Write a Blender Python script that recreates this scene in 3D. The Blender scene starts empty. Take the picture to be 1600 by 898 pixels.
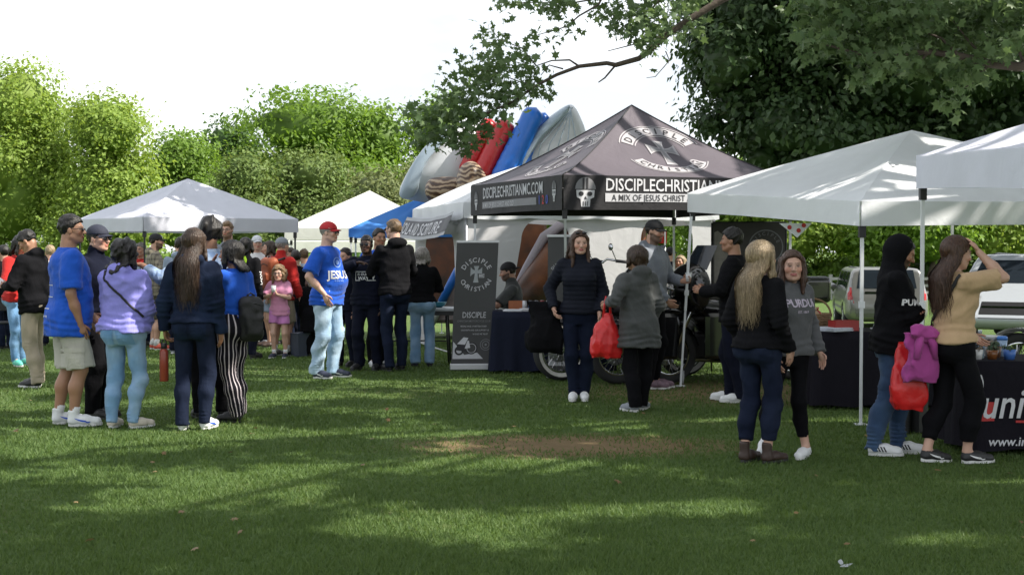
import bpy, bmesh, math, random, time
import numpy as np
from mathutils import Vector, Matrix
from mathutils.bvhtree import BVHTree

T0 = time.time()
rng = np.random.default_rng(7)
random.seed(7)
scene = bpy.context.scene
COL = scene.collection
R = math.radians
PI = math.pi

# ------------------------------------------------------------------ camera
FPX, HZ, CH = 2200.0, 390.0, 1.53          # focal length in photo pixels, horizon row, eye height
PITCH = math.atan((449 - HZ) / FPX)
cam_d = bpy.data.cameras.new('camera')
cam = bpy.data.objects.new('camera', cam_d)
COL.objects.link(cam)
cam.location = (0, 0, CH)
cam.rotation_euler = (PI / 2 - PITCH, 0, 0)
cam_d.sensor_width = 36.0
cam_d.lens = FPX * 36.0 / 1600.0
cam_d.clip_start = 0.1
cam_d.clip_end = 2000
scene.camera = cam

# ------------------------------------------------------------------ sky, sun, exposure
SUN_DIR = Vector((0.72, -0.16, 0.74)).normalized()      # towards the sun
world = bpy.data.worlds.new('World')
scene.world = world
world.use_nodes = True
wn, wl = world.node_tree.nodes, world.node_tree.links
wn.clear()
w_out = wn.new('ShaderNodeOutputWorld')
w_mix = wn.new('ShaderNodeMixShader')
w_bs = wn.new('ShaderNodeBackground'); w_bc = wn.new('ShaderNodeBackground')
w_sky = wn.new('ShaderNodeTexSky'); w_sky.sky_type = 'NISHITA'; w_sky.sun_disc = False
w_sky.sun_elevation = math.asin(SUN_DIR.z)
w_sky.sun_rotation = math.atan2(SUN_DIR.x, SUN_DIR.y)
w_bs.inputs['Strength'].default_value = 0.12
wl.new(w_sky.outputs[0], w_bs.inputs['Color'])
w_bc.inputs['Color'].default_value = (0.97, 0.985, 1.0, 1)
w_bc.inputs['Strength'].default_value = 0.84
w_tc = wn.new('ShaderNodeTexCoord')
w_map = wn.new('ShaderNodeMapping'); w_map.inputs['Scale'].default_value = (1.2, 1.2, 3.2)
w_noi = wn.new('ShaderNodeTexNoise'); w_noi.inputs['Scale'].default_value = 2.3; w_noi.inputs['Detail'].default_value = 6
w_rmp = wn.new('ShaderNodeValToRGB')
w_rmp.color_ramp.elements[0].position = 0.44; w_rmp.color_ramp.elements[0].color = (.64, .68, .73, 1)
w_rmp.color_ramp.elements[1].position = 0.60; w_rmp.color_ramp.elements[1].color = (.98, .99, 1, 1)
wl.new(w_tc.outputs['Generated'], w_map.inputs['Vector'])
wl.new(w_map.outputs[0], w_noi.inputs['Vector'])
wl.new(w_noi.outputs['Fac'], w_rmp.inputs['Fac'])
w_mix.inputs['Fac'].default_value = .88
wl.new(w_rmp.outputs['Color'], w_bc.inputs['Color'])
wl.new(w_bs.outputs[0], w_mix.inputs[1]); wl.new(w_bc.outputs[0], w_mix.inputs[2])
wl.new(w_mix.outputs[0], w_out.inputs['Surface'])

sun_d = bpy.data.lights.new('sun', 'SUN')
sun_d.energy = 5.0
sun_d.angle = R(0.53)
sun_d.color = (1.0, 0.94, 0.84)
sun = bpy.data.objects.new('sun', sun_d)
COL.objects.link(sun)
sun.rotation_euler = (-SUN_DIR).to_track_quat('-Z', 'Y').to_euler()
sun.location = (30, -8, 40)

vs = scene.view_settings
vs.view_transform = 'Standard'; vs.look = 'None'; vs.exposure = 0.92; vs.gamma = 1.0
vs.use_curve_mapping = False
scene.render.engine = 'CYCLES'
cy = scene.cycles
cy.use_denoising = True
cy.max_bounces = 6; cy.diffuse_bounces = 3; cy.glossy_bounces = 2; cy.transmission_bounces = 4
cy.transparent_max_bounces = 4
cy.caustics_reflective = False; cy.caustics_refractive = False
cy.sample_clamp_indirect = 6.0

# ------------------------------------------------------------------ photo pixel -> place
_f = np.array((0, math.cos(PITCH), -math.sin(PITCH)))
_u = np.array((0, math.sin(PITCH), math.cos(PITCH)))
def ray(px, py):
    return _f + np.array((1., 0, 0)) * (px - 800) / FPX + _u * (449 - py) / FPX
def at(px, py, D):
    d = ray(px, py); t = D / d[1]
    return np.array((0, 0, CH)) + d * t
def gz(y):
    t = min(1, max(0, (y - 17) / 24.0))
    return -0.5 * t * t * (3 - 2 * t)
def G(px, py):
    d = ray(px, py); y = 12.0
    for _ in range(30):
        t = (gz(y) - CH) / d[2]
        y = .5 * y + .5 * min(120, d[1] * t)
    return np.array((d[0] / d[1] * y, y, gz(y)))

# ------------------------------------------------------------------ generic helpers
def link(o, parent=None):
    COL.objects.link(o)
    if parent is not None:
        o.parent = parent
    return o
def tag(o, label=None, cat=None, group=None, kind=None):
    if label: o['label'] = label
    if cat: o['category'] = cat
    if group: o['group'] = group
    if kind: o['kind'] = kind
    return o
def empty(name, loc=(0, 0, 0), rz=0.0, parent=None):
    o = bpy.data.objects.new(name, None)
    o.empty_display_size = .1
    o.location = loc; o.rotation_euler = (0, 0, rz)
    return link(o, parent)
def np_mesh(name, V, Fs, smooth=False):
    """V (n,3); Fs: array (m,k) or a list of such arrays"""
    if not isinstance(Fs, (list, tuple)): Fs = [Fs]
    Fs = [np.asarray(f, dtype=np.int32) for f in Fs if len(f)]
    me = bpy.data.meshes.new(name)
    V = np.asarray(V, dtype=np.float32)
    me.vertices.add(len(V)); me.vertices.foreach_set('co', V.ravel())
    tot = np.concatenate([np.full(len(f), f.shape[1], np.int32) for f in Fs])
    idx = np.concatenate([f.ravel() for f in Fs])
    me.loops.add(len(idx)); me.loops.foreach_set('vertex_index', idx)
    me.polygons.add(len(tot))
    st = np.concatenate(([0], np.cumsum(tot)[:-1])).astype(np.int32)
    me.polygons.foreach_set('loop_start', st)
    try: me.polygons.foreach_set('loop_total', tot)
    except Exception: pass
    if smooth: me.polygons.foreach_set('use_smooth', np.ones(len(tot), bool))
    me.update(calc_edges=True)
    return me
def mobj(name, me, mat=None, parent=None):
    o = bpy.data.objects.new(name, me)
    if mat is not None:
        if not me.materials: me.materials.append(mat)
    return link(o, parent)

class MB:
    """collects simple solids into one mesh"""
    def __init__(s): s.v = []; s.f = []
    def add(s, V, F):
        b = len(s.v)
        s.v += [tuple(map(float, p)) for p in V]
        s.f += [tuple(b + i for i in f) for f in F]
        return s
    def box(s, c, h, rz=0.0, M=None):
        c = np.array(c, float); h = np.array(h, float)
        V = np.array([(x, y, z) for x in (-1, 1) for y in (-1, 1) for z in (-1, 1)]) * h
        if M is not None: V = V @ np.array(M).T
        cs, sn = math.cos(rz), math.sin(rz)
        V = V @ np.array(((cs, sn, 0), (-sn, cs, 0), (0, 0, 1)))
        return s.add(V + c, [(0, 1, 3, 2), (4, 6, 7, 5), (0, 4, 5, 1), (2, 3, 7, 6), (0, 2, 6, 4), (1, 5, 7, 3)])
    def tube(s, pts, rad, n=8, caps=True):
        pts = [np.array(p, float) for p in pts]
        if np.isscalar(rad): rad = [rad] * len(pts)
        V = []; F = []
        up = None
        for i, p in enumerate(pts):
            t = pts[min(i + 1, len(pts) - 1)] - pts[max(i - 1, 0)]
            t = t / (np.linalg.norm(t) + 1e-9)
            if up is None:
                a = np.array((0, 0, 1.)) if abs(t[2]) < .9 else np.array((1., 0, 0))
                up = a
            x = np.cross(up, t); x /= np.linalg.norm(x) + 1e-9
            y = np.cross(t, x); up = y
            for k in range(n):
                a = 2 * PI * (k + .5) / n
                V.append(p + rad[i] * (math.cos(a) * x + math.sin(a) * y))
        for i in range(len(pts) - 1):
            for k in range(n):
                F.append((i * n + k, i * n + (k + 1) % n, (i + 1) * n + (k + 1) % n, (i + 1) * n + k))
        if caps:
            F.append(tuple(range(n))[::-1]); F.append(tuple((len(pts) - 1) * n + k for k in range(n)))
        return s.add(V, F)
    def lathe(s, prof, c, axis=(0, 0, 1), n=24, caps=True):
        """prof: (r, h) pairs along the axis"""
        ax = Vector(axis).normalized(); q = ax.to_track_quat('Z', 'Y').to_matrix()
        q = np.array(q); c = np.array(c, float)
        V = []; F = []
        for r, h in prof:
            for k in range(n):
                a = 2 * PI * k / n
                V.append(q @ np.array((r * math.cos(a), r * math.sin(a), h)) + c)
        for i in range(len(prof) - 1):
            for k in range(n):
                F.append((i * n + k, i * n + (k + 1) % n, (i + 1) * n + (k + 1) % n, (i + 1) * n + k))
        if caps and prof[0][0] > 1e-6: F.append(tuple(range(n))[::-1])
        if caps and prof[-1][0] > 1e-6: F.append(tuple((len(prof) - 1) * n + k for k in range(n)))
        return s.add(V, F)
    def sphere(s, c, r, n=12, m=8, M=None):
        r = np.array(r, float) * np.ones(3); V = []; F = []
        for i in range(m + 1):
            th = PI * i / m
            for k in range(n):
                a = 2 * PI * k / n
                V.append((math.sin(th) * math.cos(a), math.sin(th) * math.sin(a), math.cos(th)))
        V = np.array(V) * r
        if M is not None: V = V @ np.array(M).T
        for i in range(m):
            for k in range(n):
                F.append((i * n + k, (i + 1) * n + k, (i + 1) * n + (k + 1) % n, i * n + (k + 1) % n))
        return s.add(V + np.array(c, float), F)
    def build(s, name, mat, parent=None, smooth=False, bevel=0.0):
        me = bpy.data.meshes.new(name)
        me.from_pydata(s.v, [], s.f)
        bm = bmesh.new(); bm.from_mesh(me)
        bmesh.ops.recalc_face_normals(bm, faces=bm.faces)
        if bevel:
            bmesh.ops.bevel(bm, geom=[e for e in bm.edges], offset=bevel, segments=1, affect='EDGES', clamp_overlap=True)
        bm.to_mesh(me); bm.free()
        if smooth: me.polygons.foreach_set('use_smooth', [True] * len(me.polygons))
        return mobj(name, me, mat, parent)

# ------------------------------------------------------------------ materials
MATS = {}
def nodes_of(m):
    m.use_nodes = True
    nt = m.node_tree; nt.nodes.clear()
    out = nt.nodes.new('ShaderNodeOutputMaterial')
    return nt, nt.nodes, nt.links, out
def mix_rgb(n, l, fac, a, b, blend='MIX'):
    m = n.new('ShaderNodeMix'); m.data_type = 'RGBA'; m.blend_type = blend
    for sock, v in ((m.inputs[0], fac), (m.inputs[6], a), (m.inputs[7], b)):
        if hasattr(v, 'links') or isinstance(v, bpy.types.NodeSocket): l.new(v, sock)
        elif np.isscalar(v): sock.default_value = v
        else: sock.default_value = tuple(v) + ((1,) if len(v) == 3 else ())
    return m.outputs[2]
def math_n(n, l, op, a, b=0.0, c=None):
    m = n.new('ShaderNodeMath'); m.operation = op
    for i, v in enumerate((a, b) if c is None else (a, b, c)):
        if isinstance(v, bpy.types.NodeSocket): l.new(v, m.inputs[i])
        else: m.inputs[i].default_value = v
    return m.outputs[0]
def noise_n(n, l, vec, scale, detail=3, rough=.55):
    t = n.new('ShaderNodeTexNoise'); t.inputs['Scale'].default_value = scale
    t.inputs['Detail'].default_value = detail; t.inputs['Roughness'].default_value = rough
    if vec is not None: l.new(vec, t.inputs['Vector'])
    return t.outputs['Fac']
def ramp_n(n, l, fac, stops):
    r = n.new('ShaderNodeValToRGB'); e = r.color_ramp.elements
    while len(e) < len(stops): e.new(.5)
    for el, (p, c) in zip(e, stops):
        el.position = p; el.color = tuple(c) + (1,) if len(c) == 3 else c
    l.new(fac, r.inputs['Fac'])
    return r.outputs['Color']

def simple(name, col, rough=.6, metal=0.0, var=.12, scale=12, bump=0.0, bscale=60, spec=.5, coat=0.0):
    """painted metal, plastic, wood ... : base colour with mild blotching and fine relief"""
    if name in MATS: return MATS[name]
    m = bpy.data.materials.new(name); nt, n, l, out = nodes_of(m)
    b = n.new('ShaderNodeBsdfPrincipled')
    tc = n.new('ShaderNodeTexCoord').outputs['Object']
    f = noise_n(n, l, tc, scale, 4)
    c = mix_rgb(n, l, f, [x * (1 - var) for x in col], [min(1, x * (1 + var)) for x in col])
    l.new(c, b.inputs['Base Color'])
    b.inputs['Roughness'].default_value = rough; b.inputs['Metallic'].default_value = metal
    b.inputs['Specular IOR Level'].default_value = spec
    if coat: b.inputs['Coat Weight'].default_value = coat; b.inputs['Coat Roughness'].default_value = .05
    if bump:
        bp = n.new('ShaderNodeBump'); bp.inputs['Strength'].default_value = bump; bp.inputs['Distance'].default_value = .01
        l.new(noise_n(n, l, tc, bscale, 3), bp.inputs['Height']); l.new(bp.outputs[0], b.inputs['Normal'])
    l.new(b.outputs[0], out.inputs['Surface'])
    MATS[name] = m
    return m

def cloth(name, col, kind='plain', col2=None, rough=.9):
    """garment fabrics: weave relief, creases, and a dyed pattern when there is one"""
    if name in MATS: return MATS[name]
    m = bpy.data.materials.new(name); nt, n, l, out = nodes_of(m)
    b = n.new('ShaderNodeBsdfPrincipled')
    tc = n.new('ShaderNodeTexCoord').outputs['Object']
    f = noise_n(n, l, tc, 9, 4)
    v = .16 if kind != 'denim' else .30
    c = mix_rgb(n, l, f, [x * (1 - v) for x in col], [min(1, x * (1 + v)) for x in col])
    if kind == 'denim':
        f2 = noise_n(n, l, tc, 3.0, 3)
        rr = ramp_n(n, l, f2, [(.42, (0, 0, 0)), (.72, (1, 1, 1))])
        c = mix_rgb(n, l, rr, c, col2 or [min(1, x * 1.7 + .02) for x in col])
    elif kind == 'plaid':
        sx = n.new('ShaderNodeSeparateXYZ'); l.new(tc, sx.inputs[0])
        a = math_n(n, l, 'GREATER_THAN', math_n(n, l, 'SINE', math_n(n, l, 'MULTIPLY', math_n(n, l, 'ADD', sx.outputs[0], sx.outputs[1]), 75)), .35)
        d = math_n(n, l, 'GREATER_THAN', math_n(n, l, 'SINE', math_n(n, l, 'MULTIPLY', sx.outputs[2], 75)), .35)
        s = math_n(n, l, 'MULTIPLY', math_n(n, l, 'ADD', a, d), .5)
        c = mix_rgb(n, l, s, c, col2)
    elif kind == 'stripe':
        at_ = n.new('ShaderNodeAttribute'); at_.attribute_name = 'ang'
        s = math_n(n, l, 'GREATER_THAN', math_n(n, l, 'SINE', math_n(n, l, 'MULTIPLY', at_.outputs['Fac'], 14)), .72)
        c = mix_rgb(n, l, s, c, col2)
    elif kind == 'camo':
        f3 = noise_n(n, l, tc, 14, 2)
        rr = ramp_n(n, l, f3, [(.45, (0, 0, 0)), (.5, (1, 1, 1))])
        c = mix_rgb(n, l, rr, c, col2)
    l.new(c, b.inputs['Base Color'])
    b.inputs['Roughness'].default_value = rough
    b.inputs['Specular IOR Level'].default_value = .12 if max(col) < .05 else .25
    b.inputs['Sheen Weight'].default_value = .0 if max(col) < .05 else .12
    b1 = n.new('ShaderNodeBump'); b1.inputs['Strength'].default_value = .28; b1.inputs['Distance'].default_value = .03
    w = n.new('ShaderNodeTexNoise'); w.inputs['Scale'].default_value = 10; w.inputs['Detail'].default_value = 3
    w.inputs['Distortion'].default_value = 1.2
    mp = n.new('ShaderNodeMapping'); mp.inputs['Scale'].default_value = (1.3, 1.3, .75); mp.inputs['Rotation'].default_value = (.5, .4, 0)
    l.new(tc, mp.inputs['Vector']); l.new(mp.outputs[0], w.inputs['Vector']); l.new(w.outputs['Fac'], b1.inputs['Height'])
    l.new(b1.outputs[0], b.inputs['Normal'])
    l.new(b.outputs[0], out.inputs['Surface'])
    MATS[name] = m
    return m

def canvas(name, col, trans=.35, rough=.75):
    """tent fabric: thin, lets some light through"""
    if name in MATS: return MATS[name]
    m = bpy.data.materials.new(name); nt, n, l, out = nodes_of(m)
    tc = n.new('ShaderNodeTexCoord').outputs['Object']
    f = noise_n(n, l, tc, 2.5, 4)
    c = mix_rgb(n, l, f, [x * .9 for x in col], [min(1, x * 1.06) for x in col])
    b = n.new('ShaderNodeBsdfPrincipled'); l.new(c, b.inputs['Base Color']); b.inputs['Roughness'].default_value = rough
    b.inputs['Specular IOR Level'].default_value = .35
    t = n.new('ShaderNodeBsdfTranslucent'); l.new(c, t.inputs['Color'])
    bp = n.new('ShaderNodeBump'); bp.inputs['Strength'].default_value = .3; bp.inputs['Distance'].default_value = .03
    w = n.new('ShaderNodeTexNoise'); w.inputs['Scale'].default_value = 4.0; w.inputs['Detail'].default_value = 5; w.inputs['Distortion'].default_value = 1.0
    l.new(tc, w.inputs['Vector']); l.new(w.outputs['Fac'], bp.inputs['Height'])
    l.new(bp.outputs[0], b.inputs['Normal'])
    mx = n.new('ShaderNodeMixShader'); mx.inputs[0].default_value = trans
    l.new(b.outputs[0], mx.inputs[1]); l.new(t.outputs[0], mx.inputs[2]); l.new(mx.outputs[0], out.inputs['Surface'])
    MATS[name] = m
    return m

def leafmat(name, c1, c2, trans=.35, rough=.5, tcol=None):
    if name in MATS: return MATS[name]
    m = bpy.data.materials.new(name); nt, n, l, out = nodes_of(m)
    g = n.new('ShaderNodeNewGeometry')
    c = mix_rgb(n, l, g.outputs['Random Per Island'], c1, c2)
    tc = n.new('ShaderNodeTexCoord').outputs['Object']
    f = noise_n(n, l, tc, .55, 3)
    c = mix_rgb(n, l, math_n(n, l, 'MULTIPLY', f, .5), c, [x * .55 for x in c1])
    b = n.new('ShaderNodeBsdfPrincipled'); l.new(c, b.inputs['Base Color']); b.inputs['Roughness'].default_value = rough
    b.inputs['Specular IOR Level'].default_value = .35
    t = n.new('ShaderNodeBsdfTranslucent')
    if tcol: l.new(mix_rgb(n, l, .6, c, tcol), t.inputs['Color'])
    else: l.new(c, t.inputs['Color'])
    mx = n.new('ShaderNodeMixShader'); mx.inputs[0].default_value = trans
    l.new(b.outputs[0], mx.inputs[1]); l.new(t.outputs[0], mx.inputs[2]); l.new(mx.outputs[0], out.inputs['Surface'])
    MATS[name] = m
    return m

def glassmat(name, col, rough=.05):
    if name in MATS: return MATS[name]
    m = bpy.data.materials.new(name); nt, n, l, out = nodes_of(m)
    b = n.new('ShaderNodeBsdfPrincipled'); b.inputs['Base Color'].default_value = tuple(col) + (1,)
    b.inputs['Roughness'].default_value = rough; b.inputs['Specular IOR Level'].default_value = .45
    b.inputs['Coat Weight'].default_value = .1; b.inputs['Coat Roughness'].default_value = .02
    l.new(b.outputs[0], out.inputs['Surface'])
    MATS[name] = m
    return m

# ------------------------------------------------------------------ lettering
def text_mesh(body, size=1.0, bold=0.0, align='CENTER', space=1.0, shear=0.0, sx=1.0):
    cu = bpy.data.curves.new('lettering', 'FONT')
    cu.body = body; cu.size = size; cu.align_x = align; cu.offset = bold * size; cu.resolution_u = 2
    cu.space_character = space; cu.shear = shear
    o = bpy.data.objects.new('lettering', cu); COL.objects.link(o)
    dg = bpy.context.evaluated_depsgraph_get()
    me = o.evaluated_get(dg).to_mesh()
    V = np.array([v.co[:] for v in me.vertices]) if len(me.vertices) else np.zeros((0, 3))
    F = [tuple(p.vertices) for p in me.polygons]
    o.evaluated_get(dg).to_mesh_clear()
    bpy.data.objects.remove(o); bpy.data.curves.remove(cu)
    if len(V): V[:, 0] *= sx
    return V[:, :2] if len(V) else np.zeros((0, 2)), F
def arc_text(body, radius, size, a_mid, spread, bold=.02, inward=False, split=False):
    """letters one by one round a circle; angles in degrees, counter-clockwise from +x"""
    Vs = []; Fs = []; b = 0
    n = len(body)
    for i, ch in enumerate(body):
        t = (i - (n - 1) / 2) / max(1, n - 1)
        a = R(a_mid - spread * t) if not inward else R(a_mid + spread * t)
        V, F = text_mesh(ch, size, bold)
        if not len(V): continue
        V = V - np.array((0, size * .35))
        rot = a - PI / 2 if not inward else a + PI / 2
        c, s = math.cos(rot), math.sin(rot)
        V = V @ np.array(((c, s), (-s, c))) + radius * np.array((math.cos(a), math.sin(a)))
        Vs.append(V); Fs += [tuple(b + k for k in f) for f in F]; b += len(V)
    if split: return [(v, [tuple(k - sum(len(w) for w in Vs[:i]) for k in f) for f in Fs if sum(len(w) for w in Vs[:i]) <= f[0] < sum(len(w) for w in Vs[:i + 1])]) for i, v in enumerate(Vs)]
    return np.concatenate(Vs), Fs
def annulus(r0, r1, a0, a1, n=28):
    V = []; F = []
    for i in range(n + 1):
        a = R(a0 + (a1 - a0) * i / n)
        V += [(r0 * math.cos(a), r0 * math.sin(a)), (r1 * math.cos(a), r1 * math.sin(a))]
    for i in range(n): F.append((2 * i, 2 * i + 1, 2 * i + 3, 2 * i + 2))
    return np.array(V), F
def cross_shape(s=1.0, w=.16, flare=.36):
    """cross with flared, curved arm ends; made of quads"""
    V = []; F = []
    def arm(dx, dy, L, fl):
        n = 8; b = len(V)
        for i in range(n + 1):
            t = i / n; hw = w * .5 + (fl * .5 - w * .5) * t ** 2.4
            p = (dx * (L * t), dy * (L * t)); nx, ny = -dy, dx
            V.append((p[0] + nx * hw, p[1] + ny * hw)); V.append((p[0] - nx * hw, p[1] - ny * hw))
        for i in range(n): F.append((b + 2 * i, b + 2 * i + 1, b + 2 * i + 3, b + 2 * i + 2))
    arm(0, 1, .42, flare * .8); arm(0, -1, .78, flare * .8); arm(1, 0, .42, flare * 1.3); arm(-1, 0, .42, flare * 1.3)
    return np.array(V) * s, F
def decal(name, VF, mat, fn, parent):
    """flat print (x, y in metres) laid on a surface by fn(x, y) -> point"""
    V, F = VF
    me = bpy.data.meshes.new(name)
    me.from_pydata([tuple(map(float, fn(x, y))) for x, y in V], [], F)
    return mobj(name, me, mat, parent)
def plane_fn(o, ex, ey, off=0.0):
    o = np.array(o, float); ex = np.array(ex, float); ey = np.array(ey, float)
    nn = np.cross(ex, ey); nn /= np.linalg.norm(nn)
    return lambda x, y: o + ex * x + ey * y + nn * off
def bvh_of(objs):
    V = []; F = []
    for o in objs:
        b = len(V); V += [v.co[:] for v in o.data.vertices]
        F += [tuple(b + i for i in p.vertices) for p in o.data.polygons]
    return BVHTree.FromPolygons(V, F)
def shrink_fn(bv, o, ex, ey, off=.004, reach=.6):
    """prints on clothes and bodywork: cast along the print's normal onto the surface"""
    o = Vector(o); ex = Vector(ex); ey = Vector(ey); nn = ex.cross(ey).normalized()
    def fn(x, y):
        p = o + ex * x + ey * y
        h = bv.ray_cast(p + nn * reach, -nn, reach * 2 + 1.0)
        if h[0] is None:
            h = bv.find_nearest(p - nn * min(.35, reach)); return h[0] + h[1] * off
        return h[0] + nn * off
    return fn
def grid2(x0, x1, y0, y1, nx, ny, shear=0.0, taper=0.0):
    V = []; F = []
    for j in range(ny + 1):
        for i in range(nx + 1):
            u, v = i / nx, j / ny
            x = x0 + (x1 - x0) * u; x = x + shear * v + taper * v * (.5 - u)
            V.append((x, y0 + (y1 - y0) * v))
    for j in range(ny):
        for i in range(nx):
            a = j * (nx + 1) + i; F.append((a, a + 1, a + nx + 2, a + nx + 1))
    return np.array(V), F
def poly2(pts):
    return np.array(pts, float), [tuple(range(len(pts)))]
def joinvf(*vfs):
    Vs = []; Fs = []; b = 0
    for V, F in vfs:
        Vs.append(V); Fs += [tuple(b + i for i in f) for f in F]; b += len(V)
    return np.concatenate(Vs), Fs
def shiftvf(vf, dx, dy, s=1.0):
    return vf[0] * s + np.array((dx, dy)), vf[1]

# ------------------------------------------------------------------ implicit surfaces (bodies, clothes, shoes, vehicles)
_OFF = [(i, j, k) for i in (0, 1) for j in (0, 1) for k in (0, 1)]
_EDG = [(a, b) for a in range(8) for b in range(a + 1, 8)
        if sum(abs(_OFF[a][t] - _OFF[b][t]) for t in range(3)) == 1]
def surface_nets(f, ax):
    s = f < 0
    nx, ny, nz = f.shape
    cnt = np.zeros((nx - 1, ny - 1, nz - 1), np.uint8)
    for i, j, k in _OFF: cnt += s[i:nx - 1 + i, j:ny - 1 + j, k:nz - 1 + k]
    act = (cnt > 0) & (cnt < 8)
    cells = np.argwhere(act)
    n = len(cells)
    idx = np.full(act.shape, -1, np.int32); idx[act] = np.arange(n)
    ci, cj, ck = cells.T
    fv = [f[ci + o[0], cj + o[1], ck + o[2]] for o in _OFF]
    xs = [np.stack((ax[0][ci + o[0]], ax[1][cj + o[1]], ax[2][ck + o[2]]), 1) for o in _OFF]
    pos = np.zeros((n, 3)); num = np.zeros(n)
    for a, b in _EDG:
        m = (fv[a] < 0) != (fv[b] < 0)
        t = (fv[a][m] / (fv[a][m] - fv[b][m]))[:, None]
        pos[m] += xs[a][m] * (1 - t) + xs[b][m] * t; num[m] += 1
    pos /= np.maximum(num, 1)[:, None]
    Q = []
    A = s[:-1, 1:-1, 1:-1]; B = s[1:, 1:-1, 1:-1]
    e = np.argwhere(A != B); i, j, k = e[:, 0], e[:, 1] + 1, e[:, 2] + 1
    q = np.stack((idx[i, j - 1, k - 1], idx[i, j, k - 1], idx[i, j, k], idx[i, j - 1, k]), 1)
    fl = ~A[e[:, 0], e[:, 1], e[:, 2]]; q[fl] = q[fl][:, ::-1]; Q.append(q)
    A = s[1:-1, :-1, 1:-1]; B = s[1:-1, 1:, 1:-1]
    e = np.argwhere(A != B); i, j, k = e[:, 0] + 1, e[:, 1], e[:, 2] + 1
    q = np.stack((idx[i - 1, j, k - 1], idx[i - 1, j, k], idx[i, j, k], idx[i, j, k - 1]), 1)
    fl = ~A[e[:, 0], e[:, 1], e[:, 2]]; q[fl] = q[fl][:, ::-1]; Q.append(q)
    A = s[1:-1, 1:-1, :-1]; B = s[1:-1, 1:-1, 1:]
    e = np.argwhere(A != B); i, j, k = e[:, 0] + 1, e[:, 1] + 1, e[:, 2]
    q = np.stack((idx[i - 1, j - 1, k], idx[i, j - 1, k], idx[i, j, k], idx[i - 1, j, k]), 1)
    fl = ~A[e[:, 0], e[:, 1], e[:, 2]]; q[fl] = q[fl][:, ::-1]; Q.append(q)
    return pos, np.concatenate(Q)

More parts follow.
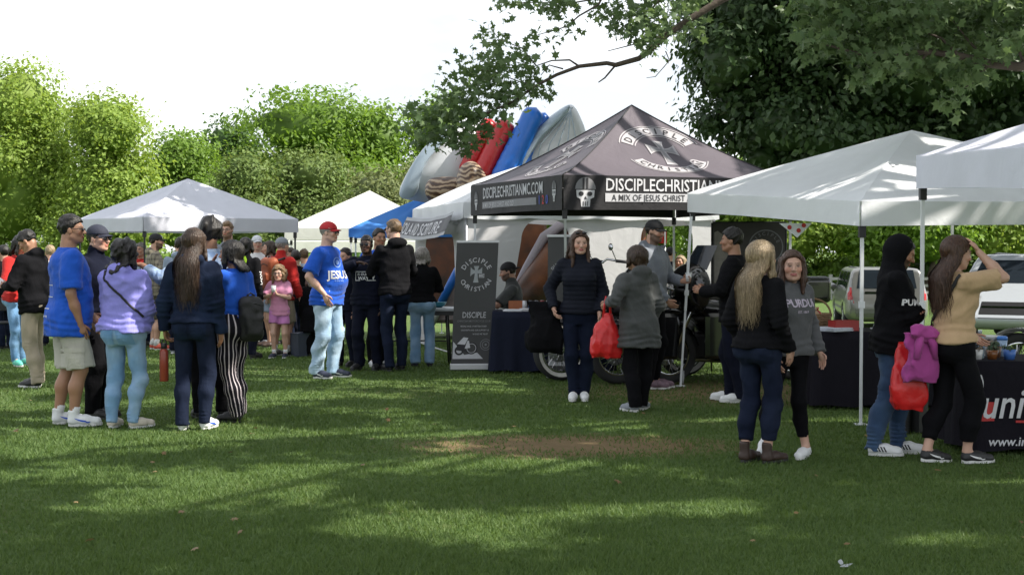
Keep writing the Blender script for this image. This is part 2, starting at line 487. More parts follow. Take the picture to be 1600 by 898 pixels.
def smin(a, b, k):
    if k <= 0: return np.minimum(a, b)
    h = np.clip(.5 + .5 * (b - a) / k, 0, 1)
    return b + (a - b) * h - k * h * (1 - h)
def axis_pts(a, b, h, fine=None):
    if not fine: return np.arange(a, b + h, h)
    p = [a]
    while p[-1] < b:
        x = p[-1]
        p.append(x + (fine[2] if fine[0] - h < x < fine[1] else h))
    return np.array(p)
class Fld:
    def __init__(s, lo, hi, h, fine=None):
        """fine: (lo, hi, h) box that is sampled more finely"""
        s.ax = [axis_pts(lo[i], hi[i], h, None if fine is None else (fine[0][i], fine[1][i], fine[2])) for i in range(3)]
        s.f = np.full([len(a) for a in s.ax], .2)
    def sub(s, lo, hi):
        sl = []
        for i in range(3):
            a = max(0, int(np.searchsorted(s.ax[i], lo[i])) - 1); b = min(len(s.ax[i]), int(np.searchsorted(s.ax[i], hi[i])) + 1)
            sl.append(slice(a, max(b, a)))
        X = s.ax[0][sl[0]][:, None, None]; Y = s.ax[1][sl[1]][None, :, None]; Z = s.ax[2][sl[2]][None, None, :]
        return tuple(sl), X, Y, Z
    def put(s, fn, lo, hi, k=.012, op='u'):
        sl, X, Y, Z = s.sub(lo, hi)
        cur = s.f[sl]
        if cur.size == 0: return s
        d = fn(X, Y, Z)
        s.f[sl] = smin(cur, d, k) if op == 'u' else -smin(-cur, d, k)
        return s
    def cone(s, a, b, ra, rb, k=.015, cut=None, cut0=None, op='u', pad=.05):
        a = np.array(a, float); b = np.array(b, float); ab = b - a; L2 = max(1e-9, ab @ ab); n = ab / math.sqrt(L2)
        r = max(ra, rb) + pad
        def fn(X, Y, Z):
            t = np.clip(((X - a[0]) * ab[0] + (Y - a[1]) * ab[1] + (Z - a[2]) * ab[2]) / L2, 0, 1)
            d = np.sqrt((X - a[0] - t * ab[0]) ** 2 + (Y - a[1] - t * ab[1]) ** 2 + (Z - a[2] - t * ab[2]) ** 2) - (ra + t * (rb - ra))
            if cut is not None: d = np.maximum(d, (X - cut[0]) * n[0] + (Y - cut[1]) * n[1] + (Z - cut[2]) * n[2])
            if cut0 is not None: d = np.maximum(d, -((X - cut0[0]) * n[0] + (Y - cut0[1]) * n[1] + (Z - cut0[2]) * n[2]))
            return d
        return s.put(fn, np.minimum(a, b) - r, np.maximum(a, b) + r, k, op)
    def ell(s, c, r, M=None, k=.012, op='u', pad=.04, clip=None):
        """ellipsoid; M columns are its axes; clip(x, y, z local) -> extra distance"""
        c = np.array(c, float); r = np.array(r, float)
        M = np.eye(3) if M is None else np.array(M)
        ext = np.sqrt(((M * r) ** 2).sum(1)) + pad
        def fn(X, Y, Z):
            x, y, z = X - c[0], Y - c[1], Z - c[2]
            u = x * M[0, 0] + y * M[1, 0] + z * M[2, 0]; v = x * M[0, 1] + y * M[1, 1] + z * M[2, 1]; w = x * M[0, 2] + y * M[1, 2] + z * M[2, 2]
            q = np.sqrt((u / r[0]) ** 2 + (v / r[1]) ** 2 + (w / r[2]) ** 2)
            q2 = np.sqrt((u / r[0] ** 2) ** 2 + (v / r[1] ** 2) ** 2 + (w / r[2] ** 2) ** 2) + 1e-9
            d = q * (q - 1) / q2
            if clip is not None: d = np.maximum(d, clip(u, v, w))
            return d
        return s.put(fn, c - ext, c + ext, k, op)
    def box(s, c, h, rad=.02, M=None, k=.012, op='u', pad=.05):
        c = np.array(c, float); h = np.array(h, float); M = np.eye(3) if M is None else np.array(M)
        ext = np.abs(M) @ h + pad
        def fn(X, Y, Z):
            x, y, z = X - c[0], Y - c[1], Z - c[2]
            q = [np.abs(x * M[0, i] + y * M[1, i] + z * M[2, i]) - h[i] + rad for i in range(3)]
            o = np.sqrt(sum(np.maximum(t, 0) ** 2 for t in q))
            return o + np.minimum(np.maximum(np.maximum(q[0], q[1]), q[2]), 0) - rad
        return s.put(fn, c - ext, c + ext, k, op)
    def loft(s, o, M, tab, k=.02, n=2.4, ends=True, pad=.05):
        """stack of ellipses along the frame's z: rows (z, cx, cy, rx, ry)"""
        tab = np.array(tab, float); o = np.array(o, float); M = np.array(M)
        zz = np.linspace(tab[0, 0], tab[-1, 0], 80)
        cols = []
        for j in range(1, 5):
            v = np.interp(zz, tab[:, 0], tab[:, j]); kk = np.ones(7) / 7
            vp = np.concatenate((np.full(3, v[0]), v, np.full(3, v[-1]))); cols.append(np.convolve(vp, kk, 'valid'))
        rm = max(tab[:, 3].max() + np.abs(tab[:, 1]).max(), tab[:, 4].max() + np.abs(tab[:, 2]).max()) + pad
        e = [o + M @ np.array((0, 0, z)) for z in (tab[0, 0], tab[-1, 0])]
        lo = np.minimum(*e) - rm; hi = np.maximum(*e) + rm
        def fn(X, Y, Z):
            x, y, z = X - o[0], Y - o[1], Z - o[2]
            u = x * M[0, 0] + y * M[1, 0] + z * M[2, 0]; v = x * M[0, 1] + y * M[1, 1] + z * M[2, 1]; w = x * M[0, 2] + y * M[1, 2] + z * M[2, 2]
            cx, cy_, rx, ry = (np.interp(w, zz, c) for c in cols)
            q = ((np.abs(u - cx) / rx) ** n + (np.abs(v - cy_) / ry) ** n) ** (1 / n)
            d = (q - 1) * np.minimum(rx, ry)
            if ends: d = np.maximum(d, np.maximum(w - tab[-1, 0], tab[0, 0] - w))
            return d
        return s.put(fn, lo, hi, k)
    def displace(s, fn, band=.035):
        m = np.nonzero(np.abs(s.f) < band)
        if len(m[0]) == 0: return s
        P = np.stack([s.ax[i][m[i]] for i in range(3)], 1)
        s.f[m] += fn(P)
        return s
    def mesh(s, name):
        # pad the border so the surface always closes
        s.f[0] = s.f[-1] = .1; s.f[:, 0] = s.f[:, -1] = .1; s.f[:, :, 0] = s.f[:, :, -1] = .1
        V, Q = surface_nets(s.f, s.ax)
        return V, Q

def wrinkle(seed, amp, scale, stretch=(1, 1, 1)):
    r = np.random.default_rng(seed)
    K = r.normal(size=(5, 3)); K /= np.linalg.norm(K, axis=1)[:, None]
    K = K * np.array(stretch) * scale * r.uniform(.7, 1.5, (5, 1)); ph = r.uniform(0, 6.28, 5)
    W = r.normal(size=(2, 3)) * scale * .35
    def fn(P):
        wa = np.sin(P @ W[0] + ph[0]) * 1.6; wb = np.sin(P @ W[1] + ph[1]) * 1.6
        o = 0
        for i in range(5):
            q = np.sin(P @ K[i] * .8 + ph[i] + (wa if i % 2 else wb)); o = o - np.where(q > 0, q * q, q * .25)
        return amp * .70 * o
    return fn

def rot(axis, deg):
    return np.array(Matrix.Rotation(R(deg), 3, axis))
def unit(v):
    v = np.array(v, float); return v / (np.linalg.norm(v) + 1e-9)
def ik(a, t, l1, l2, hint):
    a = np.array(a, float); d = np.array(t, float) - a; L = np.linalg.norm(d); n = d / L
    L = min(max(L, abs(l1 - l2) + .01), (l1 + l2) * .998)
    x = (l1 * l1 - l2 * l2 + L * L) / (2 * L); h = math.sqrt(max(0, l1 * l1 - x * x))
    p = np.array(hint, float); p = p - n * (p @ n); p = unit(p)
    return a + n * x + p * h, a + n * L

TORSO_M = np.array([  # z, cx, cy, rx, ry  (fractions of height)
    (.455, 0, 0, .062, .052), (.49, 0, -.006, .088, .066), (.53, 0, -.008, .093, .068), (.57, 0, -.003, .089, .063),
    (.61, 0, 0, .085, .059), (.66, 0, .003, .089, .061), (.71, 0, .003, .098, .066), (.76, 0, 0, .103, .066),
    (.80, 0, -.006, .098, .057), (.825, 0, -.009, .074, .045), (.845, 0, -.007, .038, .036)])
TORSO_F = np.array([
    (.455, 0, 0, .062, .052), (.49, 0, -.007, .094, .070), (.53, 0, -.010, .101, .072), (.57, 0, -.004, .092, .062),
    (.61, 0, 0, .076, .052), (.66, 0, .003, .078, .053), (.71, 0, .006, .086, .062), (.76, 0, .001, .088, .058),
    (.80, 0, -.006, .084, .050), (.825, 0, -.009, .062, .041), (.845, 0, -.006, .032, .033)])

def skinmat():
    if 'skin' in MATS: return MATS['skin']
    m = bpy.data.materials.new('skin'); nt, n, l, out = nodes_of(m)
    b = n.new('ShaderNodeBsdfPrincipled')
    a = n.new('ShaderNodeAttribute'); a.attribute_name = 'Col'
    tc = n.new('ShaderNodeTexCoord').outputs['Object']
    c = mix_rgb(n, l, math_n(n, l, 'MULTIPLY', noise_n(n, l, tc, 30, 3), .35), a.outputs['Color'], (.30, .10, .07), 'MULTIPLY')
    c = mix_rgb(n, l, .5, a.outputs['Color'], c)
    l.new(c, b.inputs['Base Color']); b.inputs['Roughness'].default_value = .5
    b.inputs['Subsurface Weight'].default_value = .0; b.inputs['Subsurface Radius'].default_value = (.012, .005, .003)
    b.inputs['Subsurface Scale'].default_value = .6
    l.new(b.outputs[0], out.inputs['Surface'])
    MATS['skin'] = m
    return m
def hairmat(name, col, col2=None):
    if name in MATS: return MATS[name]
    m = bpy.data.materials.new(name); nt, n, l, out = nodes_of(m)
    b = n.new('ShaderNodeBsdfPrincipled')
    tc = n.new('ShaderNodeTexCoord').outputs['Object']
    mp = n.new('ShaderNodeMapping'); mp.inputs['Scale'].default_value = (1, 1, .10); l.new(tc, mp.inputs['Vector'])
    f = noise_n(n, l, mp.outputs[0], 130, 3, .65)
    c2 = col2 or [min(1, x * 2.0 + .01) for x in col]
    rr = ramp_n(n, l, f, [(.35, [x * .6 for x in col]), (.55, col), (.72, c2)])
    l.new(rr, b.inputs['Base Color']); b.inputs['Roughness'].default_value = .42; b.inputs['Specular IOR Level'].default_value = .4
    bp = n.new('ShaderNodeBump'); bp.inputs['Strength'].default_value = .6; bp.inputs['Distance'].default_value = .01
    l.new(f, bp.inputs['Height']); l.new(bp.outputs[0], b.inputs['Normal'])
    l.new(b.outputs[0], out.inputs['Surface'])
    MATS[name] = m
    return m

SKINS = {'light': (.52, .30, .21), 'fair': (.58, .36, .27), 'tan': (.36, .19, .115), 'brown': (.21, .105, .06), 'dark': (.075, .038, .024)}

def finger_tubes(w, d, nrm, side, sc, curl):
    """five separate fingers: returns list of (points, radii)"""
    ac = unit(np.cross(d, nrm)) * side            # towards the thumb
    palm = w + d * .085 * sc
    out = []
    for off, ln in ((.030, .068), (.010, .076), (-.010, .070), (-.029, .055)):
        p = palm + ac * off * sc - d * abs(off) * .25 * sc
        pts = [p - d * .02 * sc]; dd = d.copy(); rd = [.0092 * sc]
        for s_ in range(3):
            a = curl * (.55, .8, .6)[s_]
            dd = unit(dd * math.cos(a) + nrm * math.sin(a) * 1.0) if s_ == 0 else unit(dd * math.cos(a) + unit(nrm - dd * (nrm @ dd) + 1e-6) * math.sin(a))
            p = pts[-1] + dd * ln * sc * (.62 if s_ == 0 else .38); pts.append(p); rd.append((.0088, .0080, .0062)[s_] * sc)
        out.append((pts, rd))
    p = w + d * .030 * sc + ac * .030 * sc
    t1 = unit(d * .75 + ac * .62 + nrm * .25); t2 = unit(d * .95 + ac * .15 + nrm * (.2 + curl * .5))
    out.append(([p - t1 * .012 * sc, p + t1 * .036 * sc, p + t1 * .036 * sc + t2 * .030 * sc], [.012 * sc, .0100 * sc, .0075 * sc]))
    return out

class Person:
    """one figure: skeleton from a pose, skin surface, clothes, hair, shoes"""
    n = 0
    def __init__(s, label, px, py, face, head_py=None, Ht=None, sex='m', build=1.0, belly=0.0, skin='light', lean=0.0, roll=0.0,
                 hyaw=0.0, hpitch=0.0, feet=None, larm='hang', rarm='hang', res=.012, drop=0.0, beard=None, child=False, D=None,
                 brows=(.06, .035, .02), bare_legs=False, group=None, knee_fwd=1.0, hands=True, sit=False, z0=None, lips=None):
        Person.n += 1; build = 1 + (build - 1) * .68 - .035
        s.seed = Person.n * 17
        g = G(px, py) if D is None else np.array(((px - 800) / FPX * D, D, gz(D)))
        if z0 is not None: g[2] = z0
        sc = FPX / g[1]
        if Ht is None: Ht = (py - head_py) / sc
        s.Ht = u = Ht; s.loc = g; s.face = R(face); s.res = res; s.sex = sex; s.b = build; s.skin = SKINS[skin]
        s.label = label; s.beard = beard; s.brows = brows; s.lips = lips
        s.ez = g
        tab = (TORSO_M if sex == 'm' else TORSO_F).copy()
        bx = 1 + (build - 1) * 1.0
        tab[:, 3] *= bx; tab[:, 4] *= 1 + (build - 1) * 1.15
        if belly:
            w = np.exp(-((tab[:, 0] - .625) / .06) ** 2) * belly
            tab[:, 4] += w * .035; tab[:, 2] += w * .022; tab[:, 3] += w * .012
        tab[:, :] *= u
        s.pel = np.array((0, 0, .515 * u - drop))
        tab[:, 0] -= .515 * u
        s.tab = tab
        s.TR = rot('X', -lean) @ rot('Y', roll)
        s.T = lambda zf, x=0, y=0: s.pel + s.TR @ np.array((x * u, y * u, (zf - .515) * u))
        hs = (.226 + (u - 1.7) * .045) / .226 if not child else .93
        s.hs = hs
        nb = s.T(.842, 0, -.004)
        s.neck0 = s.T(.83, 0, -.006)
        s.HM = s.TR @ rot('Z', hyaw) @ rot('X', -hpitch)
        lean_off = s.TR @ np.array((0, .010 * u, 0))
        top = s.T(1.0)
        s.hc = s.T(.86) + lean_off + s.HM @ np.array((0, .012, .0)) + s.TR @ np.array((0, 0, 1)) * (.14 * u - .113 * hs)
        sw = (.104 if sex == 'm' else .093) * u * (1 + (build - 1) * .6)
        s.sh = [s.T(.806) + s.TR @ np.array((-sw, -.006 * u, 0)), s.T(.806) + s.TR @ np.array((sw, -.006 * u, 0))]
        la, lf = .172 * u, .150 * u
        s.el = [None, None]; s.wr = [None, None]; s.hd = [None, None]; s.hn = [None, None]; s.curl = [.35, .35]
        for i, arm in enumerate((larm, rarm)):
            sg = -1 if i == 0 else 1
            if isinstance(arm, str):
                arm = {'hang': dict(w=(.126 + (build - 1) * .06, .025, .493), h=(.5, -1, 0)),
                       'pocket': dict(w=(.118 + (build - 1) * .09, .055, .525), h=(.45, -1, .1), d=(0, .3, -1)),
                       'cross': dict(w=(-.05, .095 + (build - 1) * .05, .66), h=(1, .2, -.8), d=(-1, .1, .2)),
                       'hold': dict(w=(.06, .17, .64), h=(1, -.4, -.9), d=(-.35, .8, .2)),
                       'low': dict(w=(.05, .11, .53), h=(1, -.6, -.3), d=(-.5, .5, -.6)),
                       'back': dict(w=(.06, -.085, .54), h=(1, -.6, 0), d=(-.8, -.2, -.4))}[arm]
            t = np.array(arm['w'], float) * u; t[0] *= sg
            h = np.array(arm.get('h', (.5, -1, 0)), float); h[0] *= sg
            s.el[i], s.wr[i] = ik(s.sh[i], t, la, lf, h)
            d = unit(s.wr[i] - s.el[i])
            if 'd' in arm: d = np.array(arm['d'], float); d[0] *= sg; d = unit(d)
            nn = np.array(arm.get('n', (-1, .15, 0)), float); nn[0] *= sg
            nn = unit(nn - d * (nn @ d)); s.hd[i] = d; s.hn[i] = nn; s.curl[i] = arm.get('c', .35)
        if feet is None: feet = ((-.062, 0, 8), (.062, .03, -8))
        s.hip = []; s.kn = []; s.an = []; s.feet = []
        hw = .052 * u * (1 + (build - 1) * .5)
        for i, ft in enumerate(feet):
            sg = -1 if i == 0 else 1
            fx, fy, fyaw = ft[:3]; lift = ft[3] if len(ft) > 3 else 0; fp = ft[4] if len(ft) > 4 else 0
            hp = s.pel + np.array((sg * hw, 0, -.012 * u))
            fm = rot('Z', fyaw) @ rot('X', -fp)
            an = np.array((fx * u, fy * u, lift)) + fm @ np.array((0, -.025 * u, .048 * u))
            k_, a_ = ik(hp, an, .2335 * u, .2275 * u, fm @ np.array((0.05 * sg, knee_fwd, 0)))
            s.hip.append(hp); s.kn.append(k_); s.an.append(a_)
            base = a_ - fm @ np.array((0, -.025 * u, .048 * u))
            s.feet.append((base, fm))
        s.parts = {}
        s.hands = hands; s.child = child; s.bare_legs = bare_legs
        s._body(group)
    # -------------------------------------------------------------- skin
    def _body(s, group):
        u, b, res = s.Ht, s.b, s.res
        pts = np.array(s.sh + s.el + s.wr + s.hip + s.kn + s.an + [s.hc, s.pel] + [w + d * .1 for w, d in zip(s.wr, s.hd)])
        lo = pts.min(0) - .2; hi = pts.max(0) + .2; lo[2] = -.03
        hr = max(res * .70, .0078)
        F = Fld(lo, hi, res * (1.6 if s.bare_legs else (1.9 if res < .0115 else 2.3)), (s.hc - .105, s.hc + .125, hr))
        t = s.tab.copy(); t[:, 3:] -= .010; F.loft(s.pel, s.TR, t, k=.01)
        fl = 1 + (b - 1) * .9
        fem = s.sex == 'f'
        lg = fl if s.bare_legs else fl * .80
        for i in (0, 1):
            F.cone(s.sh[i], s.el[i], .027 * u * fl, .022 * u * fl, .02)
            F.cone(s.el[i], s.el[i] * .55 + s.wr[i] * .45, .0215 * u * fl, .0225 * u * fl, .02)
            F.cone(s.el[i] * .6 + s.wr[i] * .4, s.wr[i], .0225 * u * fl, .0150 * u, .02)
            F.cone(s.hip[i], s.kn[i], .044 * u * lg, .031 * u * lg, .03)
            F.cone(s.kn[i], s.kn[i] * .6 + s.an[i] * .4 + np.array((0, -.012 * u, 0)), .030 * u * lg, .031 * u * lg, .025)
            F.cone(s.kn[i] * .65 + s.an[i] * .35 + np.array((0, -.010 * u, 0)), s.an[i], .030 * u * lg, .0195 * u, .025)
            base, fm = s.feet[i]
            F.cone(s.an[i], base + fm @ np.array((0, .050 * u, .022 * u)), .0175 * u, .011 * u, .02)
            d, n = s.hd[i], s.hn[i]; ac = unit(np.cross(d, n)); hsz = u / 1.75
            F.ell(s.wr[i] + d * .048 * hsz, (.040 * hsz, .052 * hsz, .0165 * hsz), np.stack((ac, d, n), 1), k=.014)
        hc, M, h = s.hc, s.HM, s.hs
        W = lambda x, y, z: hc + M @ (np.array((x, y, z)) * h)
        E = lambda c, r, k=.012, op='u': F.ell(W(*c), np.array(r) * h, M, k * h, op)
        C = lambda a, c, ra, rb, k=.01, op='u': F.cone(W(*a), W(*c), ra * h, rb * h, k * h, op=op)
        nr = (.034 if not fem else .0285) * u * (1 + (b - 1) * .5)
        F.cone(s.neck0, W(0, -.028, -.05), nr * 1.12, nr * .96, .02)
        E((0, -.014, .028), (.074, .094, .086), .01)
        E((0, .026, -.022), (.061, .064, .080), .03)
        E((0, .038, -.076), (.040 if not fem else .034, .043, .034), .03)
        for sg in (-1, 1):
            C((sg * .052, .0, -.055), (sg * .026, .055, -.085), .022, .018, .02)          # jaw
            E((sg * .040, .060, -.022), (.024, .022, .022), .02)                            # cheekbone
            E((sg * .076, -.008, -.008), (.009, .020, .031), .006)                          # ear
        C((-.034, .079, .024), (.034, .079, .024), .011, .011, .012)                         # brow
        for sg in (-1, 1):
            E((sg * .031, .098, .004), (.019, .016, .012), .008, 's')
            E((sg * .031, .0765, .003), (.0135, .0125, .0120), .002)
        C((0, .086, .012), (0, .108, -.026), .0075, .0115, .009)
        for sg in (-1, 1): E((sg * .011, .098, -.029), (.008, .009, .007), .005)
        E((0, .087, -.0535), (.023, .012, .0065), .004)
        E((0, .086, -.0640), (.020, .012, .0070), .004)
        E((0, .074, -.093), (.018, .016, .014), .014)
        V, Q = F.mesh('person')
        # colours that belong to the skin itself
        c = np.tile(np.array(s.skin), (len(V), 1))
        L = ((V - hc) @ M) / h
        dist = np.linalg.norm(L, axis=1); near = dist < .16
        lip = near & (np.abs(L[:, 0]) < .024) & (L[:, 1] > .078) & (np.abs(L[:, 2] + .0585) < .0115)
        c[lip] = s.lips if s.lips is not None else np.array(s.skin) * np.array((.92, .55, .55))
        ck = near & (((np.abs(L[:, 0]) - .042) ** 2 + (L[:, 2] + .025) ** 2) < .0005) & (L[:, 1] > .04)
        c[ck] = c[ck] * np.array((1.05, .86, .84))
        for sg in (-1, 1):
            ex, ez = L[:, 0] - sg * .031, L[:, 2] - .003
            eye = near & (L[:, 1] > .07) & ((ex / .0145) ** 2 + (ez / .0075) ** 2 < 1)
            c[eye] = np.array(s.skin) * .45 + np.array((.12, .12, .12))
            iris = eye & (ex ** 2 + ez ** 2 < .0065 ** 2)
            c[iris] = (.02, .012, .008)
            lash = near & (L[:, 1] > .07) & (np.abs(ex) < .017) & (np.abs(L[:, 2] - .0125) < .0038)
            c[lash] = np.array(s.skin) * .38
            br = near & (L[:, 1] > .06) & (np.abs(ex) < .021) & (np.abs(L[:, 2] - .0275 + np.abs(ex) * .15) < .0048)
            c[br] = np.array(s.brows) * .6 + np.array(s.skin) * .4
        if s.beard is not None:
            bd = near & (L[:, 1] > -.012) & (L[:, 2] < -.030 - np.clip(.05 - L[:, 1], -.03, .06) * -.35) & ~lip
            bd &= (L[:, 2] < -.066) | (np.abs(L[:, 0]) > .034) | ((L[:, 2] < -.041) & (L[:, 1] > .07))
            c[bd] = np.array(s.beard) * .8 + np.array(s.skin) * .2
        Vs = [V]; Fq = [Q]; cs = [c]; base = len(V)
        if s.hands:
            mb = MB()
            for i in (0, 1):
                for pts_, rd in finger_tubes(s.wr[i], s.hd[i], s.hn[i], (-1 if i == 0 else 1) * 1.0, u / 1.75, s.curl[i]):
                    # closed, tapered finger with a rounded tip
                    pts_ = list(pts_) + [pts_[-1] + unit(pts_[-1] - pts_[-2]) * rd[-1] * .7]; rd = list(rd) + [rd[-1] * .45]
                    mb.tube(pts_, rd, 6, caps=False)
            fv = np.array(mb.v); fq = np.array([f for f in mb.f if len(f) == 4]) + base
            Vs.append(fv); Fq.append(fq); cs.append(np.tile(np.array(s.skin) * np.array((1.0, .93, .92)), (len(fv), 1)))
        V = np.concatenate(Vs); c = np.concatenate(cs)
        me = np_mesh('person', V, [np.concatenate(Fq)], smooth=True)
        ca = me.color_attributes.new('Col', 'FLOAT_COLOR', 'POINT')
        ca.data.foreach_set('color', np.concatenate((c, np.ones((len(c), 1))), 1).astype(np.float32).ravel())
        s.o = mobj('person', me, skinmat())
        s.o.location = s.loc; s.o.rotation_euler = (0, 0, s.face)
        tag(s.o, s.label, 'person', group)
    def part(s, name, V, Q, mat, parent=None, smooth=True):
        me = np_mesh(name, V, [Q], smooth=smooth)
        o = mobj(name, me, mat, parent or s.o)
        s.parts[name] = o
        return o
    def wpos(s, p):
        """local point -> world"""
        c, n = math.cos(s.face), math.sin(s.face)
        return np.array((p[0] * c - p[1] * n, p[0] * n + p[1] * c, p[2])) + s.loc
    # -------------------------------------------------------------- upper garment
    def top(s, name, mat, sleeve='short', hem=.47, ease=.014, drape=.55, flare=0.0, hood=None, collar=0.0, fold=.006, quilt=0.0,
            sleeve_ease=None, cuff=False, seed=0, sleeve_to=None, open_front=False, res=None):
        u = s.Ht; res = res or s.res * 1.08; ease *= .74; sleeve_ease = None if sleeve_ease is None else sleeve_ease * .78
        t0 = s.tab; zf = t0[:, 0] / u + .515
        zs = np.concatenate((np.linspace(hem, .76, 12), (.80, .825, .846, .852)))
        tab = []
        chest_x = np.interp(.72, zf, t0[:, 3]); chest_y = np.interp(.72, zf, t0[:, 4]) + np.interp(.72, zf, t0[:, 2])
        hipx = np.interp(.53, zf, t0[:, 3]); hipy = np.interp(.53, zf, t0[:, 4])
        for z in zs:
            rx = np.interp(z, zf, t0[:, 3]); ry = np.interp(z, zf, t0[:, 4]); cyy = np.interp(z, zf, t0[:, 2])
            if z < .49: rx, ry, cyy = hipx, hipy, -.006 * u
            if z < .72:
                w = drape * min(1, (.72 - z) / .06)
                rx = rx * (1 - w) + max(rx, chest_x) * w; ry = ry * (1 - w) + max(ry, chest_y * .98) * w
                fl = flare * (.72 - z) / .25; rx += fl; ry += fl
            e = ease if z < .80 else ease * .75
            if z < .57: ry += .016; cyy -= .005; rx += .016
            if z > .84: rx, ry, e = .036 * u + collar * .6, .036 * u + collar * .5, .008
            tab.append(((z - .515) * u, 0, cyy, rx + e, ry + e))
        se = ease if sleeve_ease is None else sleeve_ease
        fl = 1 + (s.b - 1) * .9
        pts = [s.T(hem), s.T(.9)] + s.sh + s.el + s.wr + ([s.hc] if hood == 'up' else [])
        pts = np.array(pts); lo = pts.min(0) - .26; hi = pts.max(0) + .22
        F = Fld(lo, hi, res)
        F.loft(s.pel, s.TR, tab, k=.02)
        if s.sex == 'f':
            for sg in (-1, 1): F.ell(s.T(.722, sg * .042, .048), np.array((.040, .030, .036)) * u * (1 + (s.b - 1) * .6) + ease * .4, s.TR, k=.05)
        for i in (0, 1):
            sh, el, wr = s.sh[i], s.el[i], s.wr[i]
            ru, re, rw = .028 * u * fl + se, .0225 * u * fl + se, .0165 * u + se * .9
            if sleeve == 'none': continue
            if sleeve == 'short':
                e = sh + (el - sh) * (sleeve_to or .72)
                F.cone(sh, sh + (el - sh) * 1.1, ru, ru + .010, .035, cut=e)
            else:
                F.cone(sh, el, ru, re, .035)
                e = el + (wr - el) * (sleeve_to or .97)
                F.cone(el, el + (wr - el) * 1.15, re, rw, .02, cut=e)
                if cuff:
                    F.cone(e - unit(wr - el) * .05, e + unit(wr - el) * .03, rw + .001, rw - .002, .006, cut=e)
        if collar:
            F.cone(s.T(.835, 0, -.006), s.T(.835, 0, -.006) + (s.hc - s.T(.835)) * .42, .040 * u + collar, .036 * u + collar, .02)
        if hood == 'down':
            F.ell(s.T(.852, 0, -.046), np.array((.070, .036, .036)) * u, s.TR @ rot('X', 25), k=.035)
            for sg in (-1, 1): F.cone(s.T(.855, sg * .036, -.030), s.T(.838, sg * .030, .030), .016 * u, .012 * u, .02)
        elif hood == 'up':
            M, h = s.HM, s.hs; Wp = lambda x, y, z: s.hc + M @ (np.array((x, y, z)) * h)
            F.ell(Wp(0, -.034, .024), np.array((.096, .108, .110)) * h, M, k=.02)
            F.cone(Wp(0, -.045, -.02), s.T(.825, 0, -.012), .080 * h, .075 * u * .85, .05)
            F.ell(Wp(0, .128, -.034), np.array((.084, .122, .128)) * h, M, k=.010, op='s')
        wf = wrinkle(s.seed + seed, fold, 21, (1, 1, .6)); wf2 = wrinkle(s.seed + seed + 5, fold * .4, 44, (.6, .6, 1.5))
        def disp(P):
            o = wf(P) + wf2(P)
            zz = ((P - s.pel) @ s.TR)[:, 2] / u + .515
            o = o * np.clip((.87 - zz) / .06, .15, 1)
            for i in (0, 1):
                d = P - s.el[i]; w = np.exp(-(np.linalg.norm(d, axis=1) / .10) ** 2); ax_ = unit(s.wr[i] - s.sh[i])
                o = o + fold * .8 * w * np.sin(d @ ax_ * 2 * PI / .042 + d[:, 0] * 18 + s.seed)
            w = np.exp(-((zz - hem - .05) / .035) ** 2)
            o = o + fold * .7 * w * np.sin(zz * u * 2 * PI / .055 + np.sin(P[:, 0] * 14 + s.seed) * 1.5 + P[:, 1] * 9)
            if quilt:
                arm = np.zeros(len(P))
                o = o * .4
                ph = ((P - s.pel) @ s.TR)[:, 2]
                for i in (0, 1):                               # rings follow the sleeve where there is one
                    for a, b_ in ((s.sh[i], s.el[i]), (s.el[i], s.wr[i])):
                        ab = b_ - a; t = ((P - a) @ ab) / (ab @ ab)
                        dd = np.linalg.norm(P - a - np.clip(t, 0, 1)[:, None] * ab, axis=1)
                        m = (dd < .075) & (t > .1) & (t < 1.1); ph = np.where(m, -t * np.linalg.norm(ab), ph)
                o = o - quilt * (np.abs(np.sin(ph * PI / .046)) - .5)
            return o
        F.displace(disp)
        V, Q = F.mesh(name)
        o = s.part(name, V, Q, mat)
        return o
    # -------------------------------------------------------------- trousers, shorts, skirts
    def bottom(s, name, mat, length='full', waist=.585, ease=.010, ankle=.012, fold=.006, stripe=False, seed=3, cut=None, res=None, stack=1.0):
        u = s.Ht; res = res or s.res * 1.42; ease *= .9
        t0 = s.tab; zf = t0[:, 0] / u + .515
        tab = []
        for z in np.linspace(.452, waist, 9):
            rx = np.interp(z, zf, t0[:, 3]); ry = np.interp(z, zf, t0[:, 4]); cyy = np.interp(z, zf, t0[:, 2])
            tab.append(((z - .515) * u, 0, cyy, rx + ease * .8, ry + ease * .8))
        fl = 1 + (s.b - 1) * .9
        pts = np.array([s.T(waist)] + s.hip + s.kn + s.an)
        lo = pts.min(0) - .2; hi = pts.max(0) + .2
        if s.bare_legs or length == 'shorts': lo[2] = min(s.kn[0][2], s.kn[1][2]) - .25
        F = Fld(lo, hi, res)
        F.loft(s.pel, s.TR, tab, k=.02)
        for sg in (-1, 1): F.ell(s.T(.508, sg * .046, -.045), np.array((.046, .036, .048)) * u * fl, s.TR, k=.04)
        for i in (0, 1):
            hp, kn, an = s.hip[i], s.kn[i], s.an[i]
            rt, rk, rc, ra = .046 * u * fl + ease, .0315 * u * fl + ease, .0320 * u * fl + ease, .0205 * u + ankle
            if length == 'full' or length == 'crop':
                F.cone(hp, kn, rt, rk, .03)
                mid = kn * .6 + an * .4 + np.array((0, -.012 * u, 0))
                F.cone(kn, mid, rk, (rc if ease < .02 else (rk + ra) / 2), .03)
                e = an + unit(an - kn) * (.018 * u if length == 'full' else -.055 * u)
                F.cone(mid, an + unit(an - kn) * .07, (rc if ease < .02 else (rk + ra) / 2) - .002, ra, .03, cut=e)
            else:
                e = hp + (kn - hp) * (cut or .86)
                F.cone(hp, hp + (kn - hp) * 1.15, rt, rk + ease * 1.4, .03, cut=e)
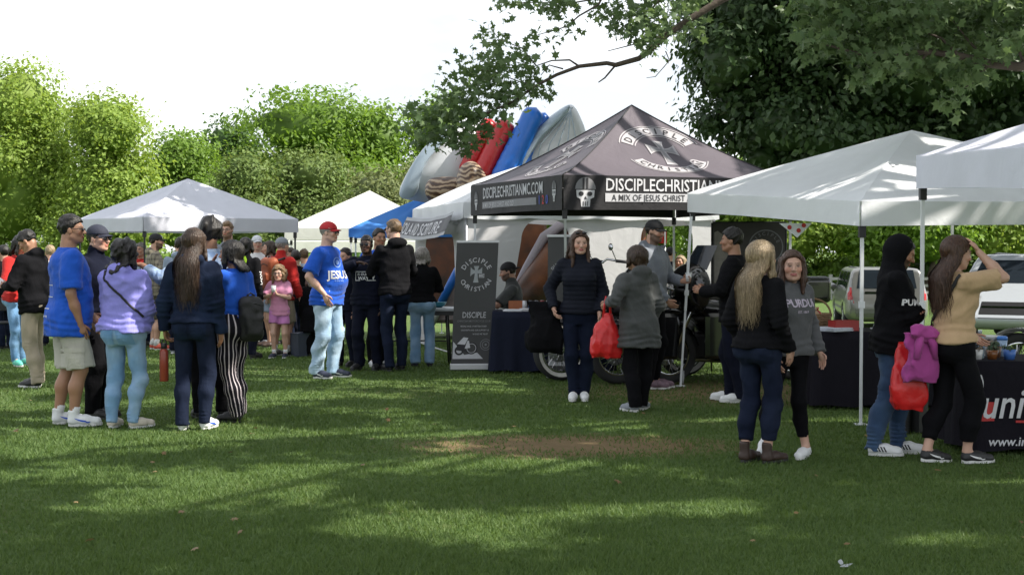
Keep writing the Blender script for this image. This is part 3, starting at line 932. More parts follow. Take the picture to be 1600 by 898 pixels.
        wf = wrinkle(s.seed + seed, fold, 30, (.9, .9, .8)); ph = s.seed * .7
        def disp(P):
            o = wf(P)
            for i in (0, 1):
                for c, span, wl, am in ((s.kn[i], .10, .034, .9), (s.an[i] + np.array((0, 0, .05)), .09, .030, 1.5 * stack), (s.hip[i], .09, .045, .6)):
                    d = P - c; w = np.exp(-(d[:, 2] / span) ** 2 - (d[:, 0] / .12) ** 2)
                    o = o + fold * am * .55 * w * np.sin(d[:, 2] * 2 * PI / wl + d[:, 0] * 22 + d[:, 1] * 14 + ph + i)
            return o
        F.displace(disp)
        V, Q = F.mesh(name)
        o = s.part(name, V, Q, mat)
        if stripe:
            ang = np.zeros(len(V), np.float32)
            mid = (s.hip[0][0] + s.hip[1][0]) / 2
            for i in (0, 1):
                m = (V[:, 0] - (s.kn[0][0] + s.kn[1][0]) / 2 < 0) if i == 0 else (V[:, 0] - (s.kn[0][0] + s.kn[1][0]) / 2 >= 0)
                ctr = np.stack([np.interp(V[:, 2], [s.an[i][2], s.kn[i][2], s.hip[i][2]], [s.an[i][j], s.kn[i][j], s.hip[i][j]]) for j in (0, 1)], 1)
                sg = -1 if i == 0 else 1
                a = np.arctan2(V[:, 1] - ctr[:, 1], (V[:, 0] - ctr[:, 0]) * sg)
                ang[m] = a[m]
            at_ = o.data.attributes.new('ang', 'FLOAT', 'POINT'); at_.data.foreach_set('value', ang)
        return o
    # -------------------------------------------------------------- head wear and hair
    def hair(s, style, mat, length=.3, thick=.016, res=None, seed=9, curl=0.0, front=True, part=0.0):
        M, h = s.HM, s.hs; hc = s.hc
        res = res or max(.0088, s.res * .85)
        L2 = length if style in ('long', 'bob') else .1
        pad = thick + .05
        Wp = lambda x, y, z: hc + M @ (np.array((x, y, z)) * h)
        ext = np.array([Wp(x, y, z) for x in (-.10, .10) for y in (-.14, .12) for z in (-L2 - .03, .125)])
        lo = ext.min(0) - pad; hi = ext.max(0) + pad
        F = Fld(lo, hi, res)
        t = thick
        if style == 'short':
            F.ell(Wp(0, -.016, .030 + .45 * t), np.array((.0745 + t * .32, .095 + t * .5, .087 + t * .6)) * h, M, k=.004,
                  clip=lambda x, y, z: np.maximum((y - z * 1.0 - .052 * h) * .7, -.078 * h - z - .4 * y * 0))
        elif style == 'fade':
            F.ell(Wp(0, -.016, .030), np.array((.0745 + t * .25, .095 + t * .45, .087 + t)) * h, M, k=.004,
                  clip=lambda x, y, z: np.maximum((y - z * 1.0 - .052 * h) * .7, -.055 * h - z))
            F.ell(Wp(0, .0, .075), np.array((.066, .088, .035 + t)) * h, M, k=.012)
        elif style == 'curly':
            F.ell(Wp(0, -.020, .036), np.array((.078 + t, .094 + t, .088 + t)) * h, M, k=.004,
                  clip=lambda x, y, z: np.maximum((y - z * .9 - .05 * h) * .7, -.10 * h - z))
        else:
            F.ell(Wp(0, -.018, .030), np.array((.0765 + t * .8, .098 + t, .088 + t * .8)) * h, M, k=.004,
                  clip=lambda x, y, z: (y - z * .95 - .048 * h) * .7)
            # the fall of hair follows gravity and the back, not the tilt of the head
            HY = rot('Z', math.degrees(math.atan2(-M[0, 1], M[1, 1])))
            nseg = 9; tab = []
            for i in range(nseg + 1):
                q = i / nseg; z = .055 - q * (length + .055)
                dn = max(0.0, min(1.0, (-z - .03) / .14)); back = -.045 - .095 * dn * dn * (3 - 2 * dn)
                wx = .083 + t * .6 + .016 * math.sin(q * PI) - (.034 * max(0, q - .65) / .35)
                tab.append((z * h, 0, back * h, wx * h, (.058 - .020 * q) * h))
            F.loft(hc, HY, tab[::-1], k=.03, n=2.2)
            if front:
                for sg in (-1, 1):
                    z1 = -min(length, .24)
                    F.cone(Wp(sg * .072, .028, .045), hc + HY @ (np.array((sg * .085, .020, z1 * .5)) * h), .020 * h, .024 * h, .02)
                    F.cone(hc + HY @ (np.array((sg * .085, .020, z1 * .5)) * h), hc + HY @ (np.array((sg * .078, .045, z1)) * h), .024 * h, .012 * h, .02)
            # keep the face clear
            F.ell(Wp(0, .088, -.040), np.array((.058, .060, .105)) * h, M, k=.006, op='s')
        wf = wrinkle(s.seed + seed, .013 if curl else .006, 80 if curl else 95)
        def disp(P):
            l = (P - hc) @ M
            th = np.arctan2(l[:, 0], -l[:, 1] - .01)
            if curl:
                return wf(P) * curl
            if style in ('short', 'fade'):
                return wf(P) * .9 + .0030 * np.sin(th * 29 + 3 * np.sin(l[:, 2] * 40 + s.seed)) * np.sin(l[:, 2] * 90 + th * 7)
            o = .0032 * np.sin(th * 34 + 2.2 * np.sin(l[:, 2] * 17 + s.seed) + 1.4 * np.sin(l[:, 2] * 41)) + .0022 * np.sin(th * 71 + l[:, 2] * 30)
            o = o + .0045 * np.sin(th * 11 + 2.0 * np.sin(l[:, 2] * 12 + s.seed)) * np.clip(-l[:, 2] * 9 + .4, 0, 1.4)
            return o
        F.displace(disp, .03)
        V, Q = F.mesh('hair')
        o = s.part('hair', V, Q, mat)
        return o
    def strands(s, mat, n=160, length=.35, spread=.10, width=.0035):
        """loose locks lying over the fall of hair, a sub-part of the hair"""
        r = np.random.default_rng(s.seed + 3)
        HY = rot('Z', math.degrees(math.atan2(-s.HM[0, 1], s.HM[1, 1])))
        V = []; F = []
        for _ in range(n):
            a = r.uniform(-2.2, 2.2); fly = r.random() ** 2 * 2; q0 = r.uniform(-.06, .03); ln = length * r.uniform(.7, 1.12)
            pts = []
            for i in range(8):
                q = i / 7; z = q0 - q * ln
                wig = .016 * math.sin(q * (9 + 4 * fly) + a * 5) * q + (fly - .3) * .012 * q + r.normal() * .002
                dn = max(0.0, min(1.0, (-z - .03) / .14)); bk = -.045 - .095 * dn * dn * (3 - 2 * dn)
                rx = .100 + .016 * math.sin(q * PI) - .034 * max(0, q - .6) + .010 * fly * q; ry = .064 - .02 * q + .014 * fly * q
                pts.append(s.hc + HY @ (np.array((math.sin(a) * rx + wig, bk - math.cos(a) * ry + wig * .5, z)) * s.hs))
            b = len(V); t = HY @ np.array((math.cos(a), math.sin(a), 0)) * width * r.uniform(.6, 1.4)
            for i, p in enumerate(pts):
                w = 1 - .75 * i / 7
                V += [p - t * w, p + t * w]
            F += [(b + 2 * i, b + 2 * i + 1, b + 2 * i + 3, b + 2 * i + 2) for i in range(7)]
        me = np_mesh('lock', np.array(V), [np.array(F)], smooth=True)
        return mobj('loose_locks', me, mat, s.parts['hair'])
    def cap(s, mat, brim_mat=None, back=False, tilt=0.0, panel=None, res=.0075):
        M, h = s.HM @ rot('X', -tilt), s.hs
        if back: M = M @ rot('Z', 180)
        hc = s.hc; yo = -.016 if not back else .016
        Wp = lambda x, y, z: hc + M @ (np.array((x, y, z)) * h)
        F = Fld(hc - .19, hc + .19, res)
        F.ell(Wp(0, yo, .040), np.array((.088, .107, .092)) * h, M, k=.004, clip=lambda x, y, z: -z - .002 * h)
        F.ell(Wp(0, yo, .128), np.array((.009, .009, .006)) * h, M, k=.004)
        V, Q = F.mesh('cap')
        c = s.part('cap', V, Q, mat)
        # curved peak
        nx, ny = 10, 6; P = []; Fq = []
        for side in (0, 1):
            for j in range(ny + 1):
                for i in range(nx + 1):
                    a = -1 + 2 * i / nx; q = j / ny
                    x = a * .070 * (1 - .18 * q * q); y = yo + .085 * math.sqrt(max(0, 1 - (a * .8) ** 2)) + q * .080 * math.sqrt(max(.0, 1 - (a * .93) ** 2))
                    z = .046 - .016 * a * a - q * .016 - side * .005
                    P.append(Wp(x, y, z))
        m = (nx + 1) * (ny + 1)
        for j in range(ny):
            for i in range(nx):
                k = j * (nx + 1) + i
                Fq.append((k, k + 1, k + nx + 2, k + nx + 1)); Fq.append((m + k, m + k + nx + 1, m + k + nx + 2, m + k + 1))
        for i in range(nx):
            k = ny * (nx + 1) + i; Fq.append((k, k + 1, m + k + 1, m + k))
        mobj('brim', np_mesh('brim', np.array(P), [np.array(Fq)], smooth=True), brim_mat or mat, c)
        if panel:
            bv = bvh_of([c])
            fn = shrink_fn(bv, Wp(0, .2, .078), M @ np.array((-1., 0, 0)), M @ np.array((0, 0, 1.)), .003, .3)
            decal('front_panel', grid2(-.034, .034, -.022, .026, 6, 4, taper=.02), panel, fn, c)
        return c
    def glasses(s, dark=True):
        h, M = s.hs, s.HM
        Wp = lambda x, y, z: s.hc + M @ (np.array((x, y, z)) * h)
        mb = MB()
        for sg in (-1, 1):
            mb.sphere(Wp(sg * .033, .098, .002), np.array((.025, .0045, .018)) * h, 12, 6, M)
        if not dark: mb = MB()
        fr = MB()
        for sg in (-1, 1):
            if not dark:
                fr.tube([Wp(sg * .033 + .024 * math.cos(a), .098, .002 + .017 * math.sin(a)) for a in np.linspace(0, 2 * PI, 13)], .0022, 5)
            fr.tube([Wp(sg * .056, .096, .008), Wp(sg * .076, .060, .010), Wp(sg * .079, -.004, .008)], .0028, 5)
        fr.tube([Wp(-.010, .104, .006), Wp(.010, .104, .006)], .0028, 5)
        g = fr.build('glasses', simple('spectacle_frame', (.02, .02, .022), .35), s.o, True)
        if dark: mb.build('lens', glassmat('dark_lens', (.012, .012, .015)), g, True)
        return g
    # -------------------------------------------------------------- shoes
    def shoes(s, mat, sole, kind='sneaker', accent=None, sock=None, sc=1.0):
        u = s.Ht; L = .152 * u * sc; w = .050 * u / 1.75 * sc * 1.75 * .55
        w = .027 * u * sc
        h = .0095 if s.res < .0115 else .014
        key = ('shoe', round(u, 2), kind, sc, h)
        lo = np.array((-.09, -.15, -.005)) * (u / 1.75); hi = np.array((.09, .24, .24)) * (u / 1.75)
        F = Fld(lo, hi, h); k = u / 1.75 * sc
        y0, y1 = -.080 * k, .175 * k
        F.cone((0, y0 + .035 * k, .045 * k), (0, .045 * k, .050 * k), .038 * k, .040 * k, .02)
        F.cone((0, .04 * k, .046 * k), (.004 * k, y1 - .040 * k, .036 * k), .042 * k, .036 * k, .03)
        if kind in ('sneaker', 'flat'):
            zz = .088 if kind == 'sneaker' else .06
            F.cone((0, -.045 * k, .05 * k), (0, -.045 * k, zz * k), .036 * k, .035 * k, .025, cut=(0, -.045 * k, zz * k))
        else:
            zz = .13 if kind == 'high' else .17
            F.cone((0, -.044 * k, .05 * k), (0, -.044 * k, (zz + .03) * k), .038 * k, .042 * k, .03, cut=(0, -.044 * k, zz * k))
        F.displace(lambda P: np.maximum(0, (.022 * k - P[:, 2])) * 2.0)
        F.displace(wrinkle(s.seed + 31, .0015, 110))
        V, Q = F.mesh('shoe')
        me = np_mesh('shoe', V, [Q], smooth=True)
        # the sole: an outline swept up with a small flare
        outl = []
        for i in range(28):
            a = 2 * PI * i / 28; yy = math.cos(a); xx = math.sin(a)
            cyy = (y0 + y1) / 2; hl = (y1 - y0) / 2 + .004
            wd = (.037 + .008 * max(0, yy) - .004 * math.exp(-((yy + .1) / .3) ** 2)) * k
            outl.append((wd * math.copysign(abs(xx) ** .75, xx), cyy + hl * math.copysign(abs(yy) ** .85, yy)))
        zt = .028 * k if kind != 'flat' else .014 * k
        sv = []; sf = []
        for j, (z, g_) in enumerate(((0, .97), (.006, 1.02), (zt, 1.0))):
            for x, y in outl: sv.append((x * g_, y * (1 if j else .985), z + (.012 * k if (y > y1 - .05 * k and j == 0) else 0)))
        n = 28
        for j in range(2):
            for i in range(n): sf.append((j * n + i, j * n + (i + 1) % n, (j + 1) * n + (i + 1) % n, (j + 1) * n + i))
        sf.append(tuple(range(n))[::-1]); sf.append(tuple(2 * n + i for i in range(n)))
        sm = bpy.data.meshes.new('sole'); sm.from_pydata(sv, [], sf)
        lace = MB()
        if kind in ('sneaker', 'high'):
            for i in range(4):
                yy = (.035 + .020 * i) * k; zz = (.092 - .010 * i) * k
                lace.tube([(-.022 * k, yy, zz - .012 * k), (0, yy + .006 * k, zz), (.022 * k, yy, zz - .012 * k)], .0035 * k, 5)
        bv = BVHTree.FromPolygons([tuple(v) for v in V], [tuple(q) for q in Q])
        for i in (0, 1):
            base, fm = s.feet[i]
            o = mobj('shoe', me, mat, s.o); s.parts['shoe%d' % i] = o
            o.matrix_local = Matrix.Translation(base) @ Matrix(fm.tolist()).to_4x4()
            so = mobj('sole', sm, sole, o)
            if lace.v and s.res < .0135:
                if i == 0: lm = lace.build('lace', sole, o, True); lmesh = lm.data
                else: mobj('lace', lmesh, sole, o)
            if accent is not None:
                amat, shape = accent
                for sg in (-1, 1):
                    fn = shrink_fn(bv, (sg * .2 * k, .03 * k, .045 * k), (0, sg * 1.0, 0), (0, 0, 1), .0025, .3)
                    if shape == 'bars':
                        vf = joinvf(*[grid2(x, x + .012 * k, -.010 * k, .028 * k, 2, 4, shear=-.020 * k * sg) for x in (np.array((-.03, -.008, .014)) * k * 1.0)])
                    else:                                  # a curved tick that tapers
                        Vt = []; Ft = []
                        for q in range(11):
                            t = q / 10; x = (-.055 + .125 * t) * k * sg; y = (-.008 + .036 * (t - .25) ** 2 * 1.6) * k * (1 if t > .25 else 2.2)
                            wd = .014 * k * math.sin(PI * min(1, .12 + t * .88)) ** .7
                            x = -x
                            Vt += [(x, y), (x, y + wd)]
                        Ft = [(2 * q, 2 * q + 1, 2 * q + 3, 2 * q + 2) for q in range(10)]
                        vf = (np.array(Vt), Ft)
                    decal('side_mark', vf, amat, fn, o)
            if sock is not None:
                a, kn = s.an[i], s.kn[i]
                mb = MB(); d = unit(kn - a)
                mb.tube([a - d * .02, a + d * .05 * u / 1.75, a + d * .085 * u / 1.75], [.0235 * u, .0235 * u, .0250 * u], 16)
                mb.build('sock', sock, s.o, True)
    def print_on(s, part, name, vf, mat, origin, right, up, off=.004):
        """flat print on a garment; origin and axes in the figure's own frame"""
        bv = bvh_of([s.parts[part]])
        fn = shrink_fn(bv, origin, right, up, off, .35)
        return decal(name, vf, mat, fn, s.parts[part])

# ------------------------------------------------------------------ ground
def ground_mat():
    m = bpy.data.materials.new('lawn'); nt, n, l, out = nodes_of(m)
    tc = n.new('ShaderNodeNewGeometry').outputs['Position']
    f1 = noise_n(n, l, tc, .45, 5); f2 = noise_n(n, l, tc, 7, 5, .7)
    mp = n.new('ShaderNodeMapping'); mp.inputs['Scale'].default_value = (60, 60, 10); l.new(tc, mp.inputs['Vector'])
    f3 = noise_n(n, l, mp.outputs[0], 1.0, 3, .7)
    g = ramp_n(n, l, f3, [(.3, (.036, .068, .018)), (.5, (.076, .128, .034)), (.72, (.132, .185, .055))])
    dry = ramp_n(n, l, math_n(n, l, 'MULTIPLY', f1, f2), [(.27, (0, 0, 0)), (.42, (1, 1, 1))])
    c = mix_rgb(n, l, math_n(n, l, 'MULTIPLY', dry, .55), g, (.15, .135, .060))
    # worn earth: an oval with a ragged edge, and a scuffed strip under the tents
    sx = n.new('ShaderNodeSeparateXYZ'); l.new(tc, sx.inputs[0])
    def oval(cx, cy_, rx, ry):
        a = math_n(n, l, 'DIVIDE', math_n(n, l, 'SUBTRACT', sx.outputs[0], cx), rx)
        b = math_n(n, l, 'DIVIDE', math_n(n, l, 'SUBTRACT', sx.outputs[1], cy_), ry)
        r2 = math_n(n, l, 'ADD', math_n(n, l, 'MULTIPLY', a, a), math_n(n, l, 'MULTIPLY', b, b))
        return math_n(n, l, 'ADD', r2, math_n(n, l, 'MULTIPLY', math_n(n, l, 'SUBTRACT', f2, .5), 2.2))
    d1 = ramp_n(n, l, oval(.45, 11.0, 1.55, .80), [(.35, (1, 1, 1)), (1.0, (0, 0, 0))])
    d2 = ramp_n(n, l, math_n(n, l, 'MULTIPLY', oval(2.6, 15.2, 2.2, 1.5), .8), [(.2, (1, 1, 1)), (1.0, (0, 0, 0))])
    soil = mix_rgb(n, l, f2, (.125, .078, .042), (.27, .18, .105))
    c = mix_rgb(n, l, math_n(n, l, 'MULTIPLY', d1, .85), c, soil)
    c = mix_rgb(n, l, math_n(n, l, 'MULTIPLY', d2, .75), c, soil)
    b = n.new('ShaderNodeBsdfPrincipled'); l.new(c, b.inputs['Base Color']); b.inputs['Roughness'].default_value = .9
    b.inputs['Specular IOR Level'].default_value = .15
    bp = n.new('ShaderNodeBump'); bp.inputs['Strength'].default_value = .8; bp.inputs['Distance'].default_value = .03
    l.new(f3, bp.inputs['Height']); l.new(bp.outputs[0], b.inputs['Normal'])
    l.new(b.outputs[0], out.inputs['Surface'])
    return m
ys = np.concatenate((np.linspace(-30, 0, 5), np.linspace(2, 60, 59), np.linspace(66, 150, 12), (220, 400, 900)))
xs = np.concatenate((np.linspace(-600, -60, 5), np.linspace(-50, 50, 51), np.linspace(60, 600, 5)))
def und(x, y): return .02 * np.sin(x * .7 + y * .31) + .015 * np.sin(x * .33 - y * .9)
GV = np.array([(x, y, gz(y) - .004 + (0 if y < 30 else und(x, y))) for y in ys for x in xs]); nx_ = len(xs)
GF = np.array([(j * nx_ + i, j * nx_ + i + 1, (j + 1) * nx_ + i + 1, (j + 1) * nx_ + i) for j in range(len(ys) - 1) for i in range(nx_ - 1)])
tag(mobj('lawn', np_mesh('lawn', GV, [GF], True), ground_mat()), 'mown park lawn of short green grass with worn patches', None, None, 'structure')

def in_dirt(x, y):
    return np.exp(-(((x - .45) / 1.25) ** 2 + ((y - 11.0) / .58) ** 2) * .9)
def grass_blades(N):
    D = 6.2 * (27 / 6.2) ** (rng.random(N) ** 1.25)
    X = (rng.random(N) * 2 - 1) * (D * .372 + .3)
    cl = np.sin(X * 3.1 + np.sin(D * 2.3) * 2) * np.sin(D * 3.7 + np.sin(X * 1.9) * 2) + rng.normal(size=N) * .7
    keep = (rng.random(N) > in_dirt(X, D) * 1.0) & (cl > -1.3)
    soil2 = np.exp(-(((X - 2.6) / 2.0) ** 2 + ((D - 15.2) / 1.3) ** 2))
    keep &= rng.random(N) > soil2 * .7
    X, D, cl = X[keep], D[keep], cl[keep]; N = len(X)
    hgt = rng.uniform(.013, .036, N) * (1 + .25 * np.clip(cl, -1, 1.5)); hgt[rng.random(N) < .02] *= 1.7
    w = np.maximum(.0028, .0005 * D) * rng.uniform(.7, 1.4, N)
    a = rng.random(N) * 2 * PI; la = rng.random(N) * 2 * PI; ln = rng.uniform(.2, 1.0, N) * hgt
    z = np.array([gz(d) for d in D])
    P = np.stack((X, D, z - .006), 1)
    t = np.stack((np.cos(a), np.sin(a), np.zeros(N)), 1) * w[:, None]
    tip = P + np.stack((np.cos(la) * ln, np.sin(la) * ln, hgt), 1)
    V = np.stack((P - t, P + t, tip), 1).reshape(-1, 3)
    F = np.arange(3 * N).reshape(-1, 3)
    return np_mesh('grass', V, [F])
gm = leafmat('grass_blade', (.056, .112, .026), (.142, .210, .062), .36, .6, (.19, .28, .05))
tag(mobj('grass', grass_blades(380000), gm), 'short grass blades covering the near lawn', 'grass', None, 'stuff')

# ------------------------------------------------------------------ trees
def leaf_cloud(C, nrm, size, tmpl, faces, droop=.0, seed=0):
    """many leaves: centres C, facing nrm, template points in the leaf plane (x across, y along, z fold)"""
    r = np.random.default_rng(seed); N = len(C)
    nrm = nrm / (np.linalg.norm(nrm, axis=1)[:, None] + 1e-9)
    a = r.normal(size=(N, 3)); a[:, 2] -= droop
    t = a - nrm * (a * nrm).sum(1)[:, None]; t /= np.linalg.norm(t, axis=1)[:, None] + 1e-9
    b = np.cross(nrm, t)
    sz = size * r.uniform(.65, 1.35, N)
    T = np.array(tmpl, float)
    V = C[:, None, :] + sz[:, None, None] * (T[None, :, 0, None] * b[:, None, :] + T[None, :, 1, None] * t[:, None, :] + T[None, :, 2, None] * nrm[:, None, :])
    K = len(T)
    Fs = []
    for fc in faces:
        fc = np.array(fc); Fs.append((np.arange(N)[:, None, None] * K + fc[None]).reshape(-1, fc.shape[1]))
    return V.reshape(-1, 3), Fs
KITE = ([(0, -.5, 0), (.30, -.02, .10), (0, .5, -.06), (-.30, -.02, .10)], [[(0, 1, 2), (0, 2, 3)]])
MAPLE = ([(0, -.42, 0), (.16, -.22, .02), (.46, -.26, -.04), (.30, .0, .03), (.50, .22, -.06), (.18, .20, .03), (0, .58, -.08),
          (-.18, .20, .03), (-.50, .22, -.06), (-.30, .0, .03), (-.46, -.26, -.04), (-.16, -.22, .02)],
         [[(0, 1, 11), (1, 2, 3), (11, 9, 10), (1, 3, 5), (3, 4, 5), (11, 7, 9), (9, 7, 8), (1, 5, 7), (1, 7, 11), (5, 6, 7)]])
LOBED = ([(0, -.45, 0), (.44, -.20, .04), (.26, .10, .02), (.40, .36, -.05), (0, .55, -.05), (-.40, .36, -.05), (-.26, .10, .02), (-.44, -.20, .04)],
         [[(0, 1, 2), (2, 3, 4), (4, 5, 6), (6, 7, 0), (0, 2, 6), (2, 4, 6)]])
bark = simple('bark', (.085, .065, .050), .9, var=.4, scale=6, bump=.8, bscale=18)
bark_pale = simple('pale_bark', (.42, .40, .36), .85, var=.3, scale=5, bump=.6, bscale=14)

def limb_path(a, b, n=6, sag=.12, seed=0):
    r = np.random.default_rng(seed); a = np.array(a, float); b = np.array(b, float); L = np.linalg.norm(b - a)
    pts = []
    off = r.normal(size=3) * L * .06
    for i in range(n + 1):
        t = i / n; p = a + (b - a) * t + off * math.sin(PI * t) + np.array((0, 0, L * sag * math.sin(PI * t)))
        if 0 < i < n: p = p + r.normal(size=3) * L * .018
        pts.append(p)
    return pts
def crown_points(blobs, n_clump, per, spread, seed):
    """leaf centres in uneven clumps over and through a set of lobes"""
    r = np.random.default_rng(seed)
    vol = np.array([b[1][0] * b[1][1] + b[1][0] * b[1][2] for b in blobs]); pr = vol / vol.sum()
    C = []; Nn = []
    which = r.choice(len(blobs), n_clump, p=pr)
    for w in which:
        c, rad = np.array(blobs[w][0], float), np.array(blobs[w][1], float)
        d = r.normal(size=3); d /= np.linalg.norm(d)
        if d[2] < -.55: d[2] *= -.5
        q = r.uniform(.45, 1.0) ** .4 * (1 + r.normal() * .05)
        cc = c + d * rad * q
        k = max(3, int(per * r.uniform(.5, 1.5)))
        sp = spread * r.uniform(.6, 1.35)
        pts = cc + r.normal(size=(k, 3)) * sp * np.array((1, 1, .62))
        C.append(pts); Nn.append(np.tile(d * .7 + np.array((0, 0, .45)), (k, 1)) + (pts - cc) / sp * .35 + r.normal(size=(k, 3)) * .38)
    return np.concatenate(C), np.concatenate(Nn)

def core(blobs, seed, k):
    """knobbly inner masses of foliage that close the crown"""
    r = np.random.default_rng(seed + 77); V = []; F = []; n, m = 14, 9
    for c, rad in blobs:
        b = len(V); ph = r.uniform(0, 6, 3)
        for i in range(m + 1):
            for j in range(n):
                th, a = PI * i / m, 2 * PI * j / n; d = np.array((math.sin(th) * math.cos(a), math.sin(th) * math.sin(a), math.cos(th)))
                q = k * (1 + .16 * math.sin(3 * a + ph[0] + 4 * th) * math.sin(th) + .12 * math.sin(5 * a - 3 * th + ph[1]) * math.sin(th))
                V.append(np.array(c) + d * np.array(rad) * q)
        F += [(b + i * n + j, b + (i + 1) * n + j, b + (i + 1) * n + (j + 1) % n, b + i * n + (j + 1) % n) for i in range(m) for j in range(n)]
    return np.array(V), np.array(F)

def far_tree(name, label, px, D, top, width, mat, low=None, seed=0, leaf=.30, n_clump=420, per=22, lobes=9, group='trees beyond the tents', trunk=bark, trunk_r=.22, shape=1.0, per_d=None):
    s_ = FPX / D; X = (px - 800) / s_; zt = CH + (HZ - top) / s_; zb = gz(D)
    zl = zb + .5 if low is None or low < 425 else CH + (HZ - low) / s_
    rx = width / s_ / 2; r = np.random.default_rng(seed)
    root = empty(name, (X, D, zb)); tag(root, label, 'tree', group)
    hgt = zt - zb; h0 = zl - zb
    blobs = []
    cz = (hgt + h0) / 2; rz = (hgt - h0) / 2
    for i in range(lobes):
        d = r.normal(size=3); d /= np.linalg.norm(d); q = r.uniform(.25, .72)
        lr = rx * r.uniform(.28, .48)
        c = np.array((d[0] * (rx - lr * .6) * q * 1.35, d[1] * (rx * .85) * q, cz + d[2] * (rz - lr * .5) * q * 1.3))
        blobs.append((c, (lr, lr, min(lr * .85, rz * .55))))
    blobs.append(((0, 0, hgt - rz * .42), (rx * .55 * shape, rx * .55, rz * .42)))
    blobs.append(((0, 0, cz * .9), (rx * .72, rx * .68, rz * .72)))
    C, N = crown_points(blobs, int(n_clump * 1.25), per, rx * .085 + .16, seed); leaf *= .86
    C = C[(C[:, 2] > h0 * .5) & (C[:, 2] < hgt * 1.02)] if True else C
    N = N[:len(C)]
    V, Fs = leaf_cloud(C, N, leaf, *KITE, droop=.5, seed=seed + 1)
    cv, cf = core(blobs, seed, .66); mobj('crown', np_mesh('crown', np.concatenate((V, cv)), Fs + [cf + len(V)]), mat, root)
    mb = MB()
    mb.tube(limb_path((0, 0, -.1), (r.normal() * .3, 0, hgt * .62), 6, 0, seed), [trunk_r * (1 - .13 * i) for i in range(7)], 8)
    for i in range(6):
        b = blobs[i % len(blobs)][0]
        a = np.array((0, 0, hgt * r.uniform(.22, .5)))
        mb.tube(limb_path(a, b, 5, .08, seed + i), [trunk_r * .42 * (1 - .17 * k) for k in range(6)], 6)
    mb.build('trunk', trunk, root, True)
    return root

lm_yel = leafmat('leaf_yellow_green', (.19, .30, .048), (.30, .40, .080), .42, .6, (.42, .54, .06))
lm_mid = leafmat('leaf_mid_green', (.125, .22, .030), (.195, .31, .052), .42, .55, (.30, .48, .04))
lm_dk = leafmat('leaf_deep_green', (.048, .110, .020), (.095, .175, .033), .36, .5, (.15, .28, .03))
lm_ol = leafmat('leaf_olive_grey', (.135, .175, .060), (.215, .255, .10), .35, .6, (.20, .22, .07))
lm_wil = leafmat('leaf_willow', (.125, .20, .050), (.205, .285, .08), .38, .55, (.22, .26, .06))
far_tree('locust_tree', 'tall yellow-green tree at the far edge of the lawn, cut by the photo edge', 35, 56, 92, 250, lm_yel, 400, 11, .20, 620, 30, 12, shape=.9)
far_tree('locust_tree', 'yellow-green tree rising behind the pale grey canopy, second from the photo edge', 168, 54, 140, 210, lm_yel, 395, 12, .20, 560, 30, 11)
far_tree('locust_tree', 'yellow-green tree crown mostly outside the photo edge, lowest boughs behind the red jacket', -70, 58, 150, 220, lm_yel, 410, 13, .28, 260, 22, 9)
far_tree('maple_tree', 'broad dome-shaped deep green tree, highest of the distant row', 482, 80, 140, 285, lm_mid, 380, 21, .32, 720, 24, 14, shape=1.35)
far_tree('maple_tree', 'dark green tree with a jagged top left of the tall dome-shaped tree', 360, 84, 182, 170, lm_dk, 400, 22, .34, 380, 22, 10)
far_tree('maple_tree', 'rounded green tree joining the dome-shaped tree on its right', 590, 82, 160, 190, lm_mid, 400, 23, .34, 400, 22, 10)
far_tree('maple_tree', 'bright green tree behind the leafy branch and the grey inflatable fin', 690, 84, 142, 190, lm_mid, 400, 24, .34, 380, 22, 9)
far_tree('birch_tree', 'loose green tree with pale stems beside the peak of the pale grey canopy', 385, 66, 232, 150, lm_wil, 400, 31, .24, 330, 20, 9, trunk=bark_pale, trunk_r=.12)
far_tree('willow_tree', 'soft grey-green willow below the dome-shaped tree', 490, 68, 232, 190, lm_wil, 410, 32, .24, 420, 22, 10)
far_tree('willow_tree', 'olive shrubby tree behind the cream canopy peak', 590, 64, 262, 170, lm_ol, 410, 33, .24, 380, 22, 10)
far_tree('maple_tree', 'small yellowish tree filling the gap behind the pale grey canopy peak', 288, 74, 200, 190, lm_mid, 410, 34, .26, 420, 24, 10)
far_tree('willow_tree', 'olive tree whose top shows beneath the grey inflatable fin', 665, 70, 248, 150, lm_ol, 400, 35, .26, 260, 20, 8)
for i, (px_, D_, tp, wd, mt, lb) in enumerate((
        (1130, 62, 268, 190, lm_mid, 'green tree seen through the gap right of the white wall tent'),
        (1235, 60, 245, 200, lm_yel, 'bright tree seen between the black canopy and the first white canopy'),
        (1345, 64, 262, 210, lm_mid, 'green tree behind the silver minivan roof'),
        (1450, 58, 262, 200, lm_mid, 'leafy tree seen between the hooded man and the woman in tan'),
        (1555, 60, 258, 220, lm_yel, 'sunlit tree above the white van at the photo edge'),
        (1010, 70, 262, 160, lm_mid, 'green tree far behind the tall black canopy'),
        (900, 74, 215, 190, lm_mid, 'tree whose top peeps between the grey fin and the black canopy'))):
    far_tree('park_tree', lb, px_, D_, tp - (28 if px_ > 1100 else 0), wd + 20, mt, 455, 50 + i, .27, 420, 24, 10, 'trees behind the parked cars')
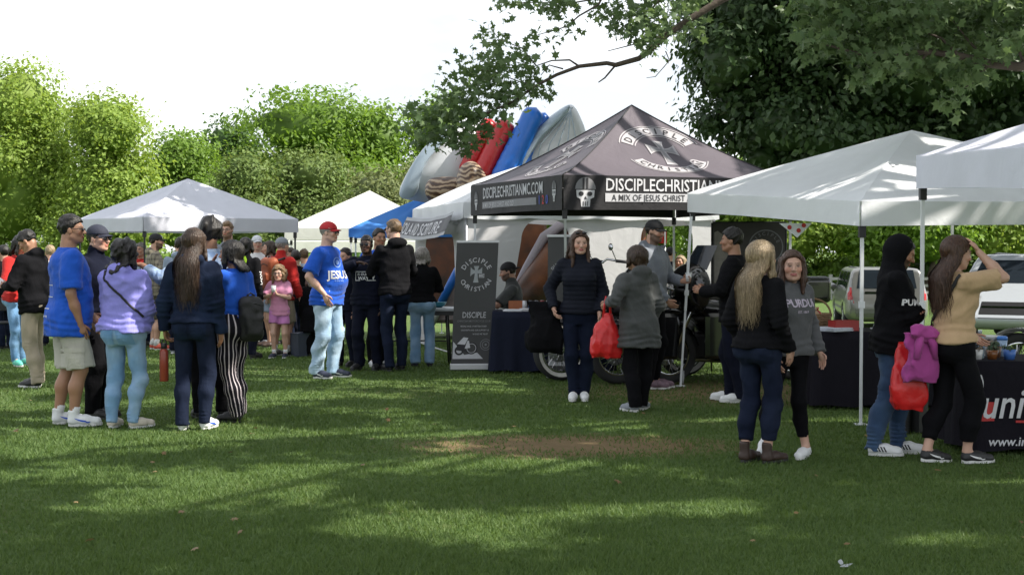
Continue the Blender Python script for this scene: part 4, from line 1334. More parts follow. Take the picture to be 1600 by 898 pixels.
# clipped shrubs along the far edge
def shrub(label, px, D, top, width, mat, seed):
    s_ = FPX / D; X = (px - 800) / s_; zb = gz(D); h = CH + (HZ - top) / s_ - zb; rx = width / s_ / 2
    root = empty('shrub', (X, D, zb)); tag(root, label, 'shrub', 'shrubs along the far edge of the lawn')
    bl = [((0, 0, h * .5), (rx * .9, rx * .6, h * .5)), ((-rx * .4, 0, h * .45), (rx * .5, rx * .5, h * .42)), ((rx * .45, 0, h * .4), (rx * .5, rx * .5, h * .4))]
    C, N = crown_points(bl, 210, 20, .28, seed); ok = (C[:, 2] > .05); C, N = C[ok], N[ok]
    V, Fs = leaf_cloud(C, N, .22, *KITE, seed=seed)
    cv, cf = core(bl, seed, .82); mobj('foliage', np_mesh('foliage', np.concatenate((V, cv)), Fs + [cf + len(V)]), mat, root)
    mb = MB()
    for k in range(4): mb.tube(limb_path((0, 0, -.05), (rx * (-.5 + .33 * k), 0, h * .7), 4, 0, seed + k), [.05, .045, .035, .025, .015], 6)
    mb.build('stem', bark, root, True)
for i, (px_, tp, wd, mt, lb) in enumerate((
        (60, 385, 150, lm_dk, 'dark shrub behind the two people reading'), (190, 392, 150, lm_mid, 'shrub behind the man in the blue shirt'),
        (330, 396, 150, lm_dk, 'dark shrub under the pale grey canopy'), (450, 398, 130, lm_mid, 'shrub under the right-hand leg of the pale grey canopy'),
        (560, 392, 150, lm_dk, 'dark shrub below the blue canopy'), (680, 385, 160, lm_dk, 'dark shrub behind the tent with lettered valance'),
        (1100, 408, 150, lm_mid, 'shrub behind the dark backdrop'), (1210, 412, 140, lm_dk, 'dark shrub behind the blonde hair'), (1330, 410, 140, lm_mid, 'shrub behind the minivan'),
        (1450, 410, 140, lm_dk, 'dark shrub beyond the minivan windscreen'), (1580, 405, 150, lm_mid, 'shrub behind the white van'), (-30, 390, 140, lm_dk, 'dark shrub at the photo edge'))):
    shrub(lb, px_, 61, tp - 12, wd + 30, mt, 80 + i)

# ---- the deep green maple that rises behind the white canopies
def big_maple():
    D = 27.0; X0 = 11.6
    root = empty('maple_tree', (X0, D, gz(D))); tag(root, 'large dark green maple towering behind the white canopies', 'tree')
    s_ = FPX / D
    bl = []
    r = np.random.default_rng(5)
    for (px, py, rad, dy) in ((1180, 30, 1.25, 0), (1140, 95, .85, -.4), (1160, 165, .80, .2), (1230, 190, 1.15, -.2), (1240, 90, 1.5, .5), (1310, 30, 1.5, -.5), (1180, -70, 1.6, .5), (1120, 5, .75, .4),
                              (1330, 150, 1.5, .2), (1300, 215, 1.0, -.3), (1400, 205, 1.05, .3), (1420, 100, 1.7, -.2), (1390, 20, 1.7, .4), (1500, 190, 1.3, .2),
                              (1520, 90, 1.7, -.4), (1600, 190, 1.4, 0), (1620, 80, 1.8, .3), (1500, 0, 1.7, 0), (1180, 215, .55, 0), (1155, 225, .35, .3), (1225, 246, .6, .2), (1290, 246, .65, 0), (1350, 232, .7, .2), (1190, 245, .45, 0), (1430, 228, .8, 0), (1560, 235, .9, 0), (1125, 128, .5, 0), (1108, 72, .5, 0), (1112, 195, .4, 0), (1640, 0, 1.8, 0),
                              (1320, -110, 2.2, .3), (1500, -130, 2.4, 0), (1640, -100, 2.4, .5), (1780, 60, 2.4, 0), (1800, 180, 1.8, 0)):
        p = at(px, py, D + dy * 1.6); bl.append((p - np.array((X0, D, gz(D))), (rad, rad * 1.2, rad * .82)))
    C, N = crown_points(bl, 4200, 26, .24, 6)
    # hold the underside to the line of the white canopies' sky gap
    V, Fs = leaf_cloud(C, N, .15, *KITE, droop=.9, seed=8)
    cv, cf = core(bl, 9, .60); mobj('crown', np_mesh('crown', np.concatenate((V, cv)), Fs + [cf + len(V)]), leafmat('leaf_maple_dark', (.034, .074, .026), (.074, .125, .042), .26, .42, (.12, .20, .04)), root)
    mb = MB()
    mb.tube(limb_path((0, 0, -.2), (0, .3, 8.5), 7, 0, 3), [.36, .33, .30, .27, .23, .19, .14, .08], 10)
    for i, b in enumerate(bl):
        if i % 2: continue
        mb.tube(limb_path((0, 0, 2.6 + .22 * i), b[0], 6, .10, i), [.15, .12, .10, .075, .05, .035, .02], 6)
    mb.build('trunk', bark, root, True)
big_maple()

# ---- the silver maple that overhangs the lawn: trunk out of frame, boughs dip into view
def silver_maple():
    base = np.array((10.6, 13.2, 0.0))
    root = empty('silver_maple_tree', base); tag(root, 'silver maple with long boughs reaching over the lawn from beyond the photo edge', 'tree')
    r = np.random.default_rng(21)
    wood = MB()
    wood.tube(limb_path((0, 0, -.2), (-.6, 0, 6.5), 6, 0, 1), [.42, .39, .36, .33, .29, .24, .18], 12)
    Cs = []; Ns = []
    def W(p): return np.array(p) - base
    def bough(pix, D, rad, twig_px=None):
        pts = [W(at(px, py, D + dd)) for px, py, dd in pix]
        wood.tube(pts, np.linspace(rad[0], rad[1], len(pts)), 7)
        return pts
    def leaves(c, n, sp, sz=None):
        p = c + r.normal(size=(n, 3)) * np.array(sp); Cs.append(p); Ns.append(r.normal(size=(n, 3)) * .8 + np.array((.0, -.25, .55)))
    D1 = 15.0
    join = np.array((-1.2, .3, 5.6))
    b1 = bough([(1290, -90, 0), (1190, -30, 0), (1128, 0, 0), (1082, 28, 0), (1045, 52, 0), (1012, 82, 0), (998, 92, 0), (962, 102, 0), (948, 99, 0), (905, 104, 0), (870, 117, 0), (838, 134, 0), (800, 160, 0), (765, 175, 0), (720, 185, 0)], D1, (.046, .007))
    wood.tube(limb_path(join, b1[0], 5, .05, 4), [.12, .11, .09, .07, .058, .048], 8)
    for pix, rad in (([(962, 102, 0), (945, 122, 0), (935, 129, 0)], (.012, .006)), ([(1045, 52, 0), (1005, 66, 0), (950, 80, 0)], (.012, .004)), ([(1040, 80, 0), (1046, 95, 0), (1024, 120, 0), (1010, 122, 0)], (.007, .003)),
                     ([(905, 104, 0), (890, 94, 0), (862, 95, 0), (838, 103, 0)], (.012, .005)), ([(880, 108, 0), (858, 102, 0), (845, 118, 0)], (.009, .004)), ([(838, 103, 0), (815, 75, .1), (780, 62, .2), (770, 48, .2)], (.008, .003)),
                     ([(838, 134, 0), (812, 128, .1), (770, 112, .1), (745, 108, .1)], (.008, .003)), ([(800, 160, 0), (760, 178, .2), (720, 195, .3), (690, 208, .3)], (.01, .004)), ([(765, 175, 0), (740, 205, .1), (712, 222, .1)], (.008, .003)),
                     ([(960, -40, 0), (935, 8, 0), (905, 25, 0), (885, 42, 0), (840, 55, 0)], (.014, .004)), ([(1060, -30, .2), (1020, 12, .2), (980, 38, .2), (965, 48, .2)], (.014, .004)), ([(1040, -40, 0), (960, -6, 0), (900, 4, 0), (800, 5, 0)], (.016, .004))):
        bough(pix, D1, rad)
    # leaf sprays in the photograph: (px, py, count, spread px)
    for px, py, n, sx, sy in ((772, 60, 60, 16, 16), (765, 95, 90, 24, 14), (790, 125, 110, 26, 14), (742, 110, 60, 20, 14), (735, 140, 120, 28, 14), (775, 155, 120, 26, 14),
                              (715, 150, 80, 18, 16), (720, 180, 130, 30, 13), (690, 205, 110, 26, 13), (660, 190, 90, 20, 14), (760, 185, 80, 22, 12), (730, 215, 90, 22, 10), (665, 215, 60, 16, 10),
                              (820, 105, 70, 16, 16), (835, 125, 40, 12, 12), (810, 150, 50, 14, 10), (846, 148, 16, 8, 6), (720, 232, 40, 12, 8), (700, 170, 60, 20, 12),
                              (890, 44, 26, 10, 8), (830, 53, 12, 7, 6), (862, 60, 20, 9, 7), (800, 4, 50, 18, 7), (850, 10, 60, 20, 9), (880, 5, 40, 14, 8), (870, 18, 30, 8, 6),
                              (950, 15, 60, 16, 12), (985, 30, 110, 22, 14), (1010, 12, 110, 20, 12), (1000, 55, 80, 18, 12), (1030, 38, 80, 18, 12), (1020, 72, 50, 12, 8), (965, 45, 30, 10, 8), (1085, 10, 60, 16, 8), (1060, -5, 90, 24, 10), (1080, 50, 40, 12, 8)):
        leaves(W(at(px, py, D1 + r.uniform(-.2, .3))), int(n * .95), (sx / 147, .28, sy / 147))
    # the lighter bough on the right
    D2 = 13.6
    b2 = bough([(1800, 70, 0), (1680, 90, 0), (1590, 105, 0), (1545, 100, 0), (1500, 88, 0), (1450, 82, 0), (1395, 85, 0), (1340, 84, 0), (1290, 70, 0)], D2, (.06, .010))
    wood.tube(limb_path((-.3, .2, 3.6), b2[0], 4, .05, 9), [.11, .10, .09, .075, .062], 8)
    for pix in ([(1500, 88, 0), (1470, 60, 0), (1420, 40, 0), (1370, 20, .1)], [(1450, 82, 0), (1430, 105, 0), (1400, 118, 0)], [(1545, 100, 0), (1520, 130, 0), (1490, 145, 0)], [(1545, 100, 0), (1510, 60, 0), (1480, 20, 0)], [(1600, 100, .1), (1580, 50, .1), (1560, 5, .1)]):
        bough(pix, D2, (.018, .004))
    sp2 = [(1280, 25, 90, 22, 16), (1290, 60, 130, 28, 14), (1330, 70, 130, 26, 14), (1270, 75, 70, 14, 12), (1350, 40, 150, 30, 18), (1400, 55, 150, 28, 16), (1420, 25, 150, 30, 16), (1470, 30, 160, 30, 18),
           (1380, 95, 110, 24, 12), (1415, 110, 80, 18, 9), (1450, 70, 120, 24, 12), (1500, 60, 130, 24, 16), (1530, 30, 150, 28, 18), (1510, 115, 90, 18, 12), (1545, 85, 80, 18, 14), (1345, 128, 46, 9, 8), (1488, 155, 50, 9, 12),
           (1580, 20, 150, 26, 18), (1590, 60, 100, 20, 14), (1540, 5, 150, 30, 12), (1380, 5, 150, 34, 10), (1460, 0, 150, 34, 10), (1260, 5, 90, 22, 10), (1310, 0, 100, 24, 10), (1460, 105, 60, 14, 8)]
    C2 = []; N2 = []
    for px, py, n, sx, sy in sp2:
        c = W(at(px, py, D2 + r.uniform(-.25, .3)))
        n = int(n * .85); C2.append(c + r.normal(size=(n, 3)) * np.array((sx / 162, .25, sy / 162))); N2.append(r.normal(size=(n, 3)) * .8 + np.array((0, -.25, .5)))
    # the canopy overhead, above the frame: it shades the lawn
    bl = []
    kx, ky = SUN_DIR.x / SUN_DIR.z, SUN_DIR.y / SUN_DIR.z
    for gx in np.arange(-8.5, 7.5, 1.02):
        for gy in np.arange(4.5, 27, 1.12):
            tx_, ty_ = gx + r.normal() * .33, gy + r.normal() * .33       # spot of lawn this spray shades
            if tx_ < -7.5 and ty_ < 20: continue
            z = max(CH + .215 * ty_ + 1.2, r.uniform(6.2, 9.6))
            keep = .80 if ty_ < 9 else (.68 if ty_ < 13 else (.52 if ty_ < 17.5 else .45))
            if tx_ > 1.8 and 11 < ty_ < 19: keep = .22
            if ty_ > 21 and tx_ > -4.0: keep = .15
            if ty_ > 21 and tx_ <= -4.0: keep = .9
            if -1.5 < tx_ < 1.0 and 14.5 < ty_ < 20: keep = .35
            if r.random() > keep: continue
            q = r.uniform(.38, .66)
            bl.append((np.array((tx_ + kx * z, ty_ + ky * z, z)) - base, (q, q, q * .5)))
    Cc, Nc = crown_points(bl, 3200, 17, .17, 44)
    yw = Cc[:, 1] + base[1]; ok = Cc[:, 2] > (HZ + 25) / FPX * yw + CH; Cc, Nc = Cc[ok], Nc[ok]
    for b in bl[::5]:
        wood.tube(limb_path((-.4, 0, 4.2 + r.uniform(0, 2)), b[0], 5, .10, int(abs(b[0][0]) * 100)), [.10, .085, .07, .055, .04, .02], 6)
    V1, F1 = leaf_cloud(np.concatenate(Cs), np.concatenate(Ns), .086, *MAPLE, droop=.5, seed=2)
    V2, F2 = leaf_cloud(np.concatenate(C2), np.concatenate(N2), .105, *MAPLE, droop=.5, seed=3)
    V3, F3 = leaf_cloud(Cc, Nc, .27, *KITE, droop=.4, seed=4)
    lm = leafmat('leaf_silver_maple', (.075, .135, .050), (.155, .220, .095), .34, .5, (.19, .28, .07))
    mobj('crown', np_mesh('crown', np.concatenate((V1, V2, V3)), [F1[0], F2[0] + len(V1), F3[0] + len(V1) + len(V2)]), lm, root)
    wood.build('trunk', bark, root, True)
silver_maple()
_fd = 6.5 + 9 * rng.random(44); _fx = (rng.random(44) * 2 - 1) * _fd * .37
_fv, _ff = leaf_cloud(np.stack((_fx, _fd, rng.uniform(.018, .034, 44)), 1), rng.normal(size=(44, 3)) * .3 + np.array((0, 0, 1.)), .046, *MAPLE, seed=5)
tag(mobj('fallen_leaves', np_mesh('fallen_leaves', _fv, _ff), leafmat('dry_leaf', (.16, .085, .035), (.30, .22, .09), .2)), 'dry leaves scattered over the near lawn', None, None, 'stuff')

# ---- low rail fence far behind
def rail_fence():
    D = 57.0; z = gz(D); m = simple('weathered_rail', (.30, .30, .29), .85)
    for k, (x0, x1, lb) in enumerate(((10.5, 26.0, 'low grey rail fence at the far edge behind the minivan'), (-24.0, -8.0, 'low grey rail fence at the far edge behind the standing groups'))):
        root = empty('rail_fence', (x0, D, z)); tag(root, lb, 'fence', 'rail fences along the park edge')
        post = None; n = int((x1 - x0) / 2.4)
        for i in range(n + 1):
            if post is None:
                mb = MB(); mb.box((0, 0, .5), (.06, .06, .5)); mb.box((0, 0, 1.01), (.07, .07, .015)); post = mb.build('post', m, root)
            else:
                o = post.copy(); COL.objects.link(o); o.parent = root; o.location = (i * 2.4, 0, 0)
        for zz in (.30, .58, .86):
            mb = MB(); mb.box((n * 1.2, -.075, zz), (n * 1.2 + .1, .02, .055)); mb.build('rail', m, root)
rail_fence()
print('setting', round(time.time() - T0, 1))

# ------------------------------------------------------------------ pop-up canopies
steel_white = simple('white_painted_steel', (.72, .74, .76), .35, .1, var=.06)
steel_grey = simple('grey_steel', (.36, .37, .38), .35, .6, var=.1)
black_plastic = simple('black_plastic', (.018, .018, .020), .5, var=.2)
black_steel = simple('black_steel', (.022, .022, .024), .4, .3, var=.2)
class Canopy:
    def __init__(s, name, label, corners, peak, valance, mat, leg_mat, power=1.0, sag=.05, legs=(0, 1, 2, 3), leg_foot=None, group=None, val_mat=None, wr=.012, seed=0, truss=False, cat='canopy', rim=None):
        """corners: four eave points (x, y, z top of valance), in order round the tent"""
        s.c = [np.array(c, float) for c in corners]; s.pk = np.array(peak, float); s.pw = power; s.sag = sag; s.val = valance; s.wr = wr
        s.base = np.array((s.c[0][0], s.c[0][1], gz(s.c[0][1])))
        root = s.root = empty(name, s.base); tag(root, label, cat, group)
        r = np.random.default_rng(seed); s.ph = r.uniform(0, 6, 12)
        for k in range(4):
            nx, ny = 26, 18; V = []
            for j in range(ny + 1):
                for i in range(nx + 1):
                    V.append(s.pt(k, i / nx, j / ny) - s.base)
            F = [(j * (nx + 1) + i, j * (nx + 1) + i + 1, (j + 1) * (nx + 1) + i + 1, (j + 1) * (nx + 1) + i) for j in range(ny) for i in range(nx)]
            mobj('roof_panel', np_mesh('roof_panel', np.array(V), [np.array(F)], True), mat, root)
            V = []; ny = 6
            for j in range(ny + 1):
                for i in range(nx + 1): V.append(s.vpt(k, i / nx, j / ny) - s.base)
            F = [(j * (nx + 1) + i, j * (nx + 1) + i + 1, (j + 1) * (nx + 1) + i + 1, (j + 1) * (nx + 1) + i) for j in range(ny) for i in range(nx)]
            mobj('valance', np_mesh('valance', np.array(V), [np.array(F)], True), val_mat or mat, root)
        ctr = sum(s.c) / 4
        for k in legs:
            c = s.c[k]; inn = unit((ctr - c) * np.array((1, 1, 0))) * .05
            tp = c + inn - np.array((0, 0, .03))
            ft = np.array((c[0] + inn[0], c[1] + inn[1], gz(c[1]))) if not leg_foot or leg_foot.get(k) is None else np.array(leg_foot[k], float)
            mb = MB(); d = tp - ft; q = d / np.linalg.norm(d)
            mb.tube([ft + q * .85 - s.base, tp - s.base], .020, 4); mb.tube([ft - s.base + np.array((0, 0, .01)), ft + q * 1.1 - s.base], .016, 4)
            lg = mb.build('leg', leg_mat, root)
            m2 = MB(); m2.box(ft - s.base + np.array((0, 0, .006)), (.05, .05, .005)); m2.build('foot_plate', leg_mat, lg)
            m3 = MB(); m3.box(tp - s.base - np.array((0, 0, s.val + .02)), (.028, .028, .05)); m3.build('slider', black_plastic, lg)
            MB().box(ft + q * 1.05 - s.base, (.024, .024, .03)).build('joint', leg_mat, lg)
        if truss:
            for k in range(4):
                a, b = s.c[k], s.c[(k + 1) % 4]; mb = MB()
                i1 = unit((ctr - a) * np.array((1, 1, 0))) * .06; i2 = unit((ctr - b) * np.array((1, 1, 0))) * .06
                a, b = a + i1 - s.base, b + i2 - s.base; dz = np.array((0, 0, .06)); lo = np.array((0, 0, .26 + s.val * .3)); m = (a + b) / 2
                for p, q in ((a - dz, m - lo), (a - lo, m - dz), (m - dz, b - lo), (m - lo, b - dz)): mb.tube([p, q], .010, 4)
                mb.build('truss', leg_mat, root)
            mb = MB()
            for c in s.c: mb.tube([c - s.base - np.array((0, 0, .03)), (c * .25 + s.pk * .75) - s.base - np.array((0, 0, .18)), s.pk - s.base - np.array((0, 0, .03))], .011, 4)
            mb.build('roof_strut', leg_mat, root)
        if rim:
            mb = MB()
            for k in range(4): mb.tube([s.pt(k, 0, v) - s.base + np.array((0, 0, .006)) for v in np.linspace(0, 1, 14)], .007, 5)
            mb.build('piping', rim, root, True)
    def pt(s, k, u, v):
        a, b = s.c[k], s.c[(k + 1) % 4]
        e = a + (b - a) * u
        p = e + (s.pk - e) * v
        p[2] = e[2] + (s.pk[2] - e[2]) * (v ** s.pw)
        bow = math.sin(PI * u) * (1 - v) * math.sin(PI * min(1, v * 1.0 + .0))
        p[2] -= s.sag * 1.6 * math.sin(PI * u) * math.sin(PI * v) * (1 - v * .4)
        f = s.ph
        p[2] += s.wr * math.sin(PI * v) * math.sin(PI * u) * (math.sin(u * 17 + v * 5 + f[0]) + math.sin(u * 9 - v * 8 + f[1]) + .6 * math.sin(u * 31 + f[2]))
        return p
    def vpt(s, k, u, t):
        a, b = s.c[k], s.c[(k + 1) % 4]
        e = s.pt(k, u, 0.0); d = unit(np.cross(b - a, (0, 0, 1.0)))
        f = s.ph
        o = .012 + s.wr * t * (math.sin(u * 19 + f[3] + k) + .7 * math.sin(u * 37 + f[4] + t * 3)) * math.sin(PI * u)
        dr = s.val * t * (1 - .03 * math.sin(PI * u))
        return e + d * o - np.array((0, 0, dr)) + np.array((0, 0, .0))
    def panel_fn(s, k, off=.008):
        """print on a roof panel: x along the eave from its middle, y up the slope, in metres"""
        a, b = s.c[k], s.c[(k + 1) % 4]; Wd = np.linalg.norm(b - a); L = np.linalg.norm(s.pk - (a + b) / 2)
        n = unit(np.cross(b - a, s.pk - (a + b) / 2))
        def fn(x, y):
            v = min(.97, max(.0, y / L)); u = .5 + x / (Wd * (1 - v))
            return s.pt(k, u, v) + n * off - s.base
        return fn
    def val_fn(s, k, off=.008):
        a, b = s.c[k], s.c[(k + 1) % 4]; Wd = np.linalg.norm((b - a)[:2]); n = unit(np.cross(b - a, (0, 0, 1.0)))
        def fn(x, y):
            return s.vpt(k, x / Wd, min(1, max(0, -y / s.val))) + n * off - s.base
        return fn

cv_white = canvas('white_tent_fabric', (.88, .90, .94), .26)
cv_lav = canvas('lavender_white_fabric', (.80, .81, .92), .22)
cv_grey = canvas('pale_grey_fabric', (.64, .65, .73), .22)
cv_cream = canvas('cream_fabric', (.80, .80, .76), .42)
cv_blue = canvas('blue_tent_fabric', (.08, .29, .80), .4)
cv_black = canvas('black_printed_fabric', (.112, .098, .116), .05, .55)
cv_valb = canvas('black_valance_fabric', (.020, .019, .022), .03, .6)
ink_pale = simple('pale_print', (.52, .52, .55), .7, var=.15)
ink_white = simple('white_print', (.60, .60, .63), .7, var=.12)
ink_dark = simple('dark_print', (.030, .029, .034), .7, var=.1)
ink_grey = simple('grey_print', (.22, .22, .235), .7, var=.15)
ink_red = simple('red_print', (.45, .03, .03), .7, var=.1)
ink_blue = simple('blue_print', (.04, .08, .45), .7, var=.1)

# the tall black canopy with the printed roof
bt = Canopy('black_canopy', 'black pop-up canopy with a cross emblem printed on its pointed roof',
            [(.58, 16.0, 2.38), (3.43, 17.12, 2.38), (2.31, 19.97, 2.38), (-.54, 18.85, 2.38)], (1.52, 17.95, 3.36), .40, cv_black, steel_white,
            power=1.22, sag=.03, val_mat=cv_valb, rim=black_plastic, wr=.006, leg_foot={0: (.66, 17.0, 0)})
ink_roof = simple('faded_roof_print', (.36, .345, .365), .6, var=.3, scale=4)
def emblem(canopy, k, cx, cy, s):
    ink_pale = ink_roof
    fn0 = canopy.panel_fn(k, .008); fn1 = canopy.panel_fn(k, .012); fn2 = canopy.panel_fn(k, .016)
    A = lambda f: (lambda x, y: f(x * s + cx, y * s + cy))
    rt = canopy.root
    e = decal('emblem_band', joinvf(annulus(.72, 1.0, 22, 158), annulus(.72, 1.0, 205, 335)), ink_pale, A(fn0), rt)
    decal('emblem_outline', joinvf(annulus(1.03, 1.055, 18, 162), annulus(.66, .685, 22, 158), annulus(1.03, 1.055, 202, 338)), ink_pale, A(fn0), e)
    for vf in arc_text('DISCIPLE', .855, .27, 90, 112, .02, False, True) + arc_text('CHRISTIAN', .855, .25, 270, 108, .02, True, True): decal('letter', vf, ink_dark, A(fn1), e)
    decal('emblem_cross', shiftvf(cross_shape(.86, .17, .40), 0, .10), ink_pale, A(fn0), e)
    decal('emblem_cross_inset', shiftvf(cross_shape(.72, .09, .28), 0, .10), ink_grey, A(fn1), e)
    decal('emblem_badge', shiftvf(annulus(.08, .13, 0, 360, 20), .62, -.42), ink_pale, A(fn1), e)
emblem(bt, 0, .06, .78, .54)
emblem(bt, 3, .06, .78, .54)
def skull(fn, rt, s):
    A = lambda f: (lambda x, y: f(x * s, y * s))
    dome = [(math.cos(a) * .36, .12 + math.sin(a) * .38) for a in np.linspace(0, PI, 14)]
    sk = decal('skull_helmet', poly2(dome), ink_grey, A(fn), rt)
    decal('helmet_stripe', joinvf(grid2(-.10, -.03, .13, .48, 1, 3), grid2(.03, .10, .13, .48, 1, 3)), ink_dark, lambda x, y: fn(x * s, y * s) + np.array((0, -.004, 0)), sk)
    face = [(-.32, .09), (.32, .09), (.30, -.14), (.17, -.20), (.15, -.44), (-.15, -.44), (-.17, -.20), (-.30, -.14)]
    decal('skull_face', poly2(face), ink_white, A(fn), sk)
    ho = [shiftvf(poly2([(math.cos(a) * .09, math.sin(a) * .075) for a in np.linspace(0, 2 * PI, 11)[:-1]]), x, -.03) for x in (-.15, .15)]
    ho += [poly2([(-.05, -.20), (.05, -.20), (0, -.10)])] + [grid2(x, x + .025, -.42, -.27, 1, 1) for x in (-.09, -.012, .065)]
    decal('skull_hollow', joinvf(*ho), ink_dark, lambda x, y: fn(x * s, y * s) + np.array((0, -.004, 0)), sk)
for k in (0, 3):
    f0 = bt.val_fn(k, .006); f1 = bt.val_fn(k, .010)
    if k == 0:
        skull(lambda x, y: f0(.27 + x, -.205 + y), bt.root, .36)
        d = decal('valance_lettering', text_mesh('DISCIPLECHRISTIANMC.COM', .205, .012, 'LEFT', 1.0, sx=.80), ink_white, lambda x, y: f0(.52 + x, -.175 + y), bt.root)
        decal('valance_bar', grid2(.52, 2.9, -.305, -.205, 40, 1), ink_pale, f0, bt.root)
        decal('valance_small_lettering', text_mesh('A MIX OF JESUS CHRIST AND OLD', .105, .006, 'LEFT', 1.0, sx=.86), ink_dark, lambda x, y: f1(.60 + x, -.292 + y), bt.root)
    else:
        skull(lambda x, y: f0(.22 + x * .6, -.215 + y), bt.root, .26)
        skull(lambda x, y: f0(2.84 + x * .6, -.185 + y), bt.root, .26)
        decal('valance_lettering', text_mesh('DISCIPLECHRISTIANMC.COM', .20, .012, 'LEFT', 1.0, sx=.78), ink_pale, lambda x, y: f0(.48 + x, -.19 + y), bt.root)
        decal('valance_bar', grid2(.46, 2.30, -.325, -.235, 30, 1), ink_grey, f0, bt.root)
        decal('valance_small_lettering', text_mesh('A MIX OF JESUS CHRIST AND OLD', .085, .006, 'LEFT', 1.0, sx=.84), ink_pale, lambda x, y: f1(.50 + x, -.312 + y), bt.root)
        for ch, x0, im in (('1', 2.36, ink_blue), ('2', 2.48, ink_red), ('0', 2.60, ink_blue)):
            decal('valance_number', text_mesh(ch, .15, .01, 'LEFT'), im, lambda x, y, x0=x0: f1(x0 + x, -.32 + y), bt.root)

# white canopies on the right
w1 = Canopy('white_canopy', 'white pop-up canopy beside the black canopy, its near leg behind the blonde woman',
            [(1.99, 15.9, 2.17), (3.03, 12.24, 1.95), (6.59, 13.38, 1.98), (5.30, 16.94, 2.17)], (4.12, 14.55, 2.76), .215, cv_white, steel_white, power=.92, sag=.05,
            leg_foot={0: (1.89, 15.75, 0), 1: (3.05, 12.28, 0), 2: None, 3: None}, group='white canopies on the right', wr=.010, seed=3)
w2 = Canopy('white_canopy', 'lavender-white canopy nearest the camera at the photo edge',
            [(3.45, 12.0, 2.33), (3.45, 8.9, 2.19), (6.6, 8.9, 2.19), (6.6, 12.0, 2.33)], (5.0, 10.45, 2.82), .28, cv_lav, steel_white, power=1.0, sag=.06,
            group='white canopies on the right', wr=.010, seed=8, legs=(0, 2, 3))
# pale grey canopy on the left
lt = Canopy('grey_canopy', 'pale grey pop-up canopy with thin black legs over the crowd',
            [(-6.07, 23.2, 2.07), (-3.80, 25.0, 2.07), (-5.60, 27.3, 2.07), (-7.87, 25.5, 2.07)], (-5.80, 25.25, 2.80), .235, cv_grey, black_steel, power=.95, sag=.04, wr=.010, seed=5)
ft_ = Canopy('cream_canopy', 'sunlit cream canopy with a pointed roof behind the pale grey canopy',
             [(-4.9, 30.4, 2.0), (-1.5, 30.8, 2.0), (-1.9, 34.0, 2.0), (-5.3, 33.6, 2.0)], (-3.25, 32.2, 2.88), .26, cv_cream, steel_white, power=1.0, sag=.04, wr=.008, seed=6)
Canopy('cream_canopy', 'low cream canopy farther back, only its edge showing under the pointed cream roof',
       [(-6.2, 38.0, 1.75), (-2.6, 38.2, 1.75), (-2.6, 41.0, 1.75), (-6.2, 41.0, 1.75)], (-4.4, 39.6, 2.25), .3, cv_cream, steel_white, power=1.0, seed=7)
Canopy('blue_canopy', 'bright blue pop-up canopy behind the group of three men',
       [(-3.12, 27.0, 1.93), (-.55, 27.4, 1.93), (-.75, 30.0, 1.93), (-3.32, 29.6, 1.93)], (-1.75, 28.5, 2.62), .16, cv_blue, steel_white, power=.95, sag=.03, seed=9, wr=.014)

